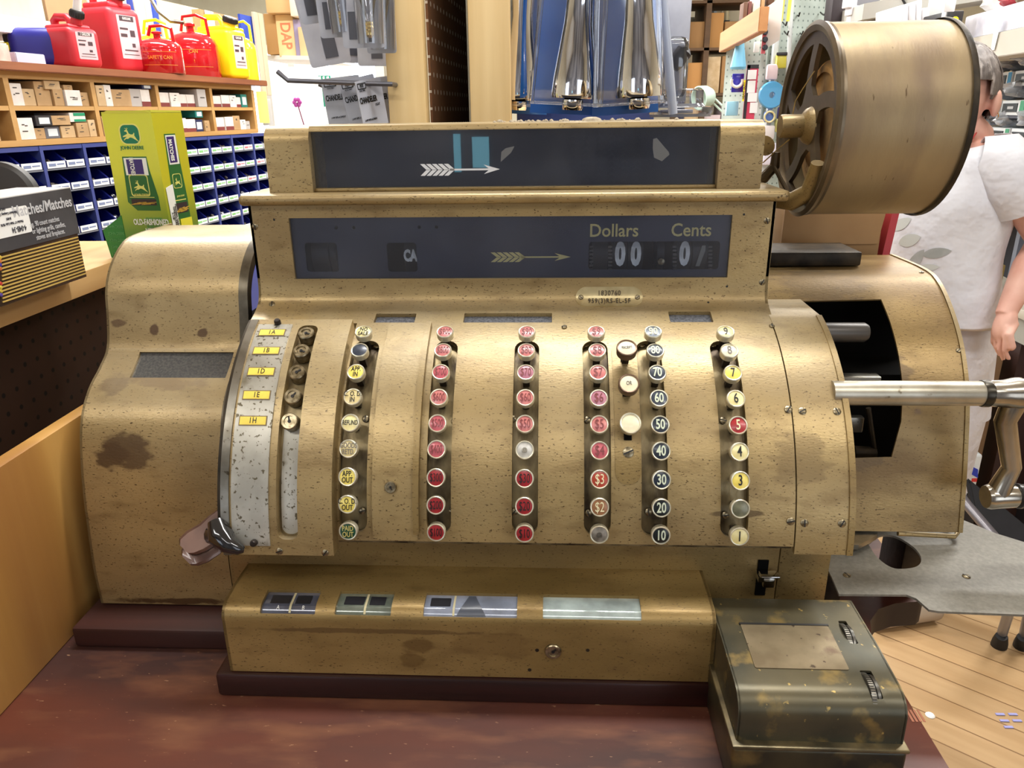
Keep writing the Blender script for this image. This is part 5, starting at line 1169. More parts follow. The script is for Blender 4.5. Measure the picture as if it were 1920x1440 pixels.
@localbuild
def safety_can(label, pxa, pxb, ytop, v, m, txt=None, spoutup=False, group=None):
    Ya, Yb = Yof(pxa, v), Yof(pxb, v); Yc = (Ya+Yb)/2; c0 = SP(Yc, v, ZT); rr = (atY(pxb, 100, Yc).x-atY(pxa, 100, Yc).x)/2*.98; H_ = atY((pxa+pxb)/2, ytop, Yc).z-ZT
    r = thing('safety_can', label, 'fuel can', c0, 0, group); hs_ = H_*.60
    bm = BM(); lathe(bm, [(rr*.97, .001), (rr, .004), (rr, hs_*.80), (rr*.99, hs_*.83), (rr*1.0, hs_*.86), (rr*.93, hs_), (rr*.75, hs_*1.12), (rr*.4, hs_*1.2), (rr*.2, hs_*1.22), (0, hs_*1.22)], (0, 0, 0), (0, 0, 1), 48); mk('can_body', bm, m, r, sharp=1.0)
    bm = BM(); lathe(bm, [(rr*.16, 0), (rr*.15, H_*.10), (rr*.22, H_*.11), (rr*.22, H_*.15), (rr*.1, H_*.17), (0, H_*.175)], (0, 0, hs_*1.18), (0, 0, 1), 20); mk('spout_neck', bm, m, r)
    bm = BM(); hz = hs_*1.1; tube(bm, [(rr*.75, 0, hz), (rr*.70, 0, H_*.92), (rr*.3, 0, H_*.99), (-rr*.25, 0, H_*.97), (-rr*.4, 0, hz+.02)], .006, 10); mk('handle', bm, m, r)
    dirc = Vector((-c0.x, -c0.y, 0)).normalized()
    if txt:
        bm = BM()
        for t, z, s in txt:
            V, F = textmesh(t, s, bold=.015, ext=.0001, sx=.9); a0 = math.atan2(dirc.y, dirc.x)
            vs = []
            for q in V: a = a0+q.x/(rr+.0008); vs.append(bm.verts.new((math.cos(a)*(rr+.0012+q.z), math.sin(a)*(rr+.0012+q.z), z+q.y)))
            for f in F:
                try: bm.faces.new([vs[i] for i in f])
                except ValueError: pass
        mk('lettering', bm, mat('orange_print', (232, 128, 40), .5), r)
        bm = BM(); a0 = math.atan2(dirc.y, dirc.x)
        for z in (hs_*.28, hs_*.72):
            prev = None
            for k in range(13):
                a = a0-.75+1.5*k/12; v0 = bm.verts.new((math.cos(a)*(rr+.001), math.sin(a)*(rr+.001), z)); v1 = bm.verts.new((math.cos(a)*(rr+.001), math.sin(a)*(rr+.001), z+.0014))
                if prev: bm.faces.new((prev[0], v0, v1, prev[1]))
                prev = (v0, v1)
        mk('print_border', bm, mat('orange_print', (232, 128, 40)), r)
    return r, rr, H_
safety_can('low round red safety can lettered SAFETY CAN, in front of the taller one', 266, 348, 46, -.04, redg, [('SAFETY CAN', .052, .016)])
r_, rr_, hh_ = safety_can('taller round red safety can with a flexible grey hose spout', 322, 412, 26, -.12, redg, [('CAN', .095, .017), ('!', .06, .016)])
LOCAL[0] = True; bm = BM(); tube(bm, [(-.02, -.0, hh_*.88), (-.07, -.01, hh_*.90), (-.11, -.02, hh_*1.05), (-.14, -.03, hh_*1.35), (-.19, -.04, hh_*1.6)], .007, 12); mk('flexible_hose', bm, steel, r_); LOCAL[0] = False
safety_can('round yellow safety can behind the two red safety cans', 252, 330, 34, -.24, yelp)
safety_can('round yellow steel can standing at far right end of the top board', 438, 486, 38, -.10, yelg)
# blue bucket shape, display box, papers at the left end of the top board
Yb_ = Yof(82, -.16); c0 = SP(Yb_, -.16, ZT); bm = BM(); box(bm, -.075, .095, -.06, .06, .001, .115, .03, seg=4); bmesh.ops.transform(bm, matrix=Matrix.Translation(c0)@Matrix.Rotation(SROT-R(60), 4, 'Z'), verts=bm.verts)
tag(mk('blue_tub', bm, mat('deep_blue_plastic', (36, 36, 130), .4), None, loc=c0), 'deep blue rounded plastic tub left of the small red can', 'tub')
bm = BM(); shbox(bm, Yof(42, -.03), Yof(96, -.03), -.03, .12, ZT, ZT+.030, .002); a = SP(Yof(70, -.03), -.09, ZT); tag(mk('display_tray', bm, mat('frosted_tray', (196, 196, 216), .2, coat=.5), None, loc=a), 'low frosted display tray in front of the blue tub', 'tray')
bm = BM(); shbox(bm, Yof(-30, -.03), Yof(34, -.03), -.03, .14, ZT, ZT+.05, .004); a = SP(Yof(5, -.03), -.09, ZT); tag(mk('torn_carton', bm, mat('torn_pink_carton', (214, 196, 184), .7, rgb2=(190, 90, 84), scale=9), None, loc=a), 'torn open pale carton at far left of the top board', 'carton')
for k in range(4):
    bm = BM(); shbox(bm, Yof(6+8*k, -.20), Yof(56, -.20), -.20, .03, ZT+.002+k*.024, ZT+.0245+k*.024, .002); a = SP(Yof(34, -.2), -.21, ZT+k*.024)
    rr2 = mk('battery_pack', bm, mat('yellow_black_%d' % (k % 2), ((222, 212, 40), (50, 48, 44))[k % 2], .4), None, loc=a); tag(rr2, '%s blister pack, %s from the bottom of the stack left of the blue tub' % (('yellow', 'black')[k % 2], ORD[k]), 'package', 'stacked packs at the left end')
# white shelf higher up and what stands behind the cans
r = thing('upper_shelf', 'thick white painted shelf above the left end of the fuel can board', 'shelf', SP(2.0, -.2, 1.74))
bm = BM(); shbox(bm, 1.5, Yof(122, -.18), -.18, .3, 1.742, 1.790, .002); mk('shelf_board', bm, mat('bright_white_paint', (246, 246, 244), .5), r)
bm = BM(); shbox(bm, 1.5, Yof(122, -.18)-.02, -.45, .03, ZT, 1.742); mk('dark_back', bm, blkc, r)
bcols = [(232, 226, 216), (226, 220, 212), (236, 232, 226), (222, 216, 206), (230, 226, 218)]
def backboard(pxa, pxb, v, z0, z1, c, nm, lb, cat, group=None, dep=.012):
    bm = BM(); Ya, Yb = Yof(pxa, v), Yof(pxb, v); shbox(bm, Ya, Yb, v, dep, z0, z1, .001); a = SP((Ya+Yb)/2, v-dep/2, z0)
    o = mk(nm, bm, mat('%s_%d_%d_%d' % ((nm,)+c), c, .7, rgb2=tuple(int(q*.95) for q in c), scale=7), None, loc=a); return tag(o, lb, cat, group)
backboard(100, 178, -.36, ZT, 1.95, (170, 138, 100), 'cardboard_sheet', 'brown cardboard sheet standing behind the red plastic cans', 'cardboard')
for k, (a, b) in enumerate(((180, 205), (207, 232), (234, 252), (266, 284), (286, 297))):
    backboard(a, b, -.36, ZT, 1.96, bcols[k], 'white_board', 'off-white panel standing behind the cans, %s from the left of the row' % ORD[k], 'panel', 'off-white panels behind the fuel cans')
backboard(254, 264, -.355, ZT, 1.96, (48, 70, 170), 'partition_board', 'narrow blue panel behind the round yellow can', 'panel')
backboard(298, 308, -.355, ZT, 1.96, (48, 78, 180), 'partition_board', 'narrow blue panel behind the flexible hose', 'panel')
backboard(310, 384, -.38, ZT, 1.97, (226, 214, 190), 'cream_board', 'wide cream panel behind the taller red safety can', 'panel')
backboard(386, 458, -.34, ZT, 1.96, (196, 158, 112), 'large_carton', 'large brown carton standing behind the yellow plastic can', 'carton', None, .12)
backboard(395, 411, -.335, 1.80, 1.96, (232, 226, 218), 'shipping_label', 'white shipping label stuck on the large brown carton', 'label', None, .001)
backboard(460, 484, -.30, ZT, 1.97, (52, 80, 190), 'partition_board', 'wide blue panel behind the yellow steel can at the far right', 'panel')
for k, (a, b) in enumerate(((486, 494), (495, 503))): backboard(a, b, -.28, 1.60, 1.99, (222, 206, 178), 'pale_board', 'pale upright board beyond the end of the can shelf, %s of two' % ORD[k], 'board', 'pale boards past the can shelf')

# ================================================================== DISPLAY RACK BEHIND THE REGISTER
pine = wood('pine_post', (236, 206, 150), (216, 180, 120), 'z', 9, .6, .12)
def B(o_, lab, cat, group=None, kind=None): return tag(o_, lab, cat, group, kind)
for k, (x0, x1) in enumerate(((-.2655, -.2035), (-.1305, -.0645))):
    bm = BM(); box(bm, x0, x1, 1.30, 1.338, 0, 2.4, .002); B(mk('wooden_post', bm, pine, None, loc=((x0+x1)/2, 1.32, 0)), ('left' if k == 0 else 'right')+' pale pine post behind the register, %s' % ('nearer the bulb packs' if k == 0 else 'nearer the blue packs'), 'post')
pegb = pegmat('brown_pegboard_face', (132, 94, 66), (206, 196, 180), .0270, 'YZ', .15); pegl = pegmat('grey_pegboard_face', (168, 166, 150), (70, 64, 56), .0270, 'YZ', .14)
bm = BM(); hexa(bm, [(-.2030, 1.339, .9), (-.1990, 1.339, .9), (-.152, 2.05, .9), (-.156, 2.05, .9), (-.2030, 1.339, 2.4), (-.1990, 1.339, 2.4), (-.152, 2.05, 2.4), (-.156, 2.05, 2.4)]); B(mk('pegboard', bm, pegb, None, loc=(-.18, 1.7, .9), smooth=False), 'dark brown pegboard seen between the two pine posts', 'pegboard')
bm = BM(); hexa(bm, [(-.1370, 1.339, .9), (-.1330, 1.339, .9), (-.165, 1.85, .9), (-.169, 1.85, .9), (-.1370, 1.339, 2.4), (-.1330, 1.339, 2.4), (-.165, 1.85, 2.4), (-.169, 1.85, 2.4)]); B(mk('pegboard', bm, pegl, None, loc=(-.15, 1.6, .9), smooth=False), 'narrow pale grey pegboard edge just left of the right pine post', 'pegboard')
for k in range(2):
    p = atY(828+k*10, 160, 1.55); bm = BM(); tube(bm, [p+Vector((0, .03, .012)), p, p+Vector((0, -.006, -.012))], .0035, 8); B(mk('peg_hook', bm, steel, None, loc=p), '%s of two short grey hooks on the brown pegboard' % ('left' if k == 0 else 'right'), 'hook')
# bulb packs
cardg = mat('silver_grey_card', (200, 203, 214), .45, .0, rgb2=(160, 163, 176), scale=10, coat=.2); clearp = clear_glass('clear_blister', (250, 251, 253), .06, .05, haze=.03, haze_col=(220, 225, 235)); brassb = mat('bulb_brass', (214, 190, 120), .2, .9); barm = mat('barcode_grey', (88, 90, 100), .5)
bulbg = clear_glass('bulb_glass', (248, 248, 250), .14, .01)
@localbuild
def bulb_pack(px, pyb, Y, wpx, hpx, tilt, label, bulb=True, turn=0, lit=False):
    c0 = atY(px, pyb, Y); w = wpx*Y/1470; h = hpx*Y/1470
    r = thing('bulb_pack', label, 'package', c0, turn, 'chandelier bulb packs on the hooks'); r.rotation_euler = (0, tilt, turn)
    bm = BM(); plate(bm, lambda a, b: (Vector((a, 0, b)), Vector((0, -1, 0))), rrect(-w/2, 0, w/2, h, w*.08), th=.0008); mk('card', bm, cardg, r)
    bm = BM()
    if bulb:
        bm = BM(); lathe(bm, [(.0025, 0), (.006, .004), (.006, .008), (.0068, .010), (.006, .012), (.0068, .0145), (.006, .017), (.0068, .0195), (.006, .022)], (w*.20, -.016, .012), (0, 0, 1), 18); b_ = mk('bulb_base', bm, brassb, r)
        bm = BM(); lathe(bm, [(.0025, -.002), (.0028, .003)], (w*.20, -.016, .009), (0, 0, 1), 12); mk('contact', bm, ink, b_)
        bm = BM(); lathe(bm, [(.006, 0), (.010, .02), (.016, .045), (.017, .06), (.012, .085), (.004, .11), (0, .115)], (w*.20, -.016, .034), (0, 0, 1), 20); mk('bulb_glass', bm, bulbg, r)
        bm = BM(); plate(bm, lambda a, b: (Vector((a, -.001, b)), Vector((0, -1, 0))), rrect(-w*.34, .012, -w*.1, .05), th=.0003); mk('barcode', bm, barm, r)
        bm = BM(); tube(bm, [(w*.20, -.014, .004), (w*.20, -.014, h*.6)], [.0195, .023], 18); mk('blister', bm, clearp, r)
    return r
random.seed(2)
for i, (px, pyb, Y, wp, hp_, t, tu, nm) in enumerate(((606, 42, 1.30, 74, 170, -.14, .35, 'leftmost bulb pack of the upper row, turned sideways, brass base showing'), (636, 70, 1.26, 66, 190, -.05, .1, 'second bulb pack of the upper row with a barcode and brass base'), (684, 90, 1.23, 78, 200, .0, 0, 'third bulb pack of the upper row, the most frontal, brass base showing'), (716, 100, 1.29, 60, 200, .02, -.3, 'rightmost bulb pack of the upper row, partly behind the post'),
        )):
    bulb_pack(px, pyb, Y, wp, hp_, t, nm, True, tu)
for i, (px, pyb, Y, wp, hp_, t, tu, nm) in enumerate(((622, 122, 1.42, 74, 150, -.16, .3, 'leftmost grey pack of the back row hanging under the upper bulb packs'), (664, 118, 1.45, 66, 150, .04, 0, 'middle grey pack of the back row hanging under the upper bulb packs'), (704, 124, 1.43, 66, 150, .02, -.1, 'rightmost grey pack of the back row hanging under the upper bulb packs'))):
    r = bulb_pack(px, pyb, Y, wp, hp_, t, nm, False, tu); bm = BM(); w = wp*Y/1470; plate(bm, lambda a, b: (Vector((a, -.001, b)), Vector((0, -1, 0))), rrect(-w*.1, .012, w*.22, .048), th=.0003); LOCAL[0] = True; mk('barcode', bm, barm, r); LOCAL[0] = False
for i, (px, pyb, Y, wp, t, tu, nm) in enumerate(((652, 232, 1.33, 72, -.10, 0, 'leftmost lettered chandelier bulb card on the long grey hook'), (690, 232, 1.30, 66, -.2, .1, 'middle lettered chandelier bulb card tilted on the long grey hook'), (706, 236, 1.28, 60, -.16, .9, 'chandelier bulb card seen nearly edge-on on the long grey hook'), (726, 232, 1.34, 66, -.08, 0, 'rightmost lettered chandelier bulb card beside the post'))):
    c0 = atY(px, pyb, Y); w = wp*Y/1470; h = 82*Y/1470
    LOCAL[0] = True; r = thing('bulb_card', nm, 'package', c0, tu, 'lettered bulb cards on the long hook'); r.rotation_euler = (0, t, tu)
    bm = BM(); plate(bm, lambda a, b: (Vector((a, 0, b)), Vector((0, -1, 0))), rrect(-w/2, 0, w/2, h, .002), th=.001); mk('card', bm, cardg, r)
    bm = BM(); addtext(bm, 'CHANDELIER', .0125, (-w*.45, -.0004, h*.58), (1, 0, 0), (0, 0, 1), align='LEFT', sx=.46, bold=.03); addtext(bm, 'LIGHT', .006, (w*.2, -.0004, h*.45), (1, 0, 0), (0, 0, 1), sx=.6); addtext(bm, 'LAMP REPLACEMENT', .0045, (-w*.4, -.0004, h*.16), (1, 0, 0), (0, 0, 1), align='LEFT', sx=.6)
    plate(bm, lambda a, b: (Vector((a, -.0006, b)), Vector((0, -1, 0))), rrect(-w*.44, h*.82, -w*.12, h*.95, .001), [rrect(-w*.42, h*.84, -w*.14, h*.93, .001)], th=.0003); addtext(bm, 'FEIT', .007, (-w*.28, -.0004, h*.885), (1, 0, 0), (0, 0, 1), sx=.6, bold=.02); addtext(bm, 'ELECTRIC', .004, (-w*.28, -.0004, h*.79), (1, 0, 0), (0, 0, 1), sx=.7)
    mk('lettering', bm, ink, r); LOCAL[0] = False
hookm = mat('dark_steel_hook', (104, 104, 112), .35, .7)
for k, (pts_, Y, nm) in enumerate((([(520, 134), (540, 151), (640, 155), (735, 158)], 1.27, 'long grey steel hook with upturned tip carrying the bulb cards'), ([(598, 158), (615, 165), (735, 167)], 1.36, 'second grey steel hook behind the long one'))):
    P_ = [atY(a, b, Y) for a, b in pts_]; bm = BM(); tube(bm, P_+[P_[-1]+Vector((.0, .035, 0))], .0038, 10); B(mk('display_hook', bm, hookm, None, loc=P_[-1]), nm, 'hook')
# chrome faucets in blue blister packs
bluec = mat('bright_blue_card', (30, 112, 200), .3, rgb2=(34, 84, 170), scale=5, coat=.5); dbl = mat('dark_blue_card', (40, 58, 116), .4, coat=.4); gtxt = mat('grey_text_card', (150, 152, 168), .5, rgb2=(138, 140, 156), scale=10); chr2 = mat('mirror_chrome', (235, 235, 238), .06, 1.0)
@localbuild
def blue_pack(px, Y, wpx, label, turn=0, tilt=0, side=1, strip=True):
    c0 = atY(px, 214, Y); w = wpx*Y/1470; h = .34
    r = thing('chrome_fitting_pack', label, 'package', c0, turn, 'chrome fittings in blue packs'); r.rotation_euler = (0, tilt, turn)
    bm = BM(); plate(bm, lambda a, b: (Vector((a, 0, b)), Vector((0, -1, 0))), [(-w/2, 0), (w/2, 0), (w*.40, h), (-w*.30, h)], th=.0012); mk('backing_card', bm, bluec, r)
    bm = BM(); cx = w*.10*side
    lathe(bm, [(.032, .022), (.033, .026), (.031, .05), (.026, .085), (.021, .12), (.019, .15), (.021, .19), (.024, .26), (.024, h-.02)], (cx, -.030, 0), (0, 0, 1), 40); mk('chrome_body', bm, chr2, r)
    bm = BM(); lathe(bm, [(.014, .006), (.016, .010), (.016, .020), (.012, .022)], (cx, -.030, 0), (0, 0, 1), 28); mk('chrome_foot', bm, chr2, r)
    if strip:
        bm = BM(); plate(bm, lambda a, b: (Vector((a, -.0155-.15*(a-cx-.024), b)), Vector((.1, -1, 0)).normalized()), rrect(cx+.022, .022, w*.49, h*.86, .002), th=.0005); o = mk('text_card', bm, gtxt, r)
        bm = BM()
        for k in range(9):
            z = .05+k*.012+(.01 if k > 5 else 0); plate(bm, lambda a, b: (Vector((a, -.0162-.15*(a-cx-.024), b)), Vector((.1, -1, 0)).normalized()), rrect(cx+.026, z, cx+.026+(w*.49-cx-.026)*(.6+.3*((k*7) % 3)/3), z+.0012), th=.0002)
        mk('small_print', bm, mat('violet_grey_print', (96, 96, 120), .5), o)
    bm = BM(); plate(bm, lambda a, b: (Vector((a, -.0665+.04*abs(a/w*2)**3, b)), Vector((0, -1, 0))), [(-w*.50, .012), (w*.50, .012), (w*.42, h*.9), (-w*.36, h*.9)], th=.0006)
    tube(bm, [(-w*.48, -.03, .012), (-w*.34, -.03, h*.9)], .0035, 8); tube(bm, [(w*.49, -.03, .012), (w*.41, -.03, h*.9)], .0035, 8); tube(bm, [(-w*.48, -.06, .014), (w*.48, -.06, .014)], .002, 8)
    mk('clear_blister', bm, clearp, r)
    return r
blue_pack(1058, 1.20, 128, 'left chrome fitting in a blue blister pack with a grey text strip', 0, .06)
blue_pack(1172, 1.18, 122, 'right chrome fitting in a blue blister pack, brightest reflections', .05, -.05, side=1.6, strip=False)
blue_pack(990, 1.38, 70, 'dark blue blister pack partly hidden behind the right pine post', -.2, .05, side=-1.6)
# clear packs at the right end of that rack
def ppx(px, py, Y): return atY(px, py, Y)
r = thing('clear_tub_pack', 'clear plastic lidded tub pack at right end of the rack', 'package', ppx(1285, 215, 1.3))
bm = BM(); lathe(bm, [(.050, .0), (.052, .004), (.052, .010), (.040, .012), (.036, .016), (.035, .036), (.030, .038), (0, .038)], ppx(1275, 214, 1.3), (0, 0, 1), 40); mk('tub', bm, clearp, r)
bm = BM(); lathe(bm, [(.049, -.004), (.049, 0), (0, 0)], ppx(1275, 214, 1.3), (0, 0, 1), 40); mk('tub_base', bm, mat('smoky_grey', (120, 124, 134), .2, coat=.6), r)
r = thing('clear_blister_pack', 'tall clear blister pack with a black fitting right of the blue packs', 'package', ppx(1262, 180, 1.32))
c_ = ppx(1258, 190, 1.32)
bm = BM(); box(bm, c_.x-.028, c_.x+.024, 1.32, 1.322, c_.z, c_.z+.22, .0008); mk('card', bm, cardg, r)
bm = BM(); box(bm, c_.x-.018, c_.x+.020, 1.285, 1.319, c_.z+.004, c_.z+.095, .012, seg=3); mk('blister', bm, clearp, r)
bm = BM(); lathe(bm, [(.010, 0), (.013, .01), (.013, .03), (.006, .036)], (c_.x-.004, 1.300, c_.z+.05), (.6, 0, .8), 20); mk('black_fitting', bm, blkc, r)
bm = BM(); tube(bm, [ppx(1243, 0, 1.22), ppx(1262, 214, 1.22)], .007, 12); B(mk('clear_tube', bm, mat('frosted_clear_tube', (196, 206, 224), .12, trans=0.0, coat=.8, alpha=.72), None, loc=ppx(1262, 214, 1.22)), 'slim upright frosted plastic tube right of the blue packs', 'tube')
for k, (a, b, c2, d2, cc, nm) in enumerate(((1238, 205, 1300, 214, (90, 96, 116), 'flat grey pack'), (1226, 186, 1262, 202, (216, 218, 226), 'white striped pack'), (1236, 140, 1254, 158, (70, 170, 60), 'small green pack'))):
    p, q = ppx(a, d2, 1.36+.02*k), ppx(c2, b, 1.36+.02*k); bm = BM(); box(bm, p.x, q.x, 1.36+.02*k, 1.378+.02*k, p.z, q.z, .002); B(mk('small_pack', bm, mat('pack_c%d' % k, cc, .3, coat=.4), None, loc=((p.x+q.x)/2, 1.37, p.z)), nm+' lying among the clear packs at right end of the rack', 'package')
bm = BM(); box(bm, -.05, .27, 1.28, 1.42, 1.448, 1.470, .002); B(mk('rack_ledge', bm, pine, None, loc=(.1, 1.35, 1.448)), 'pine ledge behind the register carrying the blue packs', 'shelf')
bm = BM(); box(bm, -.06, .185, 1.425, 1.44, .0, 2.4, .002); B(mk('rack_backboard', bm, dbl, None, loc=(.1, 1.43, 0)), 'dark blue backboard behind the chrome fitting packs', 'board')

# ================================================================== RIGHT HALF OF THE SHOP
def pbox(name, x0, x1, yt, yb, Y, dep, m, lab, cat, group=None, bev=.003, rz=0, kind=None):
    """a real box standing at depth Y whose front spans the given sight lines"""
    p, q = atY((x0+x1)/2, yb, Y), atY((x0+x1)/2, yt, Y); w = atY(x1, yb, Y).x-atY(x0, yb, Y).x
    bm = BM(); box(bm, -w/2, w/2, 0, dep, 0, q.z-p.z, bev)
    LOCAL[0] = True; o = mk(name, bm, m, None); LOCAL[0] = False
    o.location = p; o.rotation_euler = (0, 0, rz); return tag(o, lab, cat, group, kind)
# far back: goods shelves against the back wall
fs = thing('back_shelving', 'tall dark wooden shelving full of cartons by the back wall', 'shelving unit', atY(1320, 500, 6.4))
dwood = wood('dark_old_shelf', (96, 70, 44), (70, 50, 32), 'x', 5, .7, .1)
X0, X1 = atY(1284, 120, 6.4).x, atY(1362, 120, 6.4).x
for z in (.9, 1.25, 1.62, 1.95, 2.28):
    bm = BM(); box(bm, X0, X1+.4, 6.4, 6.9, z-.02, z); mk('shelf', bm, dwood, fs)
for x in (X0, (X0+X1)/2, X1+.4):
    bm = BM(); box(bm, x-.02, x+.02, 6.4, 6.9, 0, 2.3); mk('upright', bm, dwood, fs)
random.seed(9)
cms = [kraft, kraft2, mat('amber_carton', (176, 128, 72), .75), mat('tawny_carton', (150, 112, 68), .75), mat('olive_carton', (112, 116, 92), .75), mat('pinkish_carton', (196, 178, 180), .7)]
nn = ['brown', 'pale brown', 'amber', 'tawny', 'olive', 'pinkish grey']
zr = ['lowest', 'second lowest', 'middle', 'top']
for j, z in enumerate((.9, 1.25, 1.62, 1.95)):
    x = X0+.03; k = 0
    while x < X1+.33 and k < 5:
        w = random.uniform(.12, .22); h = random.uniform(.18, .30); c = random.choice([0, 1, 2, 3, 3, 4, 5, 2])
        w = min(w, X1+.37-x); bm = BM(); box(bm, x, x+w-.01, 6.42+random.uniform(0, .04), 6.8, z+.001, z+h, .004)
        tag(mk('large_carton', bm, cms[c], None, loc=(x+w/2, 6.6, z)), '%s carton, %s from the left on the %s shelf at the back wall' % (nn[c], ORD[k], zr[j]), 'carton', 'cartons on the back wall shelving'); x += w; k += 1
r = thing('breaker_box', 'grey metal electrical breaker box mounted on the cream back wall', 'electrical box', atY(1333, 50, 7.2))
p, q = atY(1322, 50, 7.2), atY(1345, 10, 7.2); bm = BM(); box(bm, p.x, q.x, 7.2, 7.298, p.z, q.z, .004); mk('housing', bm, mat('box_grey', (122, 136, 146), .5), r)
bm = BM(); cx = (p.x+q.x)/2; 
for dz in (.09, .13): box(bm, cx-.02, cx+.02, 7.19, 7.2, p.z+dz, p.z+dz+.03)
mk('breaker_switches', bm, ink, r)
pbox('utility_meter', 1346, 1366, 38, 70, 7.15, .14, mat('meter_grey', (86, 92, 100), .5), 'dark grey utility meter right of the breaker box', 'meter')
pbox('wall_speaker', 1291, 1304, 32, 54, 7.1, .16, mat('dark_olive_plastic', (84, 82, 70), .5), 'small dark box on the back wall left of the breaker box', 'box')
for k, (px, y0, y1, c) in enumerate(((1364, 0, 38, (196, 184, 150)), (1355, 2, 40, (150, 140, 120)), (1316, 30, 110, (110, 96, 70)))):
    bm = BM(); tube(bm, [atY(px, y1, 7.24), atY(px, y0-20, 7.24)], .014, 8); tag(mk('conduit_pipe', bm, mat('pipe_%d' % k, c, .5), None, loc=atY(px, y1, 7.24)), ['pale conduit pipe right of the breaker box', 'thin grey conduit pipe just right of the breaker box', 'brown pipe left of the breaker box'][k], 'pipe')
bm = BM(); tube(bm, [atY(1286, 200, 2.6)-Vector((0, 0, 1.3)), atY(1286, -10, 2.6)], .012, 12); tag(mk('dark_pole', bm, mat('dark_blue_pole', (50, 52, 70), .4), None, loc=atY(1286, 200, 2.6)-Vector((0, 0, 1.3))), 'slim dark vertical pole right of the clear blister packs', 'pole')
for k, (a, b, c2, d2, cc, nm) in enumerate(((1254, 1282, 16, 36, (112, 112, 140), 'upper grey-violet drawer box'), (1254, 1281, 37, 62, (104, 104, 134), 'lower grey-violet drawer box'))):
    pbox('drawer_box', a, 1286, c2, d2, 2.5, .2, mat('violet_grey_box', (108, 108, 136), .5), nm+' hanging left of the dark pole', 'box')
for k, px in enumerate((1263, 1271, 1279)):
    p = atY(px, 17, 2.0); bm = BM(); tube(bm, [p, p+Vector((0, .0, .05))], [.003, .007], 8); tag(mk('steel_prong', bm, steel, None, loc=p), 'pointed steel prong hanging at the top, %s of three' % ORD[k], 'prong', 'steel prongs above the drawer boxes')
# desk lamp
r = thing('clip_lamp', 'pale green articulated work lamp with a round shade in the background', 'lamp', atY(1350, 230, 4.6))
lampm = mat('pale_green_enamel', (176, 196, 184), .35); c_ = atY(1318, 183, 4.6)
bm = BM(); lathe(bm, [(.02, -.07), (.045, -.055), (.062, -.02), (.066, .03), (.06, .032), (.055, -.018), (0, -.05)], c_, (-.75, -.45, -.1), 28); mk('lamp_shade', bm, lampm, r)
bm = BM(); a_, b_ = c_+Vector((.05, .02, .012)), atY(1356, 200, 4.6)
tube(bm, [a_, b_], .006, 8); mk('arm', bm, lampm, r)
bm = BM(); tube(bm, [a_+Vector((.0, 0, -.03)), b_+Vector((0, 0, -.03))], .006, 8); mk('arm', bm, lampm, r)
bm = BM(); tube(bm, [b_+Vector((0, 0, .01)), Vector((b_.x+.05, 4.6, .92))], .010, 8); lathe(bm, [(.08, 0), (.08, .02), (0, .03)], (b_.x+.05, 4.6, .901), (0, 0, 1), 24); mk('stand', bm, lampm, r)
wx_ = atY(1330, 200, 4.4).x; bm = BM(); box(bm, wx_-.15, wx_+.35, 4.4, 5.0, .86, .90, .002)
for lx in (-.13, .32):
    for ly in (4.43, 4.96): box(bm, wx_+lx-.02, wx_+lx+.02, ly-.02, ly+.02, .001, .86)
tag(mk('work_bench', bm, dwood, None, loc=(wx_, 4.7, .001)), 'dark wooden bench under the pale green lamp', 'bench')
# pegboards
pgm = pegmat('mint_pegboard_face', (190, 202, 194), (120, 132, 126), .0254, 'XZ', .15)
PY = 3.3
def panel(name, x0, x1, Ya, Yb, z0, z1, m, lab):
    a, b = atY(x0, 200, Ya), atY(x1, 200, Yb); L = math.hypot(b.x-a.x, Yb-Ya); bm = BM(); box(bm, 0, L, 0, .008, 0, z1-z0)
    LOCAL[0] = True; o = mk(name, bm, m, None); LOCAL[0] = False; o.location = (a.x, Ya, z0); o.rotation_euler = (0, 0, math.atan2(Yb-Ya, b.x-a.x)); tag(o, lab, 'pegboard'); return o
panel('pegboard', 1354, 1428, PY+.15, PY, .6, atY(1390, 60, PY).z, pgm, 'pale mint pegboard under the diagonal wooden beam')
panel('pegboard', 1431, 1600, PY+.02, PY+.25, .6, 2.15, pgm, 'pale mint pegboard left of and behind the brass drum')
bm = BM(); a, b = atY(1429.5, 330, PY), atY(1429.5, 40, PY); box(bm, a.x-.010, a.x+.010, PY-.02, PY+.01, .6, b.z, .002); tag(mk('corner_strip', bm, mat('pale_metal', (206, 212, 212), .4), None, loc=(a.x, PY, .6)), 'pale metal corner strip between the two mint pegboards', 'strip')
bm = BM(); a, b = atY(1484, 330, PY-.05), atY(1477, -10, PY-.05); tube(bm, [(a.x, PY-.05, .6), (b.x, PY-.05, 2.2)], .009, 10); tag(mk('steel_pole', bm, mat('pale_metal', (206, 212, 212)), None, loc=(a.x, PY-.05, .6)), 'pale steel pole in front of the right mint pegboard', 'pole')
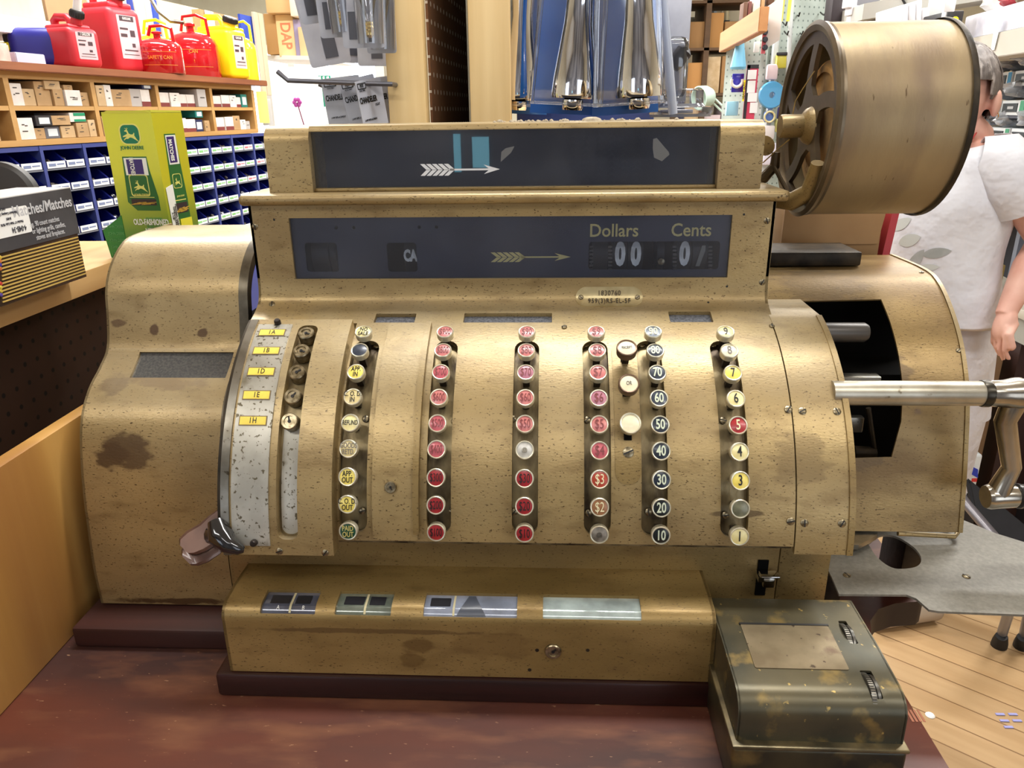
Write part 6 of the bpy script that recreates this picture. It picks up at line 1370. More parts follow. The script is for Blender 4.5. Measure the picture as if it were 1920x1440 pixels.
# goods on the pegboards
def gcol(n_, c, **k): return mat('goods_'+n_, c, k.pop('rough', .35), coat=.4, **k)
bm = BM(); c_ = atY(1386, 100, PY-.06)
r = thing('water_bag', 'light blue teardrop hanging pack high on the left mint pegboard', 'package', c_)
bm = BM(); lathe(bm, [(0, .105), (.008, .09), (.014, .05), (.026, -.02), (.032, -.05), (.028, -.058), (0, -.06)], c_, (0, 0, 1), 14); mk('pouch', bm, gcol('sky', (120, 190, 224)), r)
bm = BM(); lathe(bm, [(.012, .09), (.014, .10), (0, .112)], c_, (0, 0, 1), 10); mk('pouch_top', bm, navc, r)
pbox('hook_card', 1371, 1393, 138, 173, PY-.02, .006, gcol('violet', (54, 44, 170)), 'violet card holding a white shackle on the left mint pegboard', 'package')
bm = BM(); c_ = atY(1382, 152, PY-.03); tube(bm, [c_+Vector((math.cos(a)*.022, 0, math.sin(a)*.022)) for a in [R(k) for k in range(-200, 40, 20)]], .006, 8); tag(mk('shackle', bm, white, None, loc=c_), 'white shackle fixed on the violet card', 'shackle')
pbox('blue_pouch', 1361, 1384, 190, 217, PY-.03, .02, gcol('sky2', (150, 205, 226)), 'light blue pouch low on the left mint pegboard', 'package', rz=.1)
p, q = atY(1393, 218, PY-.05), atY(1423, 122, PY-.05)
sg = thing('notice_board', 'red notice strip with white papers and a yellow lettered strip', 'notice board', (p.x, PY-.05, p.z-.12))
bm = BM(); box(bm, p.x, q.x, PY-.05, PY-.044, p.z-.15, q.z); mk('red_backing', bm, mat('notice_red', (206, 62, 92), .5), sg)
bm = BM(); box(bm, p.x, p.x+.012, PY-.052, PY-.05, p.z-.15, q.z); box(bm, p.x, q.x, PY-.052, PY-.05, q.z-.012, q.z+.002); mk('dark_edge', bm, blkc, sg)
for k, (a, b, c2, d2) in enumerate(((1401, 1419, 131, 149), (1400, 1417, 151, 174), (1401, 1420, 174, 191), (1405, 1421, 192, 212))):
    s, t = atY(a, d2, PY-.052), atY(b, c2, PY-.052); bm = BM(); box(bm, s.x, t.x, PY-.0535, PY-.0512, s.z, t.z); mk('white_paper', bm, mat('paper_bright', (246, 246, 246), .6), sg)
s, t = atY(1391.5, 190, PY-.054), atY(1398, 150, PY-.054); bm = BM(); box(bm, s.x, t.x, PY-.056, PY-.0535, s.z, t.z); ys = mk('yellow_strip', bm, mat('bright_yellow', (246, 228, 0), .5), sg)
bm = BM(); addtext(bm, 'HEAVY DUTY', .013, ((s.x+t.x)/2, PY-.0562, (s.z+t.z)/2), (0, 0, 1), (-1, 0, 0), sx=.8, bold=.02); mk('lettering', bm, ink, ys)
pbox('hang_tag', 1414, 1424, 78, 98, PY+.005, .02, white, 'small white tag high on the left mint pegboard', 'tag')
for nm, a, b, c2, d2, col_, lb in (('yellow_pack', 1455, 1477, 100, 128, (206, 196, 70), 'yellow blister pack with a black header left of the brass drum'), ('pink_pack', 1437, 1458, 120, 150, (226, 204, 208), 'pale pink blister pack on the right mint pegboard'),
        ('clear_pack', 1452, 1472, 160, 180, (220, 210, 216), 'clear pinkish pack beside the light blue tape roll'), ('square_pack', 1433, 1453, 209, 229, (86, 120, 190), 'blue square card with a round ring below the tape roll'), ('violet_pack', 1458, 1476, 200, 230, (60, 40, 150), 'violet pack low beside the brass drum edge'),
        ('pale_pack', 1432, 1452, 235, 262, (222, 214, 212), 'pale pack beneath the blue square card'), ('yellowish_pack', 1453, 1470, 222, 248, (200, 198, 120), 'olive yellow pack beneath the violet pack'), ('white_pack', 1430, 1456, 268, 310, (226, 222, 236), 'white pack just above the winged nut of the drum bracket')):
    pbox(nm, a, b, c2, d2, PY-.05, .03, gcol(nm, col_), lb, 'package', bev=.008)
pbox('pack_header', 1456, 1478, 98, 104, PY-.055, .004, blkc, 'black header card on top of the yellow blister pack', 'header card')
c_ = atY(1448, 178, PY-.06); bm = BM(); lathe(bm, [(.012, 0), (.012, .02), (.048, .02), (.052, .012), (.048, 0), (.012, 0)], c_, (0, 1, 0), 28, closed_ends=False); tag(mk('tape_roll', bm, gcol('azure', (78, 164, 216)), None, loc=c_), 'light blue tape roll hanging on the right mint pegboard', 'tape roll')
c_ = atY(1443, 219, PY-.055); bm = BM(); tube(bm, [c_+Vector((math.cos(R(k))*.020, 0, math.sin(R(k))*.020)) for k in range(0, 361, 24)], .004, 8); tag(mk('ring', bm, cream, None, loc=c_), 'cream ring mounted on the blue square card', 'ring')
for k, (px, py) in enumerate(((1473, 62), (1500, 62), (1494, 28), (1541, 26), (1470, 45))):
    p = atY(px, py, PY+.1 if px > 1484 else PY-.0); bm = BM(); tube(bm, [p+Vector((0, .02, .008)), p, p+Vector((-.012, -.07, -.012)), p+Vector((-.012, -.08, .0))], .0028, 6); tag(mk('peg_hook', bm, ink, None, loc=p), 'empty dark peg hook, %s of the five high on the right pegboard' % ORD[k], 'hook', 'empty hooks on the right mint pegboard')
# white perforated sheet with round black hooks and red edge
p, q = atY(1431, 95, 2.9), atY(1462, 12, 2.9); sh_ = thing('white_sheet_sign', 'white sheet with a red left edge and four round dark clips', 'sign', (p.x, 2.9, p.z))
bm = BM(); hexa(bm, [(p.x, 2.9, p.z), (q.x, 2.86, p.z+.03), (q.x, 2.862, p.z+.03), (p.x, 2.903, p.z), (p.x, 2.9, q.z), (q.x, 2.86, q.z+.03), (q.x, 2.862, q.z+.03), (p.x, 2.903, q.z)]); mk('sheet', bm, mat('sheet_white', (232, 234, 232), .6), sh_)
bm = BM(); box(bm, p.x-.008, p.x+.006, 2.895, 2.899, p.z-.01, q.z); mk('red_edge', bm, mat('soft_red', (214, 100, 110), .5), sh_)
for k, py in enumerate((46, 60, 74, 89)):
    c_ = atY(1435, py, 2.89); bm = BM(); lathe(bm, [(0, -.004), (.008, -.003), (.010, .002), (.0, .004)], c_, (0, 1, 0), 14); mk('round_clip', bm, mat('clip_grey', (62, 64, 68), .3, .5), sh_)
# diagonal wooden beam running towards the viewer
bmw = wood('orange_beam', (206, 150, 96), (180, 122, 70), 'y', 5, .55, .1)
A_, B_ = atY(1356, 80, 3.5), atY(1432, 36, 2.75)
def beam(a, b, w, h, m, name, lab, cat):
    d_ = (b-a).normalized(); s = Vector((d_.y, -d_.x, 0)).normalized()*w/2; u = Vector((0, 0, h/2)); bm = BM(); hexa(bm, [a-s-u, a+s-u, b+s-u, b-s-u, a-s+u, a+s+u, b+s+u, b-s+u], .002); return tag(mk(name, bm, m, None, loc=a), lab, cat)
beam(A_, B_, .03, .075, bmw, 'wooden_beam', 'orange-brown wooden beam slanting up towards the right above the pegboard', 'beam')
for k, (a, b, c2, d2, cc, nm) in enumerate(((1392, 1400, 12, 40, (110, 76, 56), 'dark brown bottle box'), (1401, 1408, 10, 36, (120, 70, 62), 'thin reddish board'), (1411, 1424, 0, 26, (232, 224, 214), 'white box'), (1425, 1432, 0, 30, (190, 150, 104), 'tan board'), (1440, 1452, -14, 8, (96, 66, 50), 'dark brown board'))):
    pbox('beam_box', a, b, c2-8, d2, 3.05, .06, mat('bb_%d' % k, cc, .6), nm+' standing on the slanting wooden beam', 'box')
for k, (px, c) in enumerate(((1464, (214, 196, 60)), (1477, (222, 214, 90)))):
    bm = BM(); a, b = atY(px, 40, 3.0), atY(px+6, -12, 3.0); tube(bm, [a, b], .006, 8); tag(mk('yellow_strip', bm, mat('ystrip_%d' % k, c, .5), None, loc=a), ['left', 'right'][k]+' thin yellow strip hanging near the white clipped sheet', 'strip')
# shelving above and behind the drum
gsm_ = mat('grey_shelf_metal', (178, 176, 168), .5)
us = thing('grey_shelving', 'grey metal wall shelving above and behind the brass drum', 'shelving unit', atY(1655, 60, 2.9)-Vector((0, 0, 1.6)))
p, q = atY(1648, 60, 2.9), atY(1660, -20, 2.9); bm = BM(); box(bm, p.x, q.x, 2.88, 2.93, .1, 2.2); mk('upright', bm, gsm_, us)
p, q = atY(1575, 50, 2.95), atY(1650, 38, 2.95); bm = BM(); hexa(bm, [(p.x, 3.3, p.z-.01), (q.x, 2.9, q.z-.01), (q.x, 3.2, q.z-.01), (p.x, 3.5, p.z-.01), (p.x, 3.3, p.z+.01), (q.x, 2.9, q.z+.015), (q.x, 3.2, q.z+.015), (p.x, 3.5, p.z+.01)]); mk('shelf', bm, mat('dim_grey_shelf', (112, 110, 110), .6), us)
p, q = atY(1665, 4, 2.7), atY(1720, -12, 2.7); bm = BM(); hexa(bm, [(p.x, 2.9, p.z-.03), (q.x+.5, 2.3, p.z+.02), (q.x+.5, 2.6, p.z+.02), (p.x, 3.2, p.z-.03), (p.x, 2.9, p.z+.02), (q.x+.5, 2.3, p.z+.08), (q.x+.5, 2.6, p.z+.08), (p.x, 3.2, p.z+.02)]); mk('upper_shelf', bm, gsm_, us)
for nm, a, b, c2, d2, Y, col_, lb in (('dark_banner', 1556, 1584, -12, 50, 3.1, (46, 36, 40), 'dark curved banner left of the white folded packs behind the drum'), ('carton', 1582, 1600, 22, 50, 3.1, (170, 138, 98), 'small brown carton above the drum, left of the folded white packs'), ('carton', 1628, 1648, 12, 36, 3.1, (176, 146, 108), 'brown carton above the drum just left of the grey upright'),
        ('grey_board', 1600, 1650, -12, 22, 3.25, (128, 128, 134), 'grey panel behind the folded white packs')):
    pbox(nm, a, b, c2, d2, Y, .08, mat('gsh_%s_%d' % (nm, a), col_, .6), lb, 'box')
for k, (a, b, c2, d2) in enumerate(((1590, 1608, -4, 14), (1595, 1614, 10, 28), (1597, 1620, 24, 48))):
    pbox('white_pack', a, b, c2, d2, 3.0, .04, mat('crisp_white_pack', (236, 236, 242), .4), 'white folded pack above the drum, %s of the three from the top' % ORD[k], 'package', 'folded white packs above the drum', rz=.3)
for k, (a, b, c2, d2) in enumerate(((1690, 1702, 8, 52), (1703, 1716, 4, 52), (1717, 1727, 0, 52), (1728, 1742, 14, 54))):
    o = pbox('white_box', a, b, c2, d2, 2.6, .2, mat('white_box_%d' % (k % 2), ((236, 236, 238), (226, 222, 224))[k % 2], .5), 'tall white box leaning above the drum, %s from the left' % ORD[k], 'box', 'leaning white boxes above the drum'); o.rotation_euler = (0, -.12, 0)
pbox('grey_board', 1738, 1772, -5, 54, 2.65, .02, mat('pale_grey_board', (186, 190, 186), .6), 'pale grey board right of the leaning white boxes', 'board')
bm = BM(); c_ = atY(1683, 30, 2.8); tube(bm, [c_+Vector((0, 0, .06)), c_+Vector((.03, 0, .02)), c_+Vector((.025, 0, -.03)), c_+Vector((-.01, 0, -.06))], .004, 8); tag(mk('black_cable', bm, ink, None, loc=c_), 'short black cable loop left of the leaning white boxes', 'cable')
pbox('black_box', 1772, 1803, 20, 52, 2.45, .15, mat('black_printed_box', (40, 40, 40), .4), 'black box with a yellow mark right end above the drum', 'box')
c_ = atY(1790, 38, 2.445); bm = BM(); lathe(bm, [(0, 0), (.010, .0), (.010, .003), (0, .004)], c_, (0, -1, 0), 10); tag(mk('yellow_mark', bm, mat('bright_yellow', (246, 228, 0)), None, loc=c_), 'round yellow mark on the front of the black box', 'sticker')
# beam shelf at top right, running to the front
ba, bb = atY(1788, 98, 2.55), atY(1990, 42, 1.95)
rs = thing('right_shelf', 'long grey metal shelf edge slanting up to the top right corner', 'shelf', ba)
d_ = (bb-ba); d_.z = 0; d_ = d_.normalized(); sN = Vector((-d_.y, d_.x, 0)); sN = sN if sN.x > 0 else -sN; zsh = ba.z
def rsbox(bm, t0, t1, o0, o1, z0, z1, bev=.002): a = Vector((ba.x, ba.y, 0)); return hexa(bm, [a+d_*t0+sN*o0+Vector((0, 0, z0)), a+d_*t1+sN*o0+Vector((0, 0, z0)), a+d_*t1+sN*o1+Vector((0, 0, z0)), a+d_*t0+sN*o1+Vector((0, 0, z0)), a+d_*t0+sN*o0+Vector((0, 0, z1)), a+d_*t1+sN*o0+Vector((0, 0, z1)), a+d_*t1+sN*o1+Vector((0, 0, z1)), a+d_*t0+sN*o1+Vector((0, 0, z1))], bev)
bm = BM(); rsbox(bm, -.12, 1.1, 0, .35, zsh-.032, zsh+.030); mk('shelf_edge', bm, mat('warm_grey_shelf', (196, 190, 176), .5), rs)
bm = BM(); rsbox(bm, .02, .95, .01, .12, zsh+.0305, zsh+.095); tag(mk('long_white_carton', bm, mat('marbled_white_carton', (226, 226, 234), .5, rgb2=(200, 200, 214), scale=20), None, loc=Vector((ba.x, ba.y, zsh+.03))+d_*.4), 'long white patterned carton lying on the slanting grey shelf', 'carton')
bm = BM(); rsbox(bm, .52, .96, .005, .008, zsh+.045, zsh+.085); tag(mk('tape_patch', bm, mat('brown_tape', (190, 160, 104), .4), None, loc=Vector((ba.x, ba.y, zsh+.045))+d_*.7), 'brown tape patch on the long white carton', 'tape')
random.seed(4)
for k, (t, c, nm) in enumerate(((.10, (226, 224, 214), 'white folded leaflet'), (.20, (160, 44, 50), 'red crumpled bag'), (.29, (120, 96, 60), 'brown crumpled bag'), (.38, (196, 190, 180), 'pale crumpled bag'), (.48, (90, 60, 50), 'dark crumpled bag'))):
    q = Vector((ba.x, ba.y, zsh+.0955))+d_*t+sN*.06; bm = BM(); bmesh.ops.create_icosphere(bm, subdivisions=3, radius=.035)
    for v in bm.verts: v.co = Vector((v.co.x*1.1, v.co.y, v.co.z*.7))*(1+.35*noise.noise(v.co*60+Vector((k*7, 0, 0))))
    mz = min(v.co.z for v in bm.verts); bmesh.ops.translate(bm, verts=bm.verts, vec=q-Vector((0, 0, mz))); tag(mk('crumpled_bag', bm, mat('crumple_%d' % k, c, .5), None, loc=q), nm+' on top of the long white carton', 'bag')
p = atPlane(1873, 32, ba-sN*.004, sN); q = atPlane(1868, 93, ba-sN*.004, sN); bm = BM(); fnq = lambda a, b: (p+d_*a+Vector((0, 0, b)), -sN)
L_ = p.z-q.z; plate(bm, fnq, [(-.018, -.006), (-.012, 0), (.014, 0), (.018, -.008), (.008, -L_), (-.012, -L_)], th=.001); tag(mk('paper_tag', bm, mat('paper_bright', (246, 246, 246)), None, loc=q), 'long white paper tag hanging from the slanting grey shelf', 'tag')
pbox('white_tag', 1763, 1770, 15, 50, 2.4, .002, mat('paper_bright', (246, 246, 246)), 'narrow white tag left of the black box', 'tag')
pbox('white_folded_paper', 1770, 1790, -6, 22, 2.35, .004, mat('paper_bright', (246, 246, 246)), 'white folded paper above the black box', 'paper')
# packages on the right-hand shelves
PX = lambda px: None
Yp = 2.75; px_line = atY(1925, 200, Yp); dN = Vector((1, 0, 0))
gd = Vector((math.sin(R(9)), math.cos(R(9)), 0)); gn = Vector((-gd.y, gd.x, 0))      # runs away from the viewer; faces the aisle
org = atY(1925, 200, 2.30); org.z = 0
gr = thing('package_shelves', 'dark grey shelves of small boxed fittings at far right behind the woman', 'shelving unit', org)
def grp(px, py): return atPlane(px, py, org, gn)
def gt(px): return (grp(px, 200)-org).dot(gd)
def gbox(bm, t0, t1, o0, o1, z0, z1, bev=0): return hexa(bm, [org+gd*t0+gn*o0+Vector((0, 0, z0)), org+gd*t1+gn*o0+Vector((0, 0, z0)), org+gd*t1+gn*o1+Vector((0, 0, z0)), org+gd*t0+gn*o1+Vector((0, 0, z0)), org+gd*t0+gn*o0+Vector((0, 0, z1)), org+gd*t1+gn*o0+Vector((0, 0, z1)), org+gd*t1+gn*o1+Vector((0, 0, z1)), org+gd*t0+gn*o1+Vector((0, 0, z1))], bev)
dgm = mat('slate_shelf', (74, 78, 92), .5)
tmax = gt(1800); zl = [grp(1890, y).z for y in (112, 163, 216, 268)]
for z in zl+[grp(1890, 60).z, grp(1890, 320).z, grp(1890, 375).z]:
    bm = BM(); gbox(bm, -.05, tmax+.3, -.25, .004, z-.008, z); mk('shelf', bm, dgm, gr)
bm = BM(); gbox(bm, -.05, tmax+.3, -.27, -.25, .1, 2.0); mk('back_panel', bm, mat('slate_dark', (52, 54, 64), .6), gr)
bm = BM(); gbox(bm, .75, tmax+.3, -.25, .0, .05, grp(1890, 385).z-.01); mk('base_cabinet', bm, mat('tan_base', (176, 160, 130), .6), gr)
picm = mat('dark_picture', (40, 42, 48), .4); bls = mat('blue_side_stripe', (30, 140, 196), .4); gnst = mat('green_side_stripe', (60, 150, 110), .4); film = clear_glass('poly_bag', (250, 250, 252), .08, .12, haze=.5, haze_col=(220, 226, 232))
rows_ = [(0, [(1806, 1838), (1852, 1894), (1900, 1950)], bls), (1, [(1822, 1856), (1860, 1892), (1897, 1950)], bls), (2, [(1820, 1850), (1853, 1880), (1884, 1928)], gnst), (3, [(1835, 1862), (1872, 1908), (1912, 1950)], gnst)]
for ri, cells, st in rows_:
    for ci, (a, b) in enumerate(cells):
        t1, t0 = gt(a), gt(b); z0 = zl[ri]; h = (grp(1890, 83).z-grp(1890, 110).z)
        lab = 'white boxed fitting with %s stripe, %s on the %s package shelf down at far right' % (('blue' if st is bls else 'green'), ['leftmost', 'middle', 'rightmost'][ci], ORD[ri])
        r = thing('boxed_fitting', lab, 'package', org+gd*(t0+t1)/2+Vector((0, 0, z0)), group='boxed fittings at far right')
        bm = BM(); gbox(bm, t0, t1, -.1, .008, z0+.0005, z0+h); mk('box', bm, mat('pack_white', (224, 230, 232), .5), r)
        w = t1-t0; bm = BM()
        bm = BM(); gbox(bm, t0+w*.30, t1-w*.06, .008, .010, z0+h*.22, z0+h*.80); pm = mk('picture', bm, picm, r)
        bm = BM(); gbox(bm, t0+w*.45, t0+w*.7, .010, .0108, z0+h*.42, z0+h*.6); mk('pictured_item', bm, mat('pale_item', (190, 192, 194), .4), pm)
        bm = BM(); gbox(bm, t0+w*.02, t0+w*.2, .008, .0095, z0+h*.03, z0+h*.97); mk('side_stripe', bm, st, r)
        bm = BM(); q = org+gd*(t0+t1)/2-gn*.03+Vector((0, 0, z0+h+.001)); bmesh.ops.create_icosphere(bm, subdivisions=3, radius=.03)
        for v in bm.verts: v.co = Vector((v.co.x*w*15, v.co.y*1.1, v.co.z*.8))*(1+.5*noise.noise(v.co*70+Vector((ri*9+ci*3, 0, 0))))
        mz = min(v.co.z for v in bm.verts); bmesh.ops.translate(bm, verts=bm.verts, vec=q-Vector((0, 0, mz))); mk('plastic_bag', bm, film, r)
# low counter and clutter behind the woman's hand
def patY(px, py, Y): return atY(px, py, Y)
r = thing('white_counter', 'worn white counter top with a dark base behind the woman, right edge', 'counter', (1.62, 2.5, 0))
z_ = atY(1905, 560, 2.45).z; x_ = atY(1868, 560, 2.45).x
bm = BM(); box(bm, x_, x_+1.2, 2.25, 2.95, z_-.03, z_, .003); mk('counter_top', bm, mat('chipped_white_top', (216, 210, 196), .5, rgb2=(190, 182, 164), scale=8), r)
bm = BM(); box(bm, x_+.02, x_+1.2, 2.27, 2.95, z_-.11, z_-.03); mk('apron', bm, mat('grey_apron', (160, 158, 148), .6), r)
bm = BM(); box(bm, x_+.03, x_+1.2, 2.32, 2.93, 0, z_-.11); mk('base', bm, mat('dark_red_brown_base', (56, 34, 30), .6), r)
bm = BM(); p = atY(1889, 540, 2.5); box(bm, p.x-.008, p.x+.012, 2.48, 2.5, z_+.0005, z_+.26); tag(mk('grey_post', bm, mat('blue_grey_post', (128, 136, 152), .4), None, loc=(p.x, 2.49, z_)), 'slim blue-grey post standing on the white counter', 'post')
bm = BM(); box(bm, p.x+.014, p.x+.4, 2.5, 2.52, z_+.0005, z_+.30); tag(mk('cream_board', bm, mat('cream_board_m', (226, 220, 196), .6), None, loc=(p.x+.2, 2.51, z_)), 'cream board standing on the white counter right of the grey post', 'board')
bm = BM(); q = atY(1874, 500, 2.55); box(bm, q.x-.03, q.x+.02, 2.55, 2.6, z_+.0005, z_+.09, .002); tag(mk('tan_box', bm, mat('tan_yellow_box', (196, 172, 110), .6), None, loc=(q.x, 2.57, z_)), 'small tan box standing on the white counter behind the woman', 'box')
for k, (a, b, c2, d2, Y, cc, nm) in enumerate(((1826, 1838, 662, 980, 2.2, (206, 190, 150), 'tall cream post below the hem of the white trousers'), (1838, 1864, 640, 900, 2.25, (170, 136, 92), 'brown carton standing on the floor behind the crank'), (1864, 1886, 655, 930, 2.35, (136, 106, 74), 'darker brown carton right of the tall cream post'), (1886, 1960, 700, 1000, 2.75, (150, 122, 88), 'wide brown carton at the right edge behind the crank'))):
    p_ = atY((a+b)/2, c2, Y); w0, w1 = atY(a, c2, Y).x, atY(b, c2, Y).x; bm = BM(); box(bm, w0, w1, Y, Y+.12, .001, p_.z, .003); tag(mk('floor_carton' if k else 'cream_post', bm, mat('floorbox_%d' % k, cc, .7), None, loc=((w0+w1)/2, Y+.05, .001)), nm, 'carton' if k else 'post')
c_ = atY(1912, 690, 2.82); bm = BM(); bmesh.ops.create_icosphere(bm, subdivisions=4, radius=.05)
for v in bm.verts: v.co = Vector((v.co.x*.9, v.co.y, v.co.z*1.1))*(1+.4*noise.noise(v.co*45))
bmesh.ops.translate(bm, verts=bm.verts, vec=c_); tag(mk('foil_bundle', bm, mat('crinkled_foil', (190, 190, 196), .12, .8, rgb2=(60, 60, 66), scale=20), None, loc=c_-Vector((0, 0, .05))), 'shiny crinkled wrapped bundle above the crank head', 'bundle')
p_ = atY(1820, 885, 2.2); bm = BM(); box(bm, p_.x-.06, p_.x+.04, 2.19, 2.30, .001, p_.z-.081, .004); tag(mk('dark_crate', bm, mat('dark_crate_m', (30, 27, 28), .7), None, loc=(p_.x, 2.24, .001)), 'tall dark crate under the white pack behind the crank arm', 'crate')
# blue and white pack, black bag, small tube, stool
c_ = atY(1820, 885, 2.2); r = thing('detergent_pack', 'white pack with blue and red print between the housing and the crank arm', 'package', c_-Vector((0, 0, .08)))
bm = BM(); box(bm, c_.x-.035, c_.x+.028, 2.2, 2.26, c_.z-.08, c_.z+.06, .008, seg=3); mk('pack', bm, mat('pack_white', (224, 230, 232)), r)
bm = BM(); hexa(bm, [(c_.x-.01, 2.198, c_.z+.0), (c_.x+.025, 2.198, c_.z-.02), (c_.x+.025, 2.1995, c_.z-.02), (c_.x-.01, 2.1995, c_.z), (c_.x-.02, 2.198, c_.z+.03), (c_.x+.02, 2.198, c_.z+.01), (c_.x+.02, 2.1995, c_.z+.01), (c_.x-.02, 2.1995, c_.z+.03)]); mk('blue_print', bm, mat('royal_blue', (30, 60, 190), .4), r)
bm = BM(); box(bm, c_.x+.008, c_.x+.024, 2.198, 2.1995, c_.z-.034, c_.z-.022); mk('red_print', bm, mat('signal_red', (214, 50, 50), .4), r)
sm_ = mat('black_vinyl', (24, 22, 24), .8, rgb2=(18, 17, 18), scale=30, spec=.2)
c_ = atY(1868, 985, 1.50)
st = thing('folding_chair', 'black folding chair with grey tube legs and rubber feet at right', 'chair', (atZ(1900, 1215, 0).x, atZ(1900, 1215, 0).y, 0))
a = [atY(px, py, Y) for px, py, Y in ((1812, 893, 1.75), (1925, 985, 1.55), (1935, 1085, 1.45), (1825, 960, 1.65))]
u_ = Vector((0, 0, .02)); bm = BM(); hexa(bm, [q-u_ for q in a]+[q+u_*.2 for q in a], .006); mk('seat', bm, sm_, st)
tb = mat('grey_tube', (96, 92, 96), .35, .5)
bm = BM(); tube(bm, [atY(1798, 925, 1.60), atY(1812, 945, 1.55), atY(1935, 1090, 1.30)], .011, 14); mk('frame_tube', bm, tb, st)
lt = mat('pale_grey_tube', (150, 148, 150), .3, .4); rub = mat('black_rubber', (24, 24, 26), .6)
for k, (px, py, tx, ty, ttz) in enumerate(((1873, 1210, 1900, 1120, .30), (1915, 1212, 1935, 1120, .30))):
    f0 = atZ(px, py, .002); t0 = atY(tx, ty, f0.y-.10); bm = BM(); tube(bm, [f0+Vector((0, 0, .03)), t0, t0+(t0-f0)*.8], .0135, 14); lg_ = mk('leg', bm, lt, st)
    bm = BM(); dd = (t0-f0).normalized(); lathe(bm, [(.022, 0), (.021, .02), (.017, .05), (.015, .055)], f0, dd, 18); mk('rubber_foot', bm, rub, lg_)
# bits on the floor
p = atZ(1744, 1341, .001); bm = BM(); lathe(bm, [(.012, 0), (.009, .003), (0, .004)], p, (0, 0, 1), 12); tag(mk('paper_scrap', bm, white, None, loc=p), 'tiny white scrap lying on the wooden floor', 'scrap')
for k in range(5):
    p = atZ(1876+k*8, 1340+(k % 3)*12, .001); bm = BM(); box(bm, p.x-.012, p.x+.010, p.y-.003, p.y+.004, .0008, .003); tag(mk('blue_scrap', bm, mat('violet_scrap', (150, 150, 200), .5), None, loc=p), 'small bluish scrap on the floor at the right edge, %s from left' % ORD[k], 'scrap', 'bluish scraps on the floor')
# bright display beyond the can shelf
r = thing('bright_display', 'bright white display cabinet past the end of the fuel can shelf', 'display cabinet', atY(545, 210, 5.0)-Vector((0, 0, 1.2)))
whm = mat('bright_white_paint', (246, 246, 244))
x0, x1 = atY(498, 180, 5.0).x, atY(640, 180, 5.0).x
bm = BM(); box(bm, x0, x1, 5.25, 5.3, 0.001, 1.80); mk('back_panel', bm, whm, r)
bm = BM(); box(bm, x0, x0+.04, 5.0, 5.25, 0.001, 1.8); mk('side_panel', bm, whm, r)
for z in (.9, 1.22): bm = BM(); box(bm, x0, x1, 5.0, 5.25, z, z+.02); mk('shelf', bm, whm, r)
tl = mat('teal_wire', (20, 160, 130), .4)
for k, px in enumerate((603, 610, 618)):
    bm = BM(); a_, b_ = atY(px, 142, 4.996), atY(px+6, 200, 4.996); tube(bm, [a_+Vector((-.02, 0, 0)), a_, b_, b_+Vector((.02, 0, .01))], .006, 6); tag(mk('teal_hanger', bm, tl, None, loc=a_), 'thin teal wire rack bar beside the bulb cards, %s from the left' % ORD[k], 'bar', 'teal wire bars')
c_ = atY(557, 192, 5.03); r = thing('toy_flower', 'small pink and violet flower on a thin stem before the bright display', 'flower', c_-Vector((0, 0, .2)))
bm = BM(); 
for k in range(6): a_ = k*math.pi/3; lathe(bm, [(0, -.006), (.014, 0), (0, .006)], c_+Vector((math.cos(a_)*.018, 0, math.sin(a_)*.018)), (0, 1, 0), 10)
mk('petals', bm, mat('violet_petals', (190, 80, 170), .5), r); bm = BM(); tube(bm, [c_, c_+Vector((.03, 0, -.14)), Vector((c_.x+.07, c_.y, 1.242))], .004, 6); mk('stem', bm, mat('maroon_stem', (130, 60, 90), .5), r)
sh2 = thing('carton_shelf', 'shelf carrying brown cartons above the bright display', 'shelf', atY(560, 112, 4.4))
a_, b_ = atY(484, 103, 4.4), atY(620, 120, 4.0); bm = BM(); hexa(bm, [(a_.x, 4.4, a_.z-.02), (b_.x, 4.0, a_.z-.06), (b_.x, 4.5, a_.z-.06), (a_.x, 4.9, a_.z-.02), (a_.x, 4.4, a_.z), (b_.x, 4.0, a_.z-.04), (b_.x, 4.5, a_.z-.04), (a_.x, 4.9, a_.z)]); mk('shelf_board', bm, whm, sh2)
for k, (a, b, c2, d2, cc, nm) in enumerate(((502, 532, 25, 102, (190, 148, 92), 'brown carton at the left of the shelf above the bright display'), (524, 556, 27, 106, (240, 206, 150), 'pale orange carton with faded red letters above the bright display'), (556, 566, 36, 108, (150, 140, 170), 'narrow violet-grey carton right of the lettered carton'), (564, 604, 50, 112, (206, 176, 130), 'brown carton half hidden behind the bulb packs'), (500, 545, -14, 24, (214, 176, 122), 'upper brown carton stacked above the left carton'), (545, 562, -14, 30, (236, 220, 196), 'stack of pale folded sheets above the lettered carton'))):
    o = pbox('storage_carton', a, b, c2, d2, 4.28-.02*k, .25, mat('stc_%d' % k, cc, .7), nm, 'carton')
    if k == 1:
        bm = BM(); LOCAL[0] = True; w = atY(b, 100, 4.26).x-atY(a, 100, 4.26).x; hh = atY(540, c2, 4.26).z-atY(540, d2, 4.26).z; addtext(bm, 'DAP', .075, (0, -.001, hh*.5), (0, 0, -1), (1, 0, 0), sx=.9, bold=.02); mk('lettering', bm, mat('faded_red_print', (226, 130, 90), .6), o); LOCAL[0] = False

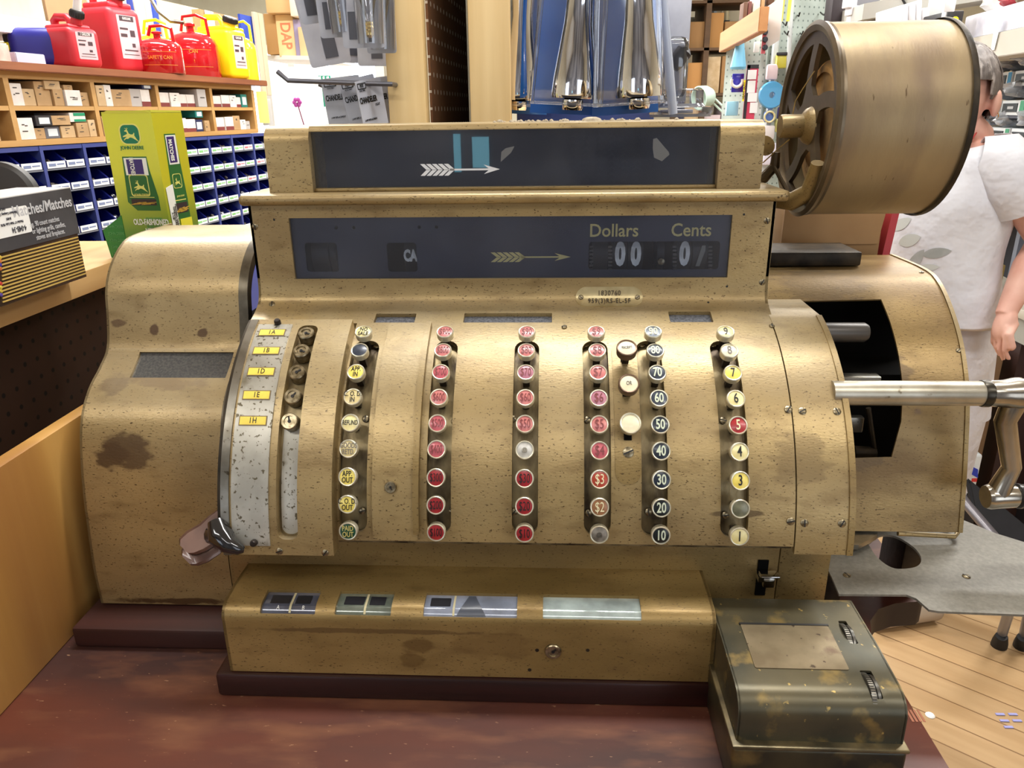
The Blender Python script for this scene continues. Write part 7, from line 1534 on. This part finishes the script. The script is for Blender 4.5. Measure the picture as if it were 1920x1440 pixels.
# ================================================================== WOMAN
wl = (1.03, 2.02, 0)
wo = thing('person', 'person with short grey hair, white floral top and white trousers, hand hanging low', 'person', wl)
W = lambda px, py, Y: atY(px, py, Y)
skin = mat('fair_skin', (226, 180, 162), .55, rgb2=(214, 160, 142), scale=14, bump=.05)
def ell(bm, c, rx, ry, rz, rot=None, seg=20):
    b = BM(); bmesh.ops.create_uvsphere(b, u_segments=seg, v_segments=seg//2+4, radius=1); M_ = Matrix.Translation(c) @ (rot or Matrix.Identity(4)) @ Matrix.Diagonal((rx, ry, rz, 1)); bmesh.ops.transform(b, matrix=M_, verts=b.verts)
    me = bpy.data.meshes.new('x'); b.to_mesh(me); b.free(); bm.from_mesh(me); bpy.data.meshes.remove(me)
hc_ = W(1786, 190, 2.03); hx, hy, hz = hc_
neck = W(1816, 258, 2.05); shl = W(1886, 308, 1.92); shr_ = W(1745, 300, 2.17); elb = W(1952, 450, 1.93); wri = W(1884, 592, 1.86)
bm = BM()
F_ = Vector((-.6, -.8, 0)).normalized(); S_ = Vector((-F_.y, F_.x, 0))
ell(bm, Vector((hx-.01, hy, hz+.02)), .100, .086, .112, Matrix.Rotation(math.atan2(F_.y, F_.x)+math.pi, 4, 'Z'))
ell(bm, Vector((hx, hy, hz-.055))+F_*.035, .062, .056, .062)
tube(bm, [Vector((hx, hy, hz-.04))+F_*.112, Vector((hx, hy, hz-.012))+F_*.098], [.012, .007], 8); ell(bm, Vector((hx, hy, hz-.03))+F_*.108, .016, .014, .013)      # nose
ell(bm, Vector((hx, hy, hz-.075))+F_*.094, .012, .022, .007); ell(bm, Vector((hx, hy, hz-.105))+F_*.078, .022, .024, .018)       # lips, chin
ear = Vector((hx, hy, hz-.006))+S_*.093-F_*.004
ell(bm, ear, .020, .012, .033, Matrix.Rotation(math.atan2(F_.y, F_.x), 4, 'Z')@Matrix.Rotation(.25, 4, 'Y')); tube(bm, [ear, ear-S_*.03], [.012, .016], 10)
tube(bm, [Vector((hx+.02, hy, hz-.06)), neck, neck+Vector((.015, .01, -.07))], [.056, .055, .068], 16)
# trunk
pelv = W(1778, 600, 2.06); lgx = W(1786, 690, 2.06).x; 
tube(bm, [neck+Vector((.01, .0, -.03)), W(1782, 400, 2.05), W(1778, 500, 2.05), pelv], [.07, .11, .10, .085], 20)
tube(bm, [shr_, neck+Vector((0, 0, -.075)), shl+Vector((-.01, 0, 0))], [.045, .07, .05], 14)
tube(bm, [shl, shl.lerp(elb, .5), elb, elb.lerp(wri, .35), wri], [.050, .042, .034, .036, .023], 16)
elr = Vector((shr_.x-.06, 2.2, 1.12)); tube(bm, [shr_, elr, elr+Vector((-.2, -.05, -.04))], [.045, .035, .022], 12); ell(bm, elr+Vector((-.26, -.06, -.05)), .05, .035, .018)
for sx_, sy in ((.0, -.06), (.0, .06)):
    tube(bm, [pelv+Vector((0, sy, .0)), Vector((lgx, 2.06+sy, .50)), Vector((lgx, 2.06+sy, .09))], [.055, .045, .036], 16); tube(bm, [Vector((lgx+.02, 2.06+sy, .04)), Vector((lgx-.12, 2.02+sy, .034))], [.036, .028], 12)
# hand: palm, four fingers and a thumb
pal = W(1884, 622, 1.855); hd = (W(1886, 650, 1.84)-wri).normalized()
ell(bm, wri.lerp(pal, .55), .024, .030, .046, Matrix.Rotation(.12, 4, 'Y'))
for k, (ox, oy, L1, L2) in enumerate(((-.012, -.028, .036, .030), (-.013, -.009, .040, .034), (-.012, .010, .038, .030), (-.010, .028, .032, .024))):
    b0 = wri.lerp(pal, 1.0)+Vector((ox, oy, -.004)); b1 = b0+Vector((.004, 0, -L1)); b2 = b1+Vector((.016, 0, -L2*.8)); tube(bm, [wri.lerp(pal, .5)+Vector((ox*.6, oy*.8, 0)), b0, b1, b2], [.0085, .0074, .0066, .0056], 10)
t0_ = wri.lerp(pal, .35)+Vector((.014, -.014, 0)); t1_ = W(1892, 628, 1.82); t2_ = W(1898, 650, 1.815); tube(bm, [t0_, t1_, t2_], [.013, .0105, .0085], 10); ell(bm, t2_, .0088, .0085, .011)
body = mk('body', bm, skin, wo, sharp=3)
md = body.modifiers.new('fuse', 'REMESH'); md.mode = 'VOXEL'; md.voxel_size = .0034; md.use_smooth_shade = True
sm = body.modifiers.new('smooth', 'SMOOTH'); sm.iterations = 4; sm.factor = .5
# lofted clothes
def loft(bm, rings, n=40, cap=False):
    R_ = []
    for c, a, b, ang in rings:
        ca, sa = math.cos(ang), math.sin(ang); ring = []
        for k in range(n):
            t = 2*math.pi*k/n; x, y = a*math.cos(t), b*math.sin(t); ring.append(bm.verts.new((c[0]+x*ca-y*sa, c[1]+x*sa+y*ca, c[2] if len(c) < 4 else c[2]+c[3]*math.cos(t))))
        R_.append(ring)
    for r0, r1 in zip(R_, R_[1:]):
        for k in range(n): bm.faces.new((r0[k], r0[(k+1) % n], r1[(k+1) % n], r1[k]))
    bmesh.ops.recalc_face_normals(bm, faces=bm.faces); return R_
def edges(pxl, pxr, py, Y): a, b = W(pxl, py, Y), W(pxr, py, Y); return (a+b)/2, (b.x-a.x)/2
shirtm = mat('white_knit_top', (222, 222, 226), .8, rgb2=(212, 212, 218), scale=5, bump=.7, bscale=7, bdist=.03)
bm = BM(); rings = []
for py, l, r_e, dy in ((598, 1696, 1862, .135), (560, 1686, 1868, .135), (520, 1676, 1866, .135), (480, 1668, 1868, .13), (440, 1660, 1880, .135), (400, 1662, 1894, .14), (370, 1672, 1900, .14), (335, 1690, 1902, .125), (305, 1712, 1906, .12), (288, 1724, 1904, .115), (274, 1744, 1896, .10), (266, 1766, 1884, .088)):
    c, hw_ = edges(l, r_e, py, 2.03); rings.append(((c.x, c.y, c.z, max(0, (330-py)/62)*.022), hw_, dy, R(-8)))
Rg = loft(bm, rings, 48)
for v in bm.verts:
    dz = noise.noise(Vector((v.co.x*9, v.co.y*9, v.co.z*5)))*.010; v.co += Vector((dz, dz, 0))
tp_ = mk('shirt', bm, shirtm, wo, sharp=3); so = tp_.modifiers.new('t', 'SOLIDIFY'); so.thickness = .004; ss_ = tp_.modifiers.new('s', 'SUBSURF'); ss_.levels = 1; ss_.render_levels = 1
bm = BM(); a = shl+Vector((-.055, .03, .015)); b = shl.lerp(elb, .18); c = shl.lerp(elb, .50)
tube(bm, [a, a.lerp(b, .5)+Vector((.0, 0, .018)), b, c], [.048, .070, .078, .074], 28, caps=False)
for v in bm.verts: v.co += v.normal*0+Vector((1, 0, .3))*noise.noise(v.co*14)*.008
sl_ = mk('sleeve', bm, shirtm, wo, sharp=3); so = sl_.modifiers.new('t', 'SOLIDIFY'); so.thickness = .004
# printed grey leaves on the front of the top
lm = mat('grey_leaf_print', (176, 178, 178), .7, rgb2=(156, 160, 158), scale=26); lm2 = mat('pale_leaf_print', (196, 200, 196), .7)
dg = bpy.context.evaluated_depsgraph_get(); dg.update()
from mathutils.bvhtree import BVHTree
tb_ = BM(); tb_.from_object(tp_, dg); bmesh.ops.transform(tb_, matrix=Matrix.Translation(wl), verts=tb_.verts); bvh = BVHTree.FromBMesh(tb_)
def onshirt(px, py):
    d0 = ray(px, py).normalized(); h = bvh.ray_cast(EYE, d0)
    return (h[0], h[1] if h[1].dot(d0) < 0 else -h[1]) if h[0] is not None else (None, None)
for k, (cx, cy, L, wd, an, mm) in enumerate(((1757, 474, 56, 22, -8, lm), (1718, 487, 50, 22, -52, lm), (1706, 450, 44, 26, -18, lm2), (1692, 512, 40, 22, -80, lm2), (1740, 502, 44, 16, -6, lm2), (1690, 420, 44, 22, -30, lm2), (1668, 470, 40, 24, -70, lm2), (1664, 502, 34, 20, -20, lm))):
    bm = BM(); N_ = 9; ca, sa = math.cos(R(an)), math.sin(R(an)); up_, dn = [], []; ok = True
    for i in range(N_):
        t = i/(N_-1); h = wd*.5*math.sin(math.pi*t)**.7*(1-.25*t)
        row = []
        for s in (-1, 0, 1):
            x, y = (t-.5)*L, s*h; q, nq = onshirt(cx+x*ca-y*sa, cy+x*sa+y*ca)
            if q is None: ok = False; break
            row.append(bm.verts.new(q+nq*.0012))
        if not ok: break
        up_.append(row)
    if ok:
        for r0, r1 in zip(up_, up_[1:]):
            for j in (0, 1):
                try: bm.faces.new((r0[j], r1[j], r1[j+1], r0[j+1]))
                except ValueError: pass
        mk('printed_leaf', bm, mm, tp_, sharp=3)
    else: bm.free()
tb_.free()
# trousers
trm = mat('white_trousers', (212, 208, 210), .8, rgb2=(198, 194, 198), scale=5, bump=.7, bscale=9, bdist=.03)
bm = BM(); rings = []
for py, l, r_e, dy in ((585, 1698, 1860, .128), (640, 1700, 1857, .128), (700, 1708, 1850, .125), (765, 1716, 1846, .12)):
    c, hw_ = edges(l, r_e, py, 2.06); rings.append(((c.x, c.y, c.z), hw_, dy, R(-4)))
loft(bm, rings, 36)
for sy in (-.062, .062):
    c, hw_ = edges(1726, 1846, 755, 2.06); base = [((lgx, 2.06+sy, c.z+.05), .078, .068, 0), ((lgx, 2.06+sy, .50), .068, .060, 0), ((lgx, 2.06+sy, .10), .058, .056, 0)]; loft(bm, base, 28)
for v in bm.verts: dz = noise.noise(Vector((v.co.x*8, v.co.y*8, v.co.z*6)))*.010; v.co += Vector((dz, dz, 0))
tr = mk('trousers', bm, trm, wo, sharp=3); so = tr.modifiers.new('t', 'SOLIDIFY'); so.thickness = .003
bm = BM()
for sy in (-.06, .06): tube(bm, [Vector((lgx+.05, 2.06+sy, .047)), Vector((lgx-.10, 2.02+sy, .045)), Vector((lgx-.16, 2.0+sy, .035))], [.046, .044, .034], 14)
mk('shoes', bm, mat('beige_shoe', (176, 160, 140), .6), wo)
# hair
bm = BM(); bmesh.ops.create_uvsphere(bm, u_segments=120, v_segments=76, radius=1)
hcen = W(1790, 172, 2.03)
for v in list(bm.verts):
    n_ = v.co.copy(); x, y, z = n_
    rr3 = Vector((x*.116, y*.093, z*.114))
    rr3 *= 1+.05*noise.noise(Vector((math.atan2(y, x)*6, z*1.2, 0)))+.02*noise.noise(n_*16)
    if z < -.1: rr3.x *= 1-.28*(-z-.1); rr3.y *= 1-.2*(-z-.1)
    if z < -.2: rr3.z *= 1.18
    v.co = hcen+F_*rr3.x*-1+S_*rr3.y+Vector((0, 0, rr3.z))
# open the face and ear side
jn = lambda v: .010*noise.noise(v.co*55)+.006*noise.noise(v.co*160)
kill = [v for v in bm.verts if (v.co-hcen).dot(F_) > .052+jn(v) and v.co.z < hcen.z+.022+jn(v)] + [v for v in bm.verts if (v.co-ear).length < .026 and v.co.z < ear.z+.018] + [v for v in bm.verts if v.co.z < hcen.z-.018+jn(v) and (v.co-hcen).dot(F_) > -.002+jn(v)] + [v for v in bm.verts if v.co.z < hcen.z-.062 and (v.co-hcen).dot(F_) > -.05]
bmesh.ops.delete(bm, geom=list(set(kill)), context='VERTS')
hairm = mat('grey_brown_hair', (118, 108, 102), .6, rgb2=(76, 68, 64), scale=46, stretch=(1, 1, .12), bump=.6, bscale=120, contrast=(.35, .62), rgb3=(146, 138, 132), scale3=60, amt3=(.56, .66))
hr = mk('hair', bm, hairm, wo, sharp=3); so = hr.modifiers.new('t', 'SOLIDIFY'); so.thickness = .005; so.offset = 0
bm = BM(); random.seed(8)
for k in range(150):
    a_ = random.uniform(-.6, 1.75); el = random.uniform(.1, 1.2); p0 = hcen+Vector((math.cos(a_)*math.cos(el)*.116, math.sin(a_)*math.cos(el)*.094, math.sin(el)*.110))
    d0 = (p0-hcen).normalized(); pts_ = []
    for i in range(6):
        t = i/5; q = Vector((d0.x*(1+.0*t), d0.y, d0.z-t*.95)); q = q.normalized(); pts_.append(hcen+(-F_*q.x*.1205+S_*q.y*.0985+Vector((0, 0, q.z*.115)))*(1+.015*random.random()))
    if any((q-ear).length < .03 for q in pts_): continue
    tube(bm, pts_, [.0013, .0016, .0016, .0014, .0011, .0004], 5)
hk = mk('hair_strands', bm, hairm, wo); hk['kind'] = 'stuff'
bm = BM(); e0 = ear+S_*.012+Vector((-.004, 0, -.026)); tube(bm, [e0+Vector((0, 0, .004)), e0+Vector((.003, 0, -.004)), e0+Vector((0, 0, -.010)), e0+Vector((-.003, 0, -.004)), e0+Vector((0, 0, .004))], .0012, 6); mk('earring', bm, mat('gold_jewellery', (220, 170, 90), .2, .9), wo)
bm = BM(); tube(bm, [W(1838, 238, 2.0), W(1822, 262, 1.965), W(1806, 282, 1.935), W(1797, 300, 1.925)], .0017, 6); mk('necklace_cord', bm, mat('red_cord', (176, 60, 60), .5), wo)
bm = BM()
for s in (-1, 1): ell(bm, Vector((hx, hy, hz+.002))+F_*.088+S_*s*.030, .008, .010, .006)
mk('eyes', bm, mat('eye_dark', (70, 54, 46), .3), wo)
